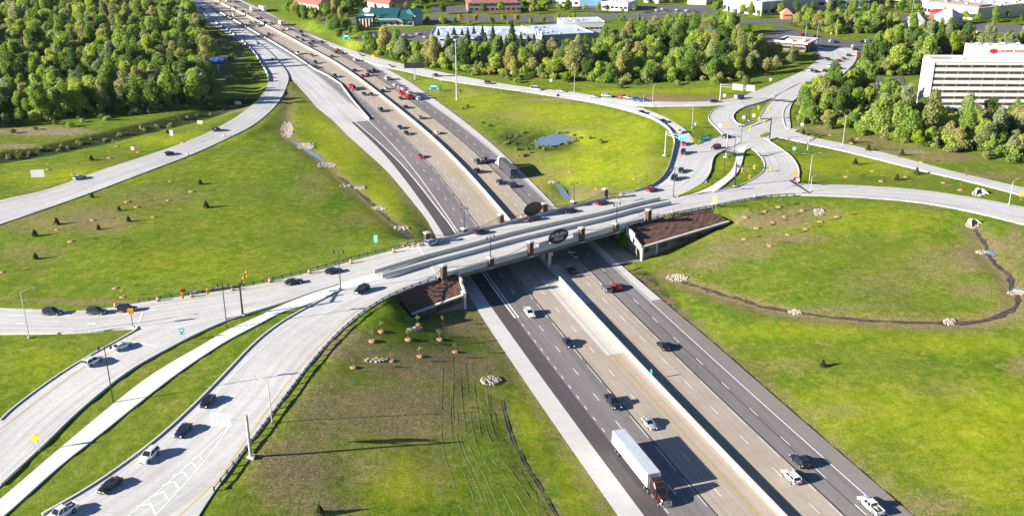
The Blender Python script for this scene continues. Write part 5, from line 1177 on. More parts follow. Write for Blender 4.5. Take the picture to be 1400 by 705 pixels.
def make_semi(cab, trailer, ttl_len=16.1, top=None):
    r = empty('semi_truck', (0, 0, 0)); cm = carpaint(cab); tm = plain('trailer_'+trailer.replace(' ', '_'), {'white': (.82, .82, .82), 'dark grey': (.045, .05, .06), 'cream': (.62, .58, .42)}[trailer], .4, var=.03)
    rm = plain('trailer_roof_'+trailer.replace(' ', '_'), {'white': (.62, .66, .70), 'dark grey': (.12, .115, .11), 'cream': (.6, .6, .55)}[trailer], .5, .3)
    T0 = -ttl_len/2-3.2
    L_ = ttl_len; c = T0+L_/2
    t = MB().box((c, 0, 2.62), (L_, 2.6, 2.85)).build('trailer', tm, r)
    MB().box((c, 0, 4.06), (L_-.08, 2.52, .05)).build('trailer_roof', rm, t)
    MB().box((c, 0, 1.22), (L_+.02, 2.64, .1)).box((c, 0, 4.0), (L_+.02, 2.64, .08)).build('edge_rail', mChr, t)
    for k in range(1, 13):
        for s in (-1, 1): MB().box((T0+L_*k/13, s*1.302, 2.62), (.06, .03, 2.7)).build('side_rib', tm, t)
    MB().box((T0-.01, 0, 2.6), (.04, 2.3, 2.6)).box((T0-.04, 0, 2.6), (.04, .06, 2.6)).build('rear_door', tm, t)
    MB().box((T0+.1, 0, .75), (.12, 2.2, .12)).box((T0+.1, -.6, 1.0), (.08, .08, .5)).box((T0+.1, .6, 1.0), (.08, .08, .5)).build('under_guard', mTrim, t)
    for s in (-1, 1): MB().box((c-.5, s*1.15, .95), (.12, .12, .5)).box((c+3, s*.9, .7), (.14, .14, .9)).build('landing_gear', mTrim, t)
    wheels(r, (T0+1.6, T0+2.9), 1.28, .5, .25)
    F0 = T0+L_                                        # front of the trailer
    MB().box((F0+1.4, 0, .95), (7.4, .9, .28)).build('chassis', mTrim, r)
    secs = []
    for x, z, w in ((F0+.7, 3.7, 1.15), (F0+1.0, 3.85, 1.2), (F0+2.2, 3.75, 1.2), (F0+2.9, 2.95, 1.18), (F0+3.3, 2.1, 1.15), (F0+3.35, 2.0, 1.12)):
        secs.append([(x, -w, .75), (x, -w, z-.3), (x, -w*.85, z), (x, w*.85, z), (x, w, z-.3), (x, w, .75)])
    loft(MB(), secs).build('cab', cm, r)
    secs = []
    for x, z, w in ((F0+3.2, 1.95, .95), (F0+3.6, 1.92, .93), (F0+4.7, 1.75, .85), (F0+5.1, 1.55, .78), (F0+5.2, 1.0, .74)):
        secs.append([(x, -w, .7), (x, -w, z-.2), (x, -w*.8, z), (x, w*.8, z), (x, w, z-.2), (x, w, .7)])
    h = loft(MB(), secs).build('bonnet', cm, r); MB().box((F0+5.22, 0, 1.15), (.08, 1.0, .75)).build('grille', mChr, h)
    MB().add([(F0+2.72, -1.0, 3.02), (F0+3.28, -.98, 2.12), (F0+3.28, .98, 2.12), (F0+2.72, 1.0, 3.02), (F0+2.80, -1.0, 3.06), (F0+3.36, -.98, 2.16), (F0+3.36, .98, 2.16), (F0+2.80, 1.0, 3.06)], [(0, 1, 2, 3), (7, 6, 5, 4), (0, 4, 5, 1), (1, 5, 6, 2), (2, 6, 7, 3), (3, 7, 4, 0)]).build('windscreen', mWin, r)
    for s in (-1, 1):
        MB().box((F0+2.6, s*1.2, 2.45), (.7, .05, .6)).build('side_window', mWin, r)
        MB().box((F0+4.5, s*1.05, .95), (1.2, .45, .5), top=.7).build('fender', cm, r)
        MB().box((F0+5.1, s*.95, 1.05), (.25, .3, .3)).build('headlight', mHead, r)
        MB().tube([(F0+1.6, s*1.0, .75), (F0+2.9, s*1.0, .75)], .32, 10).build('fuel_tank', mChr, r)
        MB().tube([(F0+.6, s*1.12, 1.2), (F0+.6, s*1.12, 4.0)], .09, 8).build('exhaust_stack', mChr, r)
        MB().box((F0+3.2, s*1.5, 2.4), (.1, .25, .6)).build('mirror', mTrim, r)
    MB().box((F0+5.32, 0, .65), (.25, 2.3, .4)).build('bumper', mChr, r)
    mbx = MB()
    for k in (-2, -1, 0, 1, 2): mbx.box((F0+2.3, k*.35, 3.72), (.1, .08, .06))
    mbx.build('marker_lights', plain('amber', (.5, .25, .05), .3), r)
    MB().box((F0+1.7, 0, 3.95), (1.0, 1.1, .2)).build('roof_hatch', cm, r)
    wheels(r, (F0-1.2, F0+.15), 1.25, .5, .25); wheels(r, (F0+4.5,), 1.2, .5)
    return r
def make_box_truck(cab, box, flat=False):
    r = empty('box_truck', (0, 0, 0)); cm = carpaint(cab); bm = plain('box_'+box, CC[box], .5, var=.04)
    if flat:
        b_ = MB().box((-1.2, 0, 1.15), (6.4, 2.4, .3)).box((-1.2, 1.15, 1.6), (6.4, .1, .7)).box((-1.2, -1.15, 1.6), (6.4, .1, .7)).box((-4.35, 0, 1.6), (.1, 2.3, .7)).build('load_bed', bm, r)
        MB().box((-2.0, 0, 1.75), (3.0, 1.7, .9), top=.8).box((.6, .2, 1.8), (1.5, 1.3, 1.0)).build('load', mTrim, r)
    else:
        b_ = MB().box((-1.0, 0, 2.2), (6.4, 2.45, 2.5)).build('cargo_box', bm, r); MB().box((-1.0, 0, 3.47), (6.3, 2.38, .05)).build('box_roof', plain('box_roof', (.55, .55, .53), .5), b_)
        MB().box((-4.22, 0, 2.2), (.05, 2.1, 2.2)).build('rear_door', bm, b_)
    MB().box((-.2, 0, .85), (8, .9, .3)).build('chassis', mTrim, r)
    secs = [[(x, -w, .6), (x, -w, z-.25), (x, -w*.85, z), (x, w*.85, z), (x, w, z-.25), (x, w, .6)] for x, z, w in ((2.35, 2.35, 1.0), (2.6, 2.5, 1.05), (3.5, 2.45, 1.05), (4.1, 1.55, 1.0), (4.8, 1.35, .9), (4.95, .95, .85))]
    loft(MB(), secs).build('cab', cm, r)
    MB().add([(3.52, -.92, 2.42), (4.12, -.9, 1.6), (4.12, .9, 1.6), (3.52, .92, 2.42), (3.6, -.92, 2.46), (4.2, -.9, 1.64), (4.2, .9, 1.64), (3.6, .92, 2.46)], [(0, 1, 2, 3), (7, 6, 5, 4), (0, 4, 5, 1), (1, 5, 6, 2), (2, 6, 7, 3), (3, 7, 4, 0)]).build('windscreen', mWin, r)
    for s in (-1, 1): MB().box((3.1, s*1.05, 1.95), (.8, .04, .5)).build('side_window', mWin, r); MB().box((4.9, s*.7, .95), (.1, .3, .2)).build('headlight', mHead, r)
    wheels(r, (-2.6, 3.9), 1.1, .45, .1); return r
def make_carrier():
    """red truck with cars loaded on two open decks"""
    r = empty('car_carrier', (0, 0, 0)); cm = carpaint('red')
    MB().box((-3, 0, 1.0), (15, 2.4, .15)).build('lower_deck', cm, r); MB().box((-3, 0, 2.6), (15, 2.4, .12)).build('upper_deck', cm, r)
    for s in (-1, 1):
        for x in (-10, -6.5, -3, .5, 4): MB().box((x, s*1.18, 1.9), (.18, .12, 1.8)).build('deck_post', cm, r)
    secs = [[(x, -w, .6), (x, -w, z-.25), (x, -w*.85, z), (x, w*.85, z), (x, w, z-.25), (x, w, .6)] for x, z, w in ((5.2, 2.8, 1.15), (5.4, 2.95, 1.2), (6.8, 2.9, 1.2), (7.3, 2.0, 1.15), (8.3, 1.7, 1.0), (8.4, 1.0, .95))]
    loft(MB(), secs).build('cab', cm, r); MB().box((7.1, 0, 2.45), (.3, 2.0, .6)).build('windscreen', mWin, r)
    wheels(r, (-9, -7.7, 2.5, 3.8, 7.6), 1.2, .5, .1); return r
EXTRA = {'semi': lambda: make_semi('brown', 'white'), 'semi_dark': lambda: make_semi('white', 'dark grey'), 'semi_white': lambda: make_semi('red', 'white', 14), 'box_cream': lambda: make_box_truck('white', 'cream'), 'box_green': lambda: make_box_truck('green', 'white'),
         'box_white': lambda: make_box_truck('white', 'white'), 'flat_red': lambda: make_box_truck('red', 'red', True), 'carrier': make_carrier, 'box_red': lambda: make_box_truck('red', 'maroon')}
XCAT = {'semi': 'semi truck', 'semi_dark': 'semi truck', 'semi_white': 'semi truck', 'carrier': 'truck'}
used = set()
def vehicle(kind, color, loc, rz, label, group=None, pitch=0):
    key = (kind, color)
    if key not in PROTO: PROTO[key] = EXTRA[kind]() if kind in EXTRA else make_vehicle(kind, color)
    o = PROTO[key]
    if key in used: o = copy_tree(o)
    used.add(key)
    o.location = loc; o.rotation_euler = (0, 0, rz); tag(o, label, XCAT.get(kind, CATS.get(kind, 'truck')), group)
    if 'group' in o.keys() and not group: del o['group']
    return o
def fcar(u, v, kind, color, label, dirn=None, zc=.45):
    """on the freeway: towards us left of the barrier, away from us right of it"""
    x, y, _ = G(u, v, zc); s, t = st(x, y); px, py, _ = fw(s+4, t); qx, qy, _ = fw(s-4, t); a = math.atan2(py-qy, px-qx)
    if (t < 0 if dirn is None else dirn < 0): a += math.pi
    x, y, _ = fw(s, t); vehicle(kind, color, (x, y, .045), a, label+', ' if False else label)
def rcar(u, v, du, dv, kind, color, label, z=None, zc=.5, lift=.13, group=None):
    """on another road, heading towards the photograph direction (du, dv)"""
    if z is None: x, y, zz = P(u, v, 0); q = (zz+zc)
    if z is None:
        x, y, _ = G(u, v, zz+zc); zz = hz(x, y)
        p2 = G(u+du, v+dv, zz+zc)
        if not any(True for _ in ()): pass
    else:
        zf = z if callable(z) else (lambda a, b_: z)
        x, y, zz = G(u, v, lambda a, b_: zf(a, b_)+zc); zz -= zc; p2 = G(u+du, v+dv, zz+zc)
    vehicle(kind, color, (x, y, zz+lift), math.atan2(p2[1]-y, p2[0]-x), label, group)
FC = [
 (724,429,'suv','white','white car nearest the bridge shadow, beside the end of the double white line'),
 (777,469,'car','navy','dark blue saloon in the middle southbound lane below the bridge'),
 (838,551,'pickup_truck','navy','dark blue pickup just ahead of the lorry trailer'),
 (887,579,'car','silver','silver saloon beside the top of the lorry trailer shadow'),
 (875,640,'semi','x','white trailer lorry with a dark brown cab, the largest vehicle on the freeway'),
 (784,349,'car','silver','silver saloon leaving the shade under the bridge'),
 (781,369,'car','maroon','dark red car in the bridge shadow beside the median barrier'),
 (829,395,'suv','grey','grey off road vehicle beside the red car below the bridge'),
 (842,391.5,'car','red','red saloon beside the grey off road vehicle'),
 (906,473,'car','black','black car alone in the northbound lanes'),
 (1093,631,'suv','black','black off road vehicle beside the white one, near the frame bottom'),
 (1081,652,'suv','white','white off road vehicle with black side windows near the frame bottom'),
 (1190,692,'pickup_truck','white','white pickup on the shoulder side, lowest of the northbound vehicles'),
 (574.5,214,'car','red','red car alone southbound above the bridge'),
 (547,174.5,'car','navy','dark car left of its pair southbound'),(556,182.5,'car','black','dark car right of its pair southbound'),
 (521,151,'pickup_truck','black','black pickup southbound beside the grey gore'),
 (498,129,'car','black','black car trailing a close pair southbound beside the red truck'),(508,129.5,'car','dark grey','grey car heading a close pair southbound beside the red truck'),
 (482,121,'flat_red','x','red flat bed truck with a dark load, southbound'),
 (458,104.5,'pickup_truck','dark grey','dark grey pickup southbound above the red truck'),
 (432,92,'car','black','black car, lower of two southbound beside the bright pavement edge'),(431.5,86,'suv','dark grey','dark grey off road vehicle above a black car southbound'),
 (426,76,'car','red','red car southbound in the lane next to the barrier'),(407,73.5,'van','white','white van in the southbound lanes'),
 (367.5,47,'car','maroon','dark red car southbound beyond the white van'),
 (342.7,31.5,'car','dark grey','dark grey car southbound far away, beside the silver one'),(349.5,31,'suv','green','green off road vehicle southbound near the barrier'),(352,36,'car','silver','silver car southbound near the barrier'),
 (313,16,'car','red','bright red car southbound at the top of the freeway'),(319,22,'box_white','x','white box truck southbound at the top of the freeway'),
 (295,6,'car','black','black car southbound beside the barrier at the frame top'),(274.7,11.5,'car','black','black car at the far left lanes near the wood'),(278.5,13.5,'car','navy','navy car just behind a black one near the wood'),(286.6,8.5,'car','grey','grey car southbound near the frame top'),
 (310.4,2.5,'box_green','x','green cab truck at the frame top'),(319.4,2.8,'suv','white','white off road vehicle northbound at the frame top'),(320.6,9.6,'car','grey','grey car northbound beside the barrier at the frame top'),(332,15.8,'car','black','black car northbound at the top of the freeway'),
 (338.5,18.6,'car','silver','silver car northbound far away behind the green truck'),(344.6,15,'box_green','x','truck with a green cab and white box northbound'),(358,14.5,'semi_white','x','lorry with a red cab and short white trailer at the far verge'),
 (352,25.5,'car','maroon','maroon car northbound, one of a side by side pair'),(356.3,24.5,'car','red','red car northbound, one of a side by side pair'),(362,30.8,'car','black','black car northbound behind the side by side pair'),(371.3,32,'car','dark grey','dark grey car northbound above the cream truck'),
 (384,34,'box_cream','x','cream box truck northbound'),(386.6,41.5,'car','red','red car northbound beside the cream truck'),(394,40.3,'suv','white','white off road vehicle northbound behind the cream truck'),
 (410.8,43.7,'suv','black','black off road vehicle leading the northbound cluster'),(413.5,49,'car','black','black car below the leader of the northbound cluster'),(406,51.5,'car','dark grey','dark grey car on the barrier side of the northbound cluster'),(414,55.3,'car','navy','navy car in the middle of the northbound cluster'),
 (423,59.5,'car','black','black car near the tail of the northbound cluster'),(427.5,57.5,'suv','black','black off road vehicle near the tail of the northbound cluster'),(425.5,63,'car','grey','grey car last of the northbound cluster'),
 (439.4,57.5,'car','black','black car keeping to the shoulder side, northbound'),(461,68.6,'car','red','red car northbound in a trio'),(458.6,71.6,'car','black','black car northbound in a trio, beside the red one'),(467.8,72.6,'car','navy','navy car northbound in a trio, nearest the verge'),
 (453.8,77.3,'car','dark grey','dark grey car by the barrier below a trio'),(485.5,82.3,'suv','white','white off road vehicle northbound where the ramp splits'),
 (484.8,96.4,'car','black','black car northbound ahead of the two red ones'),(504.5,98.6,'suv','navy','navy off road vehicle northbound beside a black one'),(510.5,96.8,'suv','black','black off road vehicle northbound on the verge side of a navy one'),
 (495.5,104,'car','red','bright red car northbound beside a maroon one'),(502.5,103,'suv','maroon','maroon off road vehicle northbound beside a bright red car'),(528.7,108,'van','white','white van northbound behind the red pair'),
 (540,117,'suv','white','white off road vehicle just ahead of the red carrier'),(546,119.5,'car','pale blue','pale blue car alongside the front of the red carrier'),(527.7,121,'car','silver','silver car northbound left of the red carrier'),(523,124.5,'car','black','black car northbound beside a silver one'),
 (553,128.5,'carrier','x','red carrier truck loaded with cars, northbound'),(547.5,134.5,'car','dark grey','dark grey car tucked beside the rear of the red carrier'),(571,135,'minivan','white','white minivan behind the red carrier'),
 (554.5,146.5,'car','black','black car northbound in the lane beside the barrier'),(573.5,161,'suv','silver','silver off road vehicle northbound above the white car'),(597,181.5,'car','white','white car alone northbound above the bridge'),
 (653,221.5,'pickup_truck','black','black pickup beside a navy one, left of the dark trailer lorry'),(663.5,219.5,'pickup_truck','navy','navy pickup directly beside the dark trailer lorry'),(652,234,'suv','black','black off road vehicle by the barrier above the bridge'),
 (683,249.5,'suv','navy','navy off road vehicle above the plain oval board'),(698.8,253.5,'car','dark grey','dark grey car above the plain oval board'),(691,228,'semi_dark','x','lorry with a white cab and dark grey trailer northbound')]
for u, v, k, c, lab in FC:
    if k == 'semi': fcar(u+3, v+3, k, c, lab, zc=1.6)
    elif k == 'semi_dark': fcar(u, v, k, c, lab, zc=1.8)
    elif k == 'carrier': fcar(u, v, k, c, lab, zc=1.2)
    else: fcar(u, v, k, c, lab)
for a in [(555,119.2,'car','white','white car riding the rear of the red carrier'),]: pass
# cars riding on the carrier
car_ = PROTO[('carrier', 'x')]; Mw = Matrix.Translation(car_.location) @ Matrix.Rotation(car_.rotation_euler.z, 4, 'Z')
for x_, z_, c, k, lab in ((3.0, 2.68, 'white', 'car', 'white car at the front of the upper deck of the red carrier'), (-2.2, 2.68, 'red', 'car', 'red car in the middle of the upper deck of the red carrier'), (-7.6, 2.68, 'white', 'suv', 'white off road vehicle at the rear of the upper deck of the red carrier'), (-7.4, 1.1, 'red', 'car', 'red car at the rear of the lower deck of the red carrier')):
    p = Mw @ Vector((x_, 0, z_)); vehicle(k, c, p, car_.rotation_euler.z, lab)
Z7 = lambda a, b_: 7.03
RC = [
 (591.5,332.5,30,-9,'suv','pale blue','pale blue wagon at the west end of the bridge',7.05),(659,317.5,30,-7,'car','black','black car between the first far pillars on the bridge',7.05),(730,299,30,-7,'suv','black','black off road vehicle in front of the plain oval board',7.05),
 (780,288.5,30,-7,'car','black','black car with bright red tail lamps on the bridge',7.05),(823.5,277.5,30,-7,'car','maroon','maroon car by the last far pillar',7.05),(891.5,259.5,30,-9,'car','red','bright red car leaving the bridge at the north east ramp',7.05),
 (72,427.5,30,0,'suv','navy','navy off road vehicle, last of three waiting on the west road',zw),(132,426.5,30,0,'suv','dark grey','dark grey wagon in the middle of three waiting on the west road',zw),(173.5,423,30,-2,'suv','black','big black off road vehicle first at the west stop line',zw),
 (402,385.5,30,-6,'car','black','black saloon on the west road above the footpath crossing',zw),(456,370.5,30,-7,'car','navy','navy saloon on the west road nearing the bridge',zw),(494.5,397,-30,14,'suv','black','black off road vehicle at the head of the south ramp, clear of the footpath',zw),
 (167,473.5,30,-13,'car','white','white saloon stopped at the lower west stop line',zw),(127,494.5,30,-17,'suv','white','white off road vehicle behind the lamp post on the lower west road',zw),
 (284,549,-20,24,'car','black','black saloon highest in the queue on the south ramp',zw),(250.5,589,-22,24,'car','navy','navy saloon second in the queue on the south ramp',zw),(204,624,-24,22,'suv','white','white off road vehicle with a sunroof on the south ramp',zw),(150.5,664,-28,20,'car','black','black saloon lowest but one on the south ramp',zw),
 (84,703,-30,18,'pickup_truck','white','white pickup cut by the frame bottom on the south ramp',zw),
 (295.5,177.5,30,-14,'suv','black','black off road vehicle on the loop ramp, higher of two dark vehicles',None),(231,210,30,-11,'car','navy','navy saloon on the loop ramp, lower of two dark vehicles',None),(109,243,30,-8,'car','pale blue','pale blue car far down the loop ramp beside the white board',None),
 (372.5,82,-14,-22,'car','maroon','dark red car where the loop ramp bends towards the freeway',None),(352,60,-18,-16,'suv','silver','silver off road vehicle on the ramp lanes above a dark red car',None),(332.5,50,-18,-14,'car','silver','silver car on the ramp lanes, farthest of two silver ones',None),
 (492,75.5,30,9,'car','silver','silver car where the far ramp begins',None),(532.6,90.5,30,9,'car','pale blue','pale blue car on the far ramp beside the yellow sign',None),(596.7,103.5,30,6,'car','black','black car on the far ramp right of the message board',None),(668,114,30,3,'suv','black','black off road vehicle on the far ramp right of the light mast',None),
 (733,122.7,30,3,'van','white','white van on the far ramp under the wood',None),(767.7,125,30,3,'car','silver','silver car on the far ramp under the wood',None),(812.7,132.5,30,3,'car','silver','silver car just behind a white van on the ramp',None),(829.5,131.8,30,2,'minivan','white','white minivan between a silver car and a red truck',None),
 (852,134,30,3,'pickup_truck','red','red pickup at the start of the far link road',None),(859,134.8,30,3,'car','silver','silver car between the red pickup and the blue one',None),(871,137,30,2,'suv','blue','blue off road vehicle close behind a blue pickup',None),(880,138,30,1,'pickup_truck','blue','blue pickup on the far link road',None),
 (878,154.5,28,10,'car','black','black car on the ramp curve, higher of two',None),(907,166.5,28,12,'car','black','black car on the ramp curve, lower of two',None),(928.6,180.5,14,20,'hatchback','white','white hatchback on the fan above the green panel',None),
 (935,196.5,-4,24,'car','red','red car on the fan just below the green panel',None),(934,208.8,-6,24,'suv','maroon','maroon off road vehicle on the fan below a red car',None),(978.5,202,-28,7,'suv','maroon','maroon off road vehicle leaving the crossing westward',7.0),(993.5,187,28,-9,'car','navy','navy car entering the crossing behind the gantry pole',7.0),
 (931,233.5,-10,22,'car','dark grey','dark grey car low on the fan, higher of two',7.0),(921.5,244,-16,20,'suv','black','black off road vehicle low on the fan beside the lamp',7.0),
 (977.5,139,30,-2,'car','black','black car under the white gantry boards',None),(1011.6,134,-30,8,'suv','blue','blue off road vehicle on the far north road',7.0)]
for u, v, du, dv, k, c, lab, z in RC: rcar(u, v, du, dv, k, c, lab, z)
FAR = [(1138,57,'suv','white'),(1143,58,'car','dark grey'),(1180,57.5,'car','navy'),(1186,57.5,'suv','white'),(1190,57,'car','dark grey'),(1210,53,'car','navy'),(1169,64,'suv','white'),(1170,68,'car','black'),(1098,48,'car','red'),(1116,50,'car','black'),(1120,66,'suv','white'),
 (1132,81.5,'car','black'),(1141,88,'car','blue'),(1135,90.5,'suv','white'),(1147,83.5,'car','maroon'),(1153,80.5,'car','grey'),(1160,76,'car','black'),(1174,77,'car','red'),(1171,75,'suv','white'),(1108,96.5,'suv','silver'),(1128,97,'car','black'),(1131,103.5,'car','maroon'),(1114,75,'car','black'),(1148,93.5,'car','brown'),(1115,98,'car','dark grey')]
WH = {0:'white off road vehicle crossing the far intersection first',1:'dark grey car close behind the white one at the far intersection',2:'navy car at the head of three beyond the far intersection',3:'white off road vehicle between two dark cars beyond the far intersection',4:'dark grey car last of three beyond the far intersection',5:'navy car alone farthest along the street past the intersection',
 6:'white off road vehicle entering the far intersection from the wood side',7:'black car just below a white one at the far intersection',8:'red car behind the flat roofed restaurant',9:'black car between the restaurant and the intersection',10:'white off road vehicle in front of the restaurant',11:'black car at the side road by the far queue',12:'bright blue car in the far queue',13:'white off road vehicle beside the blue car in the far queue',
 14:'maroon car in the middle of the far queue',15:'grey car in the far queue between maroon and black',16:'black car near the head of the far queue',17:'red car at the wood edge of the far queue',18:'white off road vehicle at the wood edge of the far queue',19:'silver off road vehicle leading down the far road',20:'black car low in the far queue',21:'maroon car lowest in the far queue',22:'black car below the red restaurant sign',23:'brown car close to the trees in the far queue',24:'dark grey car beside the silver one on the far road'}
for k_, (u, v, k, c) in enumerate(FAR): rcar(u, v, 30, -14 if v > 70 else -2, k, c, WH[k_], None)
cc = ['white','silver','black','red','navy','white','grey','blue']
LOT = [(511,49.5),(515,50),(519,50),(523,50.5),(540,49),(544,47.5),(548,50),(552,48),(556,51),(560,50),(546,54),(551,55),(556,55.5),(570,47),(576,48),(580,51),(956,42),(960,45),(964,43),(968,46),(955,47),(972,45),(1196,117),(1202,118),(1206,121),(1260,40),(1266,41),(1272,39),(1279,42),(1286,41),(1300,44),(1310,43),(1322,45),(1335,44),(1348,46),(890,14),(897,15),(905,13),(912,15),(925,14),(938,15),(950,16)]
for i, (u, v) in enumerate(LOT):
    c = cc[(i*5+i//3) % 8]
    if u < 600: lab, g = c+' car parked among others in the lot below the green roofed building', 'cars parked below the green roof'
    elif u < 950: lab, g = c+' car parked in the shop lot near the frame top', 'cars in the far shop lot'
    elif u < 1000: lab, g = c+' car parked behind the middle wood', 'cars behind the middle wood'
    elif u < 1250: lab, g = c+' car parked in the dark lot beside the hotel trees', 'cars in the hotel lot'
    else: lab, g = c+' car parked in the mall lot behind the hotel', 'cars in the mall lot'
    rcar(u, v, 6, -20 if i % 2 else 20, 'car', c, lab, None, group=g)
# ---------------------------------------------------------------- buildings
mRoofW = plain('pale_blue_roof', (.52, .60, .70), .5, var=.05, scale=.1); mWallW = plain('white_wall', (.66, .64, .60), .8, var=.03, scale=.2); mWallG = plain('grey_wall', (.34, .36, .38), .8, var=.05, scale=.2)
mRoofG = plain('green_metal_roof', (.018, .095, .105), .45, var=.06, scale=.2); mBeige = plain('beige_wall', (.62, .52, .38), .85, var=.05, scale=.2); mRedR = plain('red_roof', (.30, .12, .09), .8, var=.12, scale=.3); mBrown = plain('brown_wall', (.20, .125, .10), .85, var=.1)
mWinB = plain('building_glass', (.03, .035, .045), .1, var=.3, scale=.4); mRoofGr = plain('gravel_roof', (.36, .36, .36), .9, var=.1, scale=.4); mUnit = plain('roof_unit', (.5, .52, .54), .5)
mRoofWh = plain('white_membrane_roof', (.58, .60, .61), .6, var=.04, scale=.2); mWBlue = plain('blue_wall', (.18, .35, .50), .6)
def frame_of(u0, v0, u1, v1):
    a = P(u0, v0); b_ = P(u1, v1); z = min(hz(a[0], a[1]), hz(b_[0], b_[1])); d = Vector((b_[0]-a[0], b_[1]-a[1], 0)); return Vector((a[0], a[1], z)), d.length, math.atan2(d.y, d.x)
BLD = []
def building(name, u0, v0, u1, v1, depth, h, wall, roof, label, wins=None, units=0, parapet=.6, gable=None, cat='building', sign=None):
    o, L_, a = frame_of(u0, v0, u1, v1); r = empty(name, o, a, label, cat); BLD.append((o, L_, depth, a))
    w = MB().box((L_/2, depth/2, h/2-.5), (L_, depth, h+1)).build('wall', wall, r)
    if gable:
        e = 1.0; V = [(-e, -e, h), (L_+e, -e, h), (L_+e, depth+e, h), (-e, depth+e, h), (depth*.35 if gable[1] else -e, depth/2, h+gable[0]), (L_-depth*.35 if gable[1] else L_+e, depth/2, h+gable[0])]
        rf = MB().add(V, [(0, 1, 5, 4), (2, 3, 4, 5), (1, 2, 5), (3, 0, 4), (3, 2, 1, 0)]).build('roof', roof, r)
    else:
        rf = MB().box((L_/2, depth/2, h+.05), (L_-.6, depth-.6, .12)).build('roof', roof, r)
        q = [(0, 0), (L_, 0), (L_, depth), (0, depth), (0, 0)]; MB().wall([(x, y, h) for x, y in q], .35, parapet, None).build('parapet', wall, r)
        rg_ = random.Random(int(u0*7+v0))
        for k in range(units):
            x, y = rg_.uniform(2, L_-2), rg_.uniform(2, depth-2); s = rg_.uniform(1.2, 3.2); MB().box((x, y, h+.6), (s, s*.8, 1.1)).box((x, y, h+1.25), (s*.5, s*.5, .3)).build('rooftop_unit', mUnit, rf)
    if wins:
        n, rows, ww, wh, z0, step = wins
        for rr_ in range(rows):
            for k in range(n):
                x = L_*(k+.5)/n; f = MB().box((x, -.04, z0+rr_*step), (ww, .16, wh)).build('window', mUnit, r)
                MB().box((x, -.13, z0+rr_*step), (ww-.3, .06, wh-.3)).build('pane', mWinB, f)
    return r, L_
# hotel
o, _, a = frame_of(1264, 160, 1420, 160); a = 0.0; r = empty('hotel', o, -.02, 'white eight storey hotel with dark ribbon windows and a white penthouse', 'hotel'); L_ = 86; D_ = 10.5; BLD.append((o, 86, 12, 0)); st_ = 2.72; nF = 8; Ht = 24.6
MB().box((L_/2, D_/2, Ht/2-1), (L_, D_-.24, Ht+2)).build('core_wall', plain('hotel_glass', (.06, .055, .05), .25, var=.5, scale=.5), r)
for k in range(nF+1):
    z0 = 1.7+k*st_; zt = st_-1.2 if k < nF else 1.6
    MB().box((L_/2, D_/2, z0+zt/2-.0+(.0 if k else -.6)), (L_+.4, D_, zt+(0 if k else 1.2))).build('floor_band', mWallW, r)
for k in range(nF):
    n = 30
    for i in range(1, n, 2): MB().box((2+(L_-4)*(i+.5)/n, .09, 1.7+k*st_+st_-.58), (.7, .1, 1.1)).build('window_panel', plain('mullion', (.18, .14, .12), .7), r)
MB().box((.3, D_/2, Ht/2-1), (1.2, D_+.5, Ht+2.0)).build('end_wall', mWallW, r)
rf = MB().box((L_/2, D_/2, Ht+.65), (L_-.5, D_-.6, .15)).build('roof', mRoofGr, r); MB().wall([(0, 0, Ht), (L_, 0, Ht), (L_, D_, Ht), (0, D_, Ht), (0, 0, Ht)], .4, 1.3).build('parapet', mWallW, r)
rg_ = random.Random(4)
for k in range(16):
    x = rg_.uniform(8, L_-3); y = rg_.uniform(2, D_-2); MB().box((x, y, Ht+1.3), (rg_.uniform(1, 2.6), rg_.uniform(1, 2), 1.2)).build('rooftop_unit', mUnit, rf)
ph = MB().box((28, 4.9, Ht+3.7), (23.5, 7.5, 6.2)).build('penthouse', mWallW, r); MB().box((28, 4.9, Ht+6.85), (23, 7, .1)).build('penthouse_roof', mRoofWh, ph)
for k in range(7): MB().box((18+k*3.1+rg_.uniform(-1, 1), 4.5+rg_.uniform(-1.5, 2), Ht+7.2), (rg_.uniform(.8, 2), 1.2, .8)).build('rooftop_unit', mUnit, ph)
MB().box((44, 6, Ht+1.9), (6, 6, 2.6)).build('plant_room', mWallG, r)
mLg = plain('sign_red', (.62, .015, .03), .5, var=.02); n = 24
MB().add([(25.6+1.75*math.cos(6.283*i/n), y_, Ht+4.6+.95*math.sin(6.283*i/n)) for y_ in (1.03, 1.14) for i in range(n)], [tuple(range(n)), tuple(range(n, 2*n))[::-1]]+[(i, n+i, n+(i+1) % n, (i+1) % n) for i in range(n)]).build('emblem', mLg, ph)
textmesh('CROWNE  PLAZA', 1.35, mLg, 'lettering', ph, (33.2, 1.1, Ht+4.55), (math.pi/2, 0, 0), .04)
MB().box((11, -2.6, 2), (14, 5, 3)).build('entrance_wing', mWallW, r)
bb, _ = building('canopy_building', 1366, 150, 1400, 152, 10, 4, mWallW, mRoofG, 'low building with a teal roof at the foot of the hotel', gable=(3, 1))
# warehouse
r, L_ = building('warehouse', 588, 66, 742, 65, 40, 7.2, plain('light_grey_wall', (.50, .54, .58), .8, var=.04), mRoofW, 'long low white warehouse with a pale blue roof full of small vents', wins=(14, 1, 3, 1.2, 5.2, 2), units=26)
r, L_ = building('warehouse', 742, 67, 812, 62, 44, 8.0, mWallG, mRoofW, 'grey walled wing of the warehouse with a pale blue roof', wins=(6, 1, 3, 1.4, 4.6, 2), units=10)
r, L_ = building('office_block', 770, 52, 826, 50, 22, 9.5, mWallW, mRoofWh, 'bright white roofed block at the right end of the warehouse', wins=(8, 1, 3, 1.2, 6, 2), units=9)
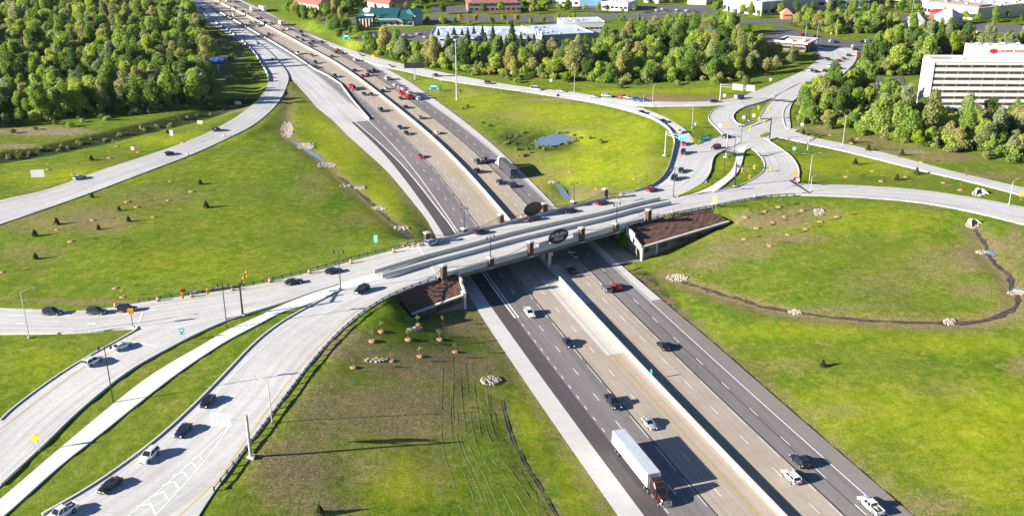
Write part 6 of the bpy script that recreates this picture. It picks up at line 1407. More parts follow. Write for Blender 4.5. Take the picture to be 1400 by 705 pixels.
# green roofed building
o, L_, a = frame_of(487, 37, 566, 36); BLD.append((o, L_, 26, a)); r = empty('green_roofed_hall', o, a, 'pale hall with a huge sloping green metal roof and a white sign at its corner', 'building')
MB().box((L_/2, 12, 2.6), (L_, 24, 6.2)).build('wall', mWallG, r)
for x0, x1, hf, hb in ((0, L_*.30, 6.0, 9.5), (L_*.22, L_*.70, 4.4, 11), (L_*.74, L_*.98, 6.2, 9.8)):
    V = [(x0, -2, hf), (x1, -2, hf), (x1, 20, hb), (x0, 20, hb), (x0, 26, 5.5), (x1, 26, 5.5), (x0, -2, hf-.6), (x1, -2, hf-.6)]
    MB().add(V, [(0, 1, 2, 3), (3, 2, 5, 4), (6, 7, 1, 0), (0, 3, 4, 6), (1, 7, 5, 2), (4, 5, 7, 6)]).build('roof', mRoofG, r)
for k in range(9):
    x = L_*(k+.5)/9; f = MB().box((x, -.08, 2.6), (2.6, .2, 3.0)).build('window', mWallW, r); MB().box((x, -.2, 2.6), (2.1, .08, 2.4)).build('pane', mWinB, f)
for k in range(6): MB().box((L_*.02+L_*.27*k/5, -1.6, 3.0), (.9, .9, 6)).build('column', mBeige, r)
n = 20; MB().add([(7.2+2.6*math.cos(6.283*i/n), 3+y_, 11.2+1.7*math.sin(6.283*i/n)) for y_ in (0, .3) for i in range(n)], [tuple(range(n)), tuple(range(n, 2*n))[::-1]]+[(i, n+i, n+(i+1) % n, (i+1) % n) for i in range(n)]).build('emblem', mWhiteS, r)
MB().box((7.6, 1.2, 8.2), (10, .25, 1.3)).build('sign_board', mWhiteS, r)
building('side_annex', 568, 35, 578, 34, 14, 7, mWallG, mRoofG, 'small green roofed annex beside the hall', gable=(4, 0))
building('inn', 404, 16, 436, 20, 16, 8, mBeige, mRedR, 'tan inn with a brown hipped roof among dark trees, farther left of the hall', wins=(8, 2, 1.8, 1.4, 2.4, 3), gable=(4, 1))
building('inn', 500, 14, 532, 16, 22, 7, mBeige, mRedR, 'cream house with a brown hipped roof just behind the green hall', wins=(6, 1, 2, 1.6, 3, 3), gable=(6, 1))
building('brick_shop', 640, 18, 712, 17, 26, 7, mBrown, mRedR, 'dark brick shops with a red roof and white gables at the frame top', wins=(10, 2, 3, 2.2, 2.8, 4), gable=(4, 1))
building('white_shop', 748, 9, 792, 9, 34, 9, mWallW, mRoofWh, 'plain white shop with a blue end near the frame top', wins=(5, 1, 3, 2, 3, 3), units=4)
building('blue_shop', 792, 9, 822, 9, 30, 9, mWBlue, mRoofGr, 'blue walled shop beside the plain white one', units=3)
building('pale_shop', 822, 14, 858, 16, 24, 6, mWallW, mRoofWh, 'low shop with a white rimmed roof beside the far street', wins=(6, 1, 3, 2, 2.6, 3), units=4)
building('small_house', 880, 4, 900, 5, 14, 6, mBeige, mRedR, 'small tan house at the frame top', gable=(4, 1)); building('small_house', 940, 6, 965, 7, 14, 6, mWallW, mRoofGr, 'small white house at the frame top', gable=(4, 1))
building('mall_block', 1003, 17, 1040, 22, 60, 10, mBeige, mRoofWh, 'long beige mall building with a grey end wall', wins=(6, 1, 4, 3, 3, 3), units=14); building('dark_store', 1041, 22, 1098, 16, 40, 9.5, mWallG, mRoofGr, 'dark fronted store joined to the beige mall', wins=(6, 1, 5, 3, 3, 3), units=10)
building('white_store', 1056, 9, 1130, 14, 50, 11, mWallW, mRoofWh, 'large white store at the frame top', wins=(5, 1, 5, 2.4, 5, 3), units=8); building('pale_blue_store', 1130, 13, 1188, 11, 60, 13, plain('pale_blue_wall', (.45, .62, .75), .6, var=.04), mRoofWh, 'very wide pale blue and white store at the frame top', wins=(8, 1, 4, 2.4, 5, 3), units=8)
building('cream_store', 1196, 8, 1262, 9, 40, 9, mBeige, mRoofWh, 'cream store row at the frame top right of the blue store', wins=(10, 1, 3, 2.4, 3, 3), units=8)
building('cream_mall', 1262, 19, 1335, 28, 60, 8.5, mBeige, mRoofWh, 'long cream mall front with awnings behind the hotel wood', wins=(14, 1, 3, 3, 3, 3), units=20); building('tan_mall', 1336, 26, 1352, 24, 40, 9, mBrown, mRoofGr, 'dark end of the cream mall', units=3)
for u, v, w, lab in ((1262,10,70,'white roofed store row, nearest the frame top'),(1350,12,60,'pale store row in the far corner'),(1300,6,70,'grey roofed store at the frame top edge')): building('far_store', u, v, u+w, v+2, 40, 8, mWallW, mRoofWh if 'white' in lab else mRoofGr, lab, wins=(8, 1, 4, 2.4, 3, 3), units=8)
building('orange_kiosk', 1070, 27, 1082, 27, 8, 3.6, plain('orange_wall', (.5, .22, .12), .7), plain('orange_roof', (.5, .24, .15), .7), 'small orange building with a pointed roof left of the intersection trees', gable=(4, 1))
building('red_canopy', 1270, 25, 1288, 27, 8, 5, mRedS, mRedS, 'small red canopy in front of the cream mall', gable=(2, 1))
building('house', 1236, 40, 1262, 42, 14, 6, mWallW, plain('grey_shingle', (.28, .28, .30), .9), 'grey roofed house between the wood and the mall', gable=(5, 1)); building('house', 1276, 33, 1300, 36, 14, 6, mWallG, plain('grey_shingle', (.28, .28, .30), .9), 'grey roofed house in front of the cream mall', gable=(5, 1))
building('white_canopy', 1250, 66, 1270, 67, 10, 5, mWallW, mRoofWh, 'small flat white roof in the trees left of the hotel', units=2)
# restaurant with a flat rimmed roof
r, L_ = building('restaurant', 1063, 68, 1100, 72, 19, 5.2, mBrown, mRoofGr, 'flat roofed restaurant with a wide white roof rim by the far intersection', wins=(7, 1, 3, 2, 2.2, 3), units=3)
MB().wall([(-1, -1, 5.0), (L_+1, -1, 5.0), (L_+1, 20, 5.0), (-1, 20, 5.0), (-1, -1, 5.0)], 2.2, .9).build('roof_rim', mWallW, r); MB().box((L_/2, 9.5, 5.5), (L_*.7, 9, .2)).build('roof_panel', mBeige, r)
post_sign(1102, 71, 2.2, 4.2, 2.4, mRedS, 'shop_sign', 'red box sign beside the restaurant', 'sign', 2)


# ---------------------------------------------------------------- trees
def leafmat(name, lo, hi, trans=.5):
    m, N, L, b = nodes_of(name)
    oi = N.new('ShaderNodeObjectInfo'); gi = N.new('ShaderNodeNewGeometry')
    f = noise(N, L, .7, 3, .7, gi.outputs['Position'])
    c = ramp(N, L, math_(N, L, 'ADD', math_(N, L, 'MULTIPLY', f, .7), math_(N, L, 'MULTIPLY', gi.outputs['Random Per Island'], .3)), [(.3, lo), (.68, hi)])
    k = ramp(N, L, oi.outputs['Random'], [(0, (.85, .92, .95)), (.5, (1.12, 1.12, 1.1)), (1, (1.4, 1.28, 1.05))]); c = mix(N, L, 1.0, c, k, 'MULTIPLY')
    L.new(c, b.inputs['Base Color']); b.inputs['Roughness'].default_value = .9; b.inputs['Specular IOR Level'].default_value = .1
    t = N.new('ShaderNodeBsdfTranslucent'); L.new(c, t.inputs[0]); ms = N.new('ShaderNodeMixShader'); ms.inputs[0].default_value = trans
    L.new(b.outputs[0], ms.inputs[1]); L.new(t.outputs[0], ms.inputs[2]); L.new(ms.outputs[0], N['Material Output'].inputs[0]); return m
LEAF = {'yellow green': leafmat('leaf_yellow_green', (.22, .31, .05), (.42, .50, .11)), 'mid green': leafmat('leaf_mid_green', (.14, .235, .04), (.30, .41, .08)),
        'dark green': leafmat('leaf_dark_green', (.065, .13, .03), (.16, .25, .055)), 'olive': leafmat('leaf_olive', (.23, .245, .085), (.40, .40, .16)), 'grey green': leafmat('leaf_grey_green', (.22, .27, .12), (.38, .42, .22)),
        'bright lime': leafmat('leaf_lime', (.14, .23, .012), (.29, .40, .03)), 'golden': leafmat('leaf_golden', (.26, .22, .03), (.45, .38, .06)), 'conifer': leafmat('leaf_conifer', (.022, .038, .018), (.075, .09, .045), .1)}
mBark = plain('bark', (.16, .13, .10), .95, var=.3)
def crown_mesh(name, mat, h, r, base, lobes, n, size, seed, cone=False):
    rg = np.random.default_rng(seed); V = []; 
    C = []
    if cone:
        for i in range(n):
            t = rg.random()**.8; rr = r*(1-t)*(.55+.45*rg.random())*(1+.25*math.sin(t*34)); a = rg.random()*6.283; C.append((rr*math.cos(a), rr*math.sin(a), base+(h-base)*t, rr))
        C = np.array([c[:3] for c in C]); out = C.copy(); out[:, 2] = .3*r
    else:
        L_ = []
        for k in range(lobes):
            a = rg.random()*6.283; t = rg.random(); q = r*.58*math.sqrt(rg.random())*(1 if t < .7 else .5)
            zc = base+(h-base)*(.22+.58*t); L_.append((q*math.cos(a), q*math.sin(a), zc, r*(.30+.26*rg.random())*(1.1-.35*t)))
        L_.append((0, 0, base+(h-base)*.45, r*.55))
        L_ = np.array(L_); pick = rg.choice(len(L_), n, p=(L_[:, 3]**2)/(L_[:, 3]**2).sum()); d = rg.standard_normal((n, 3)); d /= np.linalg.norm(d, axis=1)[:, None]
        vz = (h-base)/(2.6*r); rad = (.45+.66*rg.random(n)**.6)[:, None]*L_[pick, 3][:, None]
        C = L_[pick, :3] + d*rad*np.array([1, 1, max(.8, vz)]); out = d
    nn = out + rg.standard_normal((n, 3))*.55; nn /= np.linalg.norm(nn, axis=1)[:, None]+1e-9
    ref = rg.standard_normal((n, 3)); a = np.cross(nn, ref); a /= np.linalg.norm(a, axis=1)[:, None]+1e-9; b_ = np.cross(nn, a)
    s = (size*(.6+.8*rg.random(n)))[:, None]
    jit = lambda: 1+.5*(rg.random((n, 1))-.5)
    V = np.stack([C-a*s*jit(), C-b_*s*.8*jit(), C+a*s*jit(), C+b_*s*.8*jit()], 1).reshape(-1, 3)
    me_ = bpy.data.meshes.new(name); me_.vertices.add(4*n); me_.vertices.foreach_set('co', V.ravel()); me_.loops.add(4*n); me_.loops.foreach_set('vertex_index', np.arange(4*n)); me_.polygons.add(n)
    me_.polygons.foreach_set('loop_start', np.arange(0, 4*n, 4)); me_.update(); me_.materials.append(mat); return me_
def trunk_mb(h, r, seed, cr):
    rg = random.Random(seed); mb = MB(); lean = rg.uniform(-.4, .4)
    mb.tube([(0, 0, -.4), (lean*.3, 0, h*.35), (lean, .2, h*.8)], [r, r*.75, r*.3], 7)
    for k in range(5):
        a = rg.random()*6.28; z0 = h*rg.uniform(.3, .55); q = cr*rg.uniform(.5, .8); mb.tube([(lean*.5, 0, z0), (q*.5*math.cos(a), q*.5*math.sin(a), z0+h*.14), (q*math.cos(a), q*math.sin(a), z0+h*.3)], [r*.45, r*.3, r*.12], 5)
    return mb
TREE = {}
def tree_proto(kind, shape, col):
    key = (kind, shape, col)
    if key in TREE: return TREE[key]
    seed = hash((shape, len(col), ord(col[0]), 3)) % 9999 if False else (shape*131 + sum(map(ord, col+kind))) % 9999
    P_ = {'broadleaf_tree': [(17, 4.9, 2.2, 12), (15, 5.6, 1.4, 12), (19, 4.5, 3.0, 12), (13, 4.4, 1.0, 9)][shape % 4], 'shrub': [(3.2, 2.6, .1, 7), (2.4, 2.2, .0, 6)][shape % 2], 'conifer': [(14, 3.9, .6, 0), (11, 4.2, .4, 0)][shape % 2], 'small_tree': [(6.5, 2.6, 1.6, 7), (5, 2.2, 1.2, 6)][shape % 2]}[kind]
    h, r, base, lobes = P_
    n = {'broadleaf_tree': 3400, 'shrub': 420, 'conifer': 2600, 'small_tree': 700}[kind]; sz = {'broadleaf_tree': .36, 'shrub': .27, 'conifer': .34, 'small_tree': .30}[kind]
    me_ = crown_mesh('crown', LEAF[col], h, r, base, lobes, n, sz, seed, kind == 'conifer')
    root = bpy.data.objects.new(kind, None); cr = bpy.data.objects.new('crown', me_); COL.objects.link(cr); COL.objects.link(root); cr.parent = root
    trunk_mb(h*.85 if kind != 'shrub' else 1.6, {'broadleaf_tree': .28, 'shrub': .06, 'conifer': .22, 'small_tree': .12}[kind], seed, r).build('trunk', mBark, root)
    TREE[key] = [root, False]; return TREE[key]
def plant(kind, shape, col, x, y, label, group=None, sc=1.0, sz=1.0):
    t = tree_proto(kind, shape, col); o = t[0] if not t[1] else copy_tree(t[0]); t[1] = True
    o.location = (x, y, hz(x, y)-.1); o.rotation_euler = (0, 0, random.random()*6.28); k_ = random.uniform(.85, 1.2) if kind == 'broadleaf_tree' and group else 1; o.scale = (sc*k_, sc/k_, sc*sz)
    o['label'] = label; o['category'] = {'broadleaf_tree': 'tree', 'conifer': 'tree', 'small_tree': 'tree', 'shrub': 'shrub'}[kind]
    if group: o['group'] = group
    elif 'group' in o.keys(): del o['group']
    return o
def inpoly(x, y, Pn):
    c = False; j = len(Pn)-1
    for i in range(len(Pn)):
        if (Pn[i][1] > y) != (Pn[j][1] > y) and x < (Pn[j][0]-Pn[i][0])*(y-Pn[i][1])/(Pn[j][1]-Pn[i][1])+Pn[i][0]: c = not c
        j = i
    return c
def inbuilding(x, y, m=3.5):
    for o_, L_, D_, a in BLD:
        dx, dy = x-o_[0], y-o_[1]; p = dx*math.cos(a)+dy*math.sin(a); q = -dx*math.sin(a)+dy*math.cos(a)
        if -m < p < L_+m and -m < q < D_+m: return True
    return False
def scatter(poly, d, seed, keepout=True):
    Pn = [P(u, v)[:2] for u, v in poly]; rg = random.Random(seed); pts = []; grid = {}
    xs = [p[0] for p in Pn]; ys = [p[1] for p in Pn]; n = int((max(xs)-min(xs))*(max(ys)-min(ys))/(d*d)*3.2)
    for _ in range(n):
        x, y = rg.uniform(min(xs), max(xs)), rg.uniform(min(ys), max(ys))
        if not inpoly(x, y, Pn): continue
        g_ = (int(x/d), int(y/d))
        if any(math.hypot(x-a, y-b_) < d for i in (-1, 0, 1) for j in (-1, 0, 1) for a, b_ in grid.get((g_[0]+i, g_[1]+j), ())): continue
        i = int(round((y-Y0)/CELL)); j = int(round((x-X0)/CELL))
        if 0 <= i < NY and 0 <= j < NX and keepout and INROAD[max(i-1, 0):i+2, max(j-1, 0):j+2].any(): continue
        if inbuilding(x, y): continue
        grid.setdefault(g_, []).append((x, y)); pts.append((x, y))
    return pts
WOODS = [
 ('the wood beside the loop ramp', [(-90,182),(0,171),(60,166),(120,160),(180,156),(235,150),(272,142),(288,128),(290,100),(285,75),(276,50),(262,25),(250,8),(240,-12),(200,-25),(-200,-25),(-260,60)], 6.8, [('yellow green',.30),('mid green',.30),('dark green',.14),('olive',.16),('grey green',.10)], 1.0),
 ('the middle wood behind the far ramp', [(488,70),(520,76),(560,88),(610,95),(700,106),(760,108),(850,115),(960,110),(1010,108),(1035,96),(1042,78),(1012,58),(1000,42),(960,44),(890,52),(840,62),(760,80),(690,84),(620,80),(560,76),(500,66)], 6.2, [('yellow green',.30),('mid green',.28),('dark green',.14),('olive',.20),('grey green',.08)], .95),
 ('the right wood below the hotel', [(1092,155),(1096,166),(1130,172),(1180,180),(1230,192),(1290,200),(1340,208),(1400,222),(1480,235),(1480,150),(1400,142),(1300,142),(1230,140),(1170,132),(1130,122),(1105,128)], 6.2, [('yellow green',.26),('mid green',.32),('dark green',.10),('olive',.22),('grey green',.10)], .92),
 ('the wood between the intersection and the hotel', [(1160,96),(1178,84),(1200,72),(1225,62),(1262,52),(1290,60),(1270,100),(1240,104),(1190,103),(1165,104)], 7, [('mid green',.4),('dark green',.25),('yellow green',.2),('olive',.15)], .9),
 ('the trees behind the hotel', [(1225,50),(1262,44),(1300,50),(1360,56),(1480,66),(1480,92),(1400,84),(1300,72),(1262,60)], 9.5, [('mid green',.35),('olive',.25),('grey green',.2),('dark green',.2)], .9),
 ('the trees beyond the far intersection', [(1075,30),(1100,28),(1160,28),(1215,32),(1228,40),(1190,46),(1140,46),(1100,40)], 7, [('mid green',.4),('olive',.25),('dark green',.2),('yellow green',.15)], .9),
 ('the trees left of the restaurant', [(1040,78),(1085,78),(1095,86),(1065,100),(1045,104)], 8, [('olive',.5),('grey green',.3),('mid green',.2)], .7),
 ('the trees along the freeway verge near the frame top', [(385,14),(400,10),(430,20),(470,32),(492,44),(494,56),(478,58),(455,46),(428,36),(405,26)], 6.5, [('mid green',.5),('dark green',.3),('olive',.2)], .75),
 ('the trees round the green roofed building', [(400,-6),(480,2),(486,12),(470,26),(445,22),(415,8)], 6.5, [('dark green',.5),('olive',.3),('mid green',.2)], .8),
 ('the trees at the frame top', [(565,2),(640,-4),(640,6),(600,10),(575,12)], 7, [('mid green',.6),('dark green',.4)], .8),
 ('the row behind the street at the frame top', [(700,12),(790,17),(860,17),(990,21),(985,16),(860,13),(790,13),(700,9)], 9, [('mid green',.6),('yellow green',.4)], .6),
 ('the trees between the far shops', [(985,14),(1080,22),(1240,14),(1400,24),(1400,12),(1240,6),(1080,8)], 11, [('dark green',.4),('mid green',.4),('olive',.2)], .6),
 ('the line of trees along the mall', [(1215,20),(1400,36),(1400,30),(1215,14)], 11, [('dark green',.5),('mid green',.5)], .6),
 ('the far yards among the buildings', [(430,24),(590,20),(860,19),(1000,26),(1060,30),(1230,22),(1400,44),(1480,50),(1480,-6),(1000,-8),(430,-8)], 12.5, [('mid green',.4),('dark green',.25),('yellow green',.15),('olive',.2)], .62),
 ('the strip between the far street and the warehouse', [(590,37),(860,32),(1000,40),(1000,30),(860,29),(590,34)], 10, [('mid green',.6),('olive',.4)], .4),
]
rg = random.Random(11); CAND = []
for where, poly, d, mixc, sc in WOODS:
    for x, y in scatter(poly, d, len(where)):
        u, v, dep = PIX(x, y, hz(x, y)+8)
        q = rg.random(); acc = 0
        for c, w in mixc:
            acc += w
            if q <= acc: break
        inview = -10 < u < 1410 and -8 < v < 715
        CAND.append((dep if inview else 9e9, x, y, where, c, rg.randrange(4), sc*rg.choice((.62, .8, .9, 1.0, 1.08, 1.2))*rg.uniform(.93, 1.07), rg.uniform(.75, 1.1)))
CAND.sort(); 
# keep clear of the buildings and lots
KEEP = [(1262,140,1480,68),]
singles = []; rest = []
for t in CAND:
    (singles if len(singles) < 292 and t[0] < 1e9 else rest).append(t)
for dep, x, y, where, c, sh, sc, sz in singles:
    plant('broadleaf_tree', sh, c, x, y, f'{c} broadleaf tree growing in {where}', 'trees of '+where, sc, sz)
# the rest of the woods, one mass for each wood
def leafcloud(where, items, kind='broadleaf_tree', name='woodland', label=None):
    me_ = bpy.data.meshes.new('woodland_points'); me_.from_pydata([(x, y, hz(x, y)-.1) for _, x, y, *_r in items], [], [])
    a = me_.attributes.new('sc', 'FLOAT_VECTOR', 'POINT'); a.data.foreach_set('vector', np.array([(t[6], t[6], t[6]*t[7]) for t in items], np.float32).ravel())
    a = me_.attributes.new('rz', 'FLOAT_VECTOR', 'POINT'); a.data.foreach_set('vector', np.array([(0, 0, random.random()*6.28) for t in items], np.float32).ravel())
    o = bpy.data.objects.new(name, me_); COL.objects.link(o); tag(o, label or 'far deep part of '+where+', one mass of crowns', name, kind='stuff')
    cols = sorted(set((t[4], t[5] % 4) for t in items)); key = {c: i for i, c in enumerate(cols)}
    a = me_.attributes.new('pick', 'INT', 'POINT'); a.data.foreach_set('value', [key[(t[4], t[5] % 4)] for t in items])
    ng = bpy.data.node_groups.new('woodland_nodes', 'GeometryNodeTree'); ng.interface.new_socket('Geometry', in_out='INPUT', socket_type='NodeSocketGeometry'); ng.interface.new_socket('Geometry', in_out='OUTPUT', socket_type='NodeSocketGeometry')
    N = ng.nodes; L = ng.links; gi = N.new('NodeGroupInput'); go = N.new('NodeGroupOutput'); join = N.new('GeometryNodeJoinGeometry')
    def named(nm, ty): n = N.new('GeometryNodeInputNamedAttribute'); n.data_type = ty; n.inputs[0].default_value = nm; return n.outputs[0]
    for c, i in key.items():
        crown = tree_proto(kind, c[1], c[0])
        if not crown[1]:
            TREE_UNUSED.append(crown)
        co = [ch for ch in crown[0].children if ch.name.startswith('crown')][0]
        oi = N.new('GeometryNodeObjectInfo'); oi.inputs['Object'].default_value = co; oi.inputs['As Instance'].default_value = True; oi.transform_space = 'ORIGINAL'
        cmp = N.new('FunctionNodeCompare'); cmp.data_type = 'INT'; cmp.operation = 'EQUAL'; L.new(named('pick', 'INT'), cmp.inputs[2]); cmp.inputs[3].default_value = i
        iop = N.new('GeometryNodeInstanceOnPoints'); L.new(gi.outputs[0], iop.inputs['Points']); L.new(cmp.outputs[0], iop.inputs['Selection']); L.new(oi.outputs['Geometry'], iop.inputs['Instance'])
        L.new(named('sc', 'FLOAT_VECTOR'), iop.inputs['Scale']); L.new(named('rz', 'FLOAT_VECTOR'), iop.inputs['Rotation']); L.new(iop.outputs[0], join.inputs[0])
    L.new(join.outputs[0], go.inputs[0]); md = o.modifiers.new('woodland', 'NODES'); md.node_group = ng
TREE_UNUSED = []
by = {}
for t in rest: by.setdefault(t[3], []).append(t)
for where, items in by.items(): leafcloud(where, items)
ru = random.Random(21)
for where, poly, d, mixc, sc in WOODS[:6]:
    its = []
    for x, y in scatter(poly, 3.4 if 'loop ramp' not in where else 5.0, 77+len(where)):
        u, v, dep = PIX(x, y, hz(x, y)+2)
        if -15 < u < 1415 and -5 < v < 715 and ('loop ramp' not in where or v > 60): its.append((dep, x, y, where, ru.choice(['mid green', 'olive', 'dark green', 'yellow green']), ru.randrange(2), ru.uniform(.9, 1.9), ru.uniform(.8, 1.3)))
    if its: leafcloud(where, its, 'shrub', 'undergrowth', 'tangled undergrowth beneath '+where)
for t in TREE_UNUSED:
    if not t[1]:
        t[1] = True
        for ch in list(t[0].children): COL.objects.unlink(ch)
        COL.objects.unlink(t[0])
print('trees', len(singles), 'massed', len(rest))
# trees that stand out
def one(u, v, kind, sh, col, lab, sc=1.0, sz=1.0, group=None):
    x, y, _ = P(u, v); plant(kind, sh, col, x, y, lab, group, sc, sz)
one(1253,199,'broadleaf_tree',3,'bright lime','bright lime green round tree at the front of the right wood',.62,.85)
one(1241,190,'broadleaf_tree',1,'mid green','big rounded deep green tree behind the lime green one',1.05,.95)
one(1301,78,'broadleaf_tree',2,'bright lime','glowing lime green tree behind the hotel corner',.85)
one(651,99,'broadleaf_tree',3,'bright lime','small bright green tree by the message board wood edge',.55)
one(775,113,'small_tree',0,'bright lime','small round bright green tree at the front of the middle wood',1.0)
one(846,104,'broadleaf_tree',1,'dark green','broad dark green tree at the front of the middle wood',1.0,.6); one(870,108,'broadleaf_tree',1,'mid green','low mid green tree at the front of the middle wood',.85,.6)
one(1345,204,'broadleaf_tree',1,'olive','brownish spreading tree near the right frame edge at the wood front',.9,.8); one(1310,200,'broadleaf_tree',1,'olive','brownish tree right of the lime green one',.75,.8); one(1392,212,'broadleaf_tree',3,'olive','brownish tree at the frame edge of the wood front',.9,.85)
for u, v, s in ((600,62,.8),(613,64,.9),(640,64,.9),(685,66,.8),(692,68,.7),(712,67,.8),(722,68,.7),(742,69,.8),(621,60,1),(632,62,.8),(648,58,.8),(664,66,.75),(674,66,1.05),(700,63,1.2),(660,61,.9),(730,66,.75)): one(u, v+2, 'conifer', int(u) % 2, 'conifer', 'dark conifer against the long white warehouse', s, 1, 'dark conifers in front of the warehouse')
for u in (516,541,585,607,630,650,671,688,706,725,743,762): one(u, 33 if u > 570 else 35, 'small_tree', u % 2, 'golden', 'round golden tree beside the far street' if u > 570 else 'round golden tree in front of the green roofed building', 1.15, 1, 'golden trees by the far street' if u > 570 else 'golden trees at the green building')
for u in (514,552): one(u, 36, 'small_tree', 1, 'mid green', 'small green tree beside the green roofed building wall', 1.1, 1.1, 'green trees at the green building')
for u, v in ((735,17),(765,17),(800,18),(830,18),(850,33),(780,33),(868,18)): one(u, v, 'small_tree', 0, 'mid green', 'small green street tree near the frame top', 1.2, 1, 'green street trees near the frame top')
# bushes by the creek and along the woods
rr = random.Random(5)
def bushes(pts, label, group, cols, n_each, spread, s0=.6, s1=1.3):
    for u, v in pts:
        for _ in range(n_each):
            x, y, _z = P(u+rr.gauss(0, spread), v+rr.gauss(0, spread*.28))
            i = int(round((y-Y0)/CELL)); j = int(round((x-X0)/CELL))
            if INROAD[i-1:i+2, j-1:j+2].any(): continue
            c = rr.choice(cols); plant('shrub', rr.randrange(2), c, x, y, f'{c} bush {label}', group, rr.uniform(s0, s1))
bushes([(10,216),(30,213),(55,208),(80,203),(105,198),(135,193),(165,186),(195,178),(225,171),(255,164),(280,158),(305,148),(330,139)], 'along the dark creek above the loop ramp', 'bushes along the creek', ['dark green','olive'], 4, 7, .3, .7)
bushes([(20,174),(60,170),(100,167),(140,163),(180,159),(220,154),(255,148),(280,140)], 'at the foot of the wood by the loop ramp', 'bushes at the wood foot', ['mid green','dark green','grey green'], 3, 10, .6, 1.2)
bushes([(300,68),(310,75),(322,85),(335,96),(345,105),(325,110),(305,60),(292,52),(318,70)], 'in the clearing between the wood and the loop ramp', 'bushes in the clearing', ['olive','grey green','mid green'], 2, 7, .8, 1.4)
bushes([(1110,168),(1140,172),(1175,180),(1210,188),(1230,194),(1270,200),(1300,204),(1350,212),(1380,220)], 'at the foot of the right wood', 'bushes at the foot of the right wood', ['mid green','olive','dark green'], 4, 10, .7, 1.4)
bushes([(500,74),(540,84),(590,93),(650,100),(700,108),(760,110),(800,112),(860,117),(920,115),(970,112),(1010,110)], 'at the foot of the middle wood', 'bushes at the foot of the middle wood', ['olive','mid green','dark green'], 3, 13, .8, 1.5)
bushes([(696,186),(703,196),(712,205),(722,212),(740,205),(800,190),(812,196),(720,180)], 'round the pond', 'bushes round the pond', ['mid green','olive'], 2, 6, .35, .7)
bushes([(728,197),(731,192),(740,189),(750,185),(762,182),(774,183),(784,185),(789,189),(785,194),(775,196),(765,199),(752,201),(740,200),(733,199)], 'standing in the pond margin', 'reedy bushes at the pond margin', ['mid green','olive','grey green'], 4, 2.5, .18, .42)
bushes([(600,120),(620,125),(640,148),(665,170),(690,192),(715,215),(740,240),(700,200)], 'on the bank between the freeway and the pond', 'bushes on the pond bank', ['mid green','dark green'], 3, 7, .25, .6)
bushes([(1002,505),(1030,535),(1055,560)], 'in the ditch beside the northbound shoulder', 'bushes in the freeway ditch', ['mid green'], 3, 4, .2, .35)
# saplings in mulch rings and little evergreens
mRing = plain('orange_mulch', (.40, .22, .12), 1, var=.3, scale=4); 
SAP = [None]
def sapling(u, v, label, group, leafy=1):
    x, y, z = P(u, v)
    if SAP[0] is None:
        r = bpy.data.objects.new('sapling', None); COL.objects.link(r)
        mb = MB(); n = 14; mb.add([(0, 0, .25)]+[((1+.12*math.sin(i*3.1))*math.cos(2*math.pi*i/n), (1+.12*math.sin(i*2.3))*math.sin(2*math.pi*i/n), .02) for i in range(n)]+[(.55*math.cos(2*math.pi*i/n), .55*math.sin(2*math.pi*i/n), .28) for i in range(n)],
            [(1+i, 1+(i+1) % n, 1+n+(i+1) % n, 1+n+i) for i in range(n)]+[(0, 1+n+i, 1+n+(i+1) % n) for i in range(n)]); mb.build('mulch_ring', mRing, r)
        MB().tube([(0, 0, 0), (.05, 0, 1.6), (0, .05, 3.0)], [.05, .04, .02], 5).tube([(.05, 0, 1.5), (.4, .2, 2.3)], [.025, .01], 4).tube([(.03, 0, 1.8), (-.35, -.1, 2.6)], [.025, .01], 4).build('trunk', mBark, r)
        c = bpy.data.objects.new('crown', crown_mesh('sapling_crown', LEAF['olive'], 3.2, .7, 1.4, 4, 60, .11, 3)); COL.objects.link(c); c.parent = r; SAP[0] = r; o = r
    else: o = copy_tree(SAP[0])
    o.location = (x, y, z); k = rr.uniform(.8, 1.15); o.scale = (k, k, k); o.rotation_euler = (0, 0, rr.random()*6); tag(o, label, 'sapling', group)
for u, v in [(483,502),(535,493),(574,487),(622,481),(521,453),(509,466),(558,464),(601,464),(571,444),(605,443)]: sapling(u, v, 'sapling in an orange mulch ring below the west mulch bed', 'saplings below the bridge slope')
for u, v in [(1057,304),(1065,283),(1073,296),(1078,321),(1097,288),(1122,303),(1145,297),(1102,313),(1053,336),(1020,297),(1046,289),(1035,312),(1018,327)]: sapling(u, v, 'sapling in an orange mulch ring on the slope east of the long retaining wall', 'saplings on the east slope')
for u, v in [(78,314),(97,330),(174,276),(127,301),(230,274),(210,297),(158,394),(168,406),(262,262),(233,248),(3,372),(187,283)]: sapling(u, v, 'sapling in a mulch ring on the big west field', 'saplings on the west field')
for u, v in [(1172,225),(1157,242),(1193,234),(1205,248),(1238,242),(1164,196),(1135,185),(1290,250),(1313,260),(1173,190),(1196,205),(1228,216),(1260,222),(1320,240)]: sapling(u, v, 'sapling in a mulch ring on the grass between the east roads', 'saplings between the east roads')
for u, v in [(160,200),(190,208),(66,232),(100,238),(150,216),(250,195),(230,180)]: sapling(u, v, 'sapling in a mulch ring between the creek and the loop ramp', 'saplings above the loop ramp')
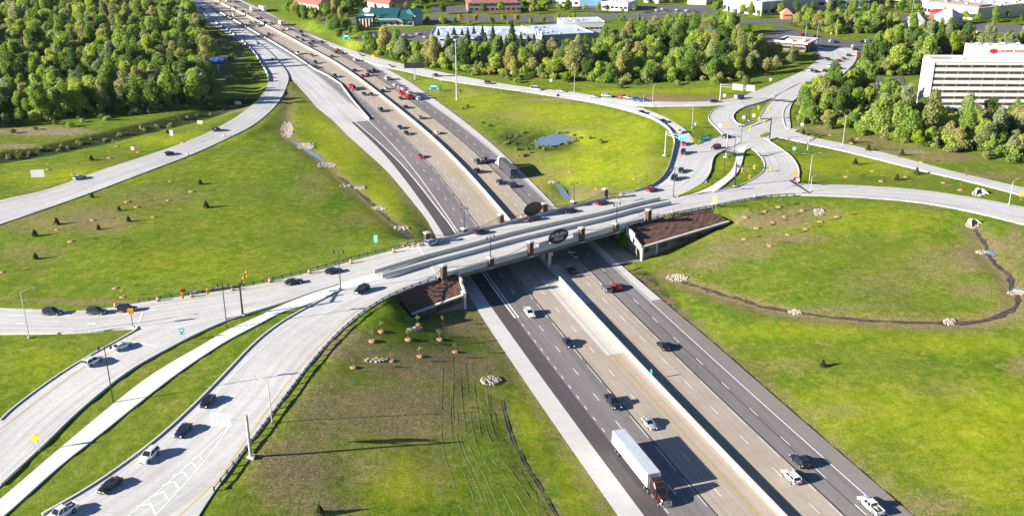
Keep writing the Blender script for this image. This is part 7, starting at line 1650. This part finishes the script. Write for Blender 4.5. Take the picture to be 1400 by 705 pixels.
for u, v in [(875,258),(868,245),(816,258),(780,236)]: sapling(u, v, 'sapling in a mulch ring inside the north east ramp curve', 'saplings inside the ramp curve')
EV = [None]
def evergreen(u, v, label, group):
    x, y, z = P(u, v)
    if EV[0] is None:
        r = bpy.data.objects.new('small_evergreen', None); COL.objects.link(r); c = bpy.data.objects.new('crown', crown_mesh('evergreen_crown', LEAF['conifer'], 2.0, 1.0, .0, 0, 800, .15, 9, True)); COL.objects.link(c); c.parent = r
        MB().tube([(0, 0, -.1), (0, 0, 1.8)], [.06, .02], 5).build('trunk', mBark, r); EV[0] = r; o = r
    else: o = copy_tree(EV[0])
    o.location = (x, y, z); k = rr.uniform(.8, 1.3); o.scale = (k, k, k); tag(o, label, 'shrub', group)
for u, v in [(48,323),(49,354),(163,288),(176,303),(135,314),(274,252),(78,307),(126,270)]: evergreen(u, v, 'little dark evergreen on the big west field', 'little evergreens on the west field')
for u, v in [(1226,246),(1169,225),(1164,195),(1187,206),(1233,212),(1253,238),(1098,184)]: evergreen(u, v, 'little dark evergreen on the grass between the east roads', 'little evergreens between the east roads')
for u, v in [(229,182),(125,219),(282,284),(1125,501)]: evergreen(u, v, {229:'little dark evergreen above the loop ramp near the creek bend',125:'little dark evergreen above the loop ramp near its middle',282:'lone dark evergreen below the loop ramp',1125:'lone shrub casting a long shadow on the south east field'}[u], None)
evergreen(437, 702, 'small evergreen at the bottom frame edge of the lower field', None)
# ---------------------------------------------------------------- the air
m = bpy.data.materials.new('haze_air'); m.use_nodes = True; N = m.node_tree.nodes; N.clear(); ou = N.new('ShaderNodeOutputMaterial'); pv = N.new('ShaderNodeVolumePrincipled')
pv.inputs['Color'].default_value = (.82, .90, 1, 1); pv.inputs['Density'].default_value = .000012; pv.inputs['Anisotropy'].default_value = 0; m.node_tree.links.new(pv.outputs[0], ou.inputs['Volume'])
hb = MB().box((0, 2500, (H+2-3)/2-1.5), (18500, 19500, H+6)).build('haze', m); tag(hb, kind='stuff', label='thin pale air over the whole place', cat='haze')
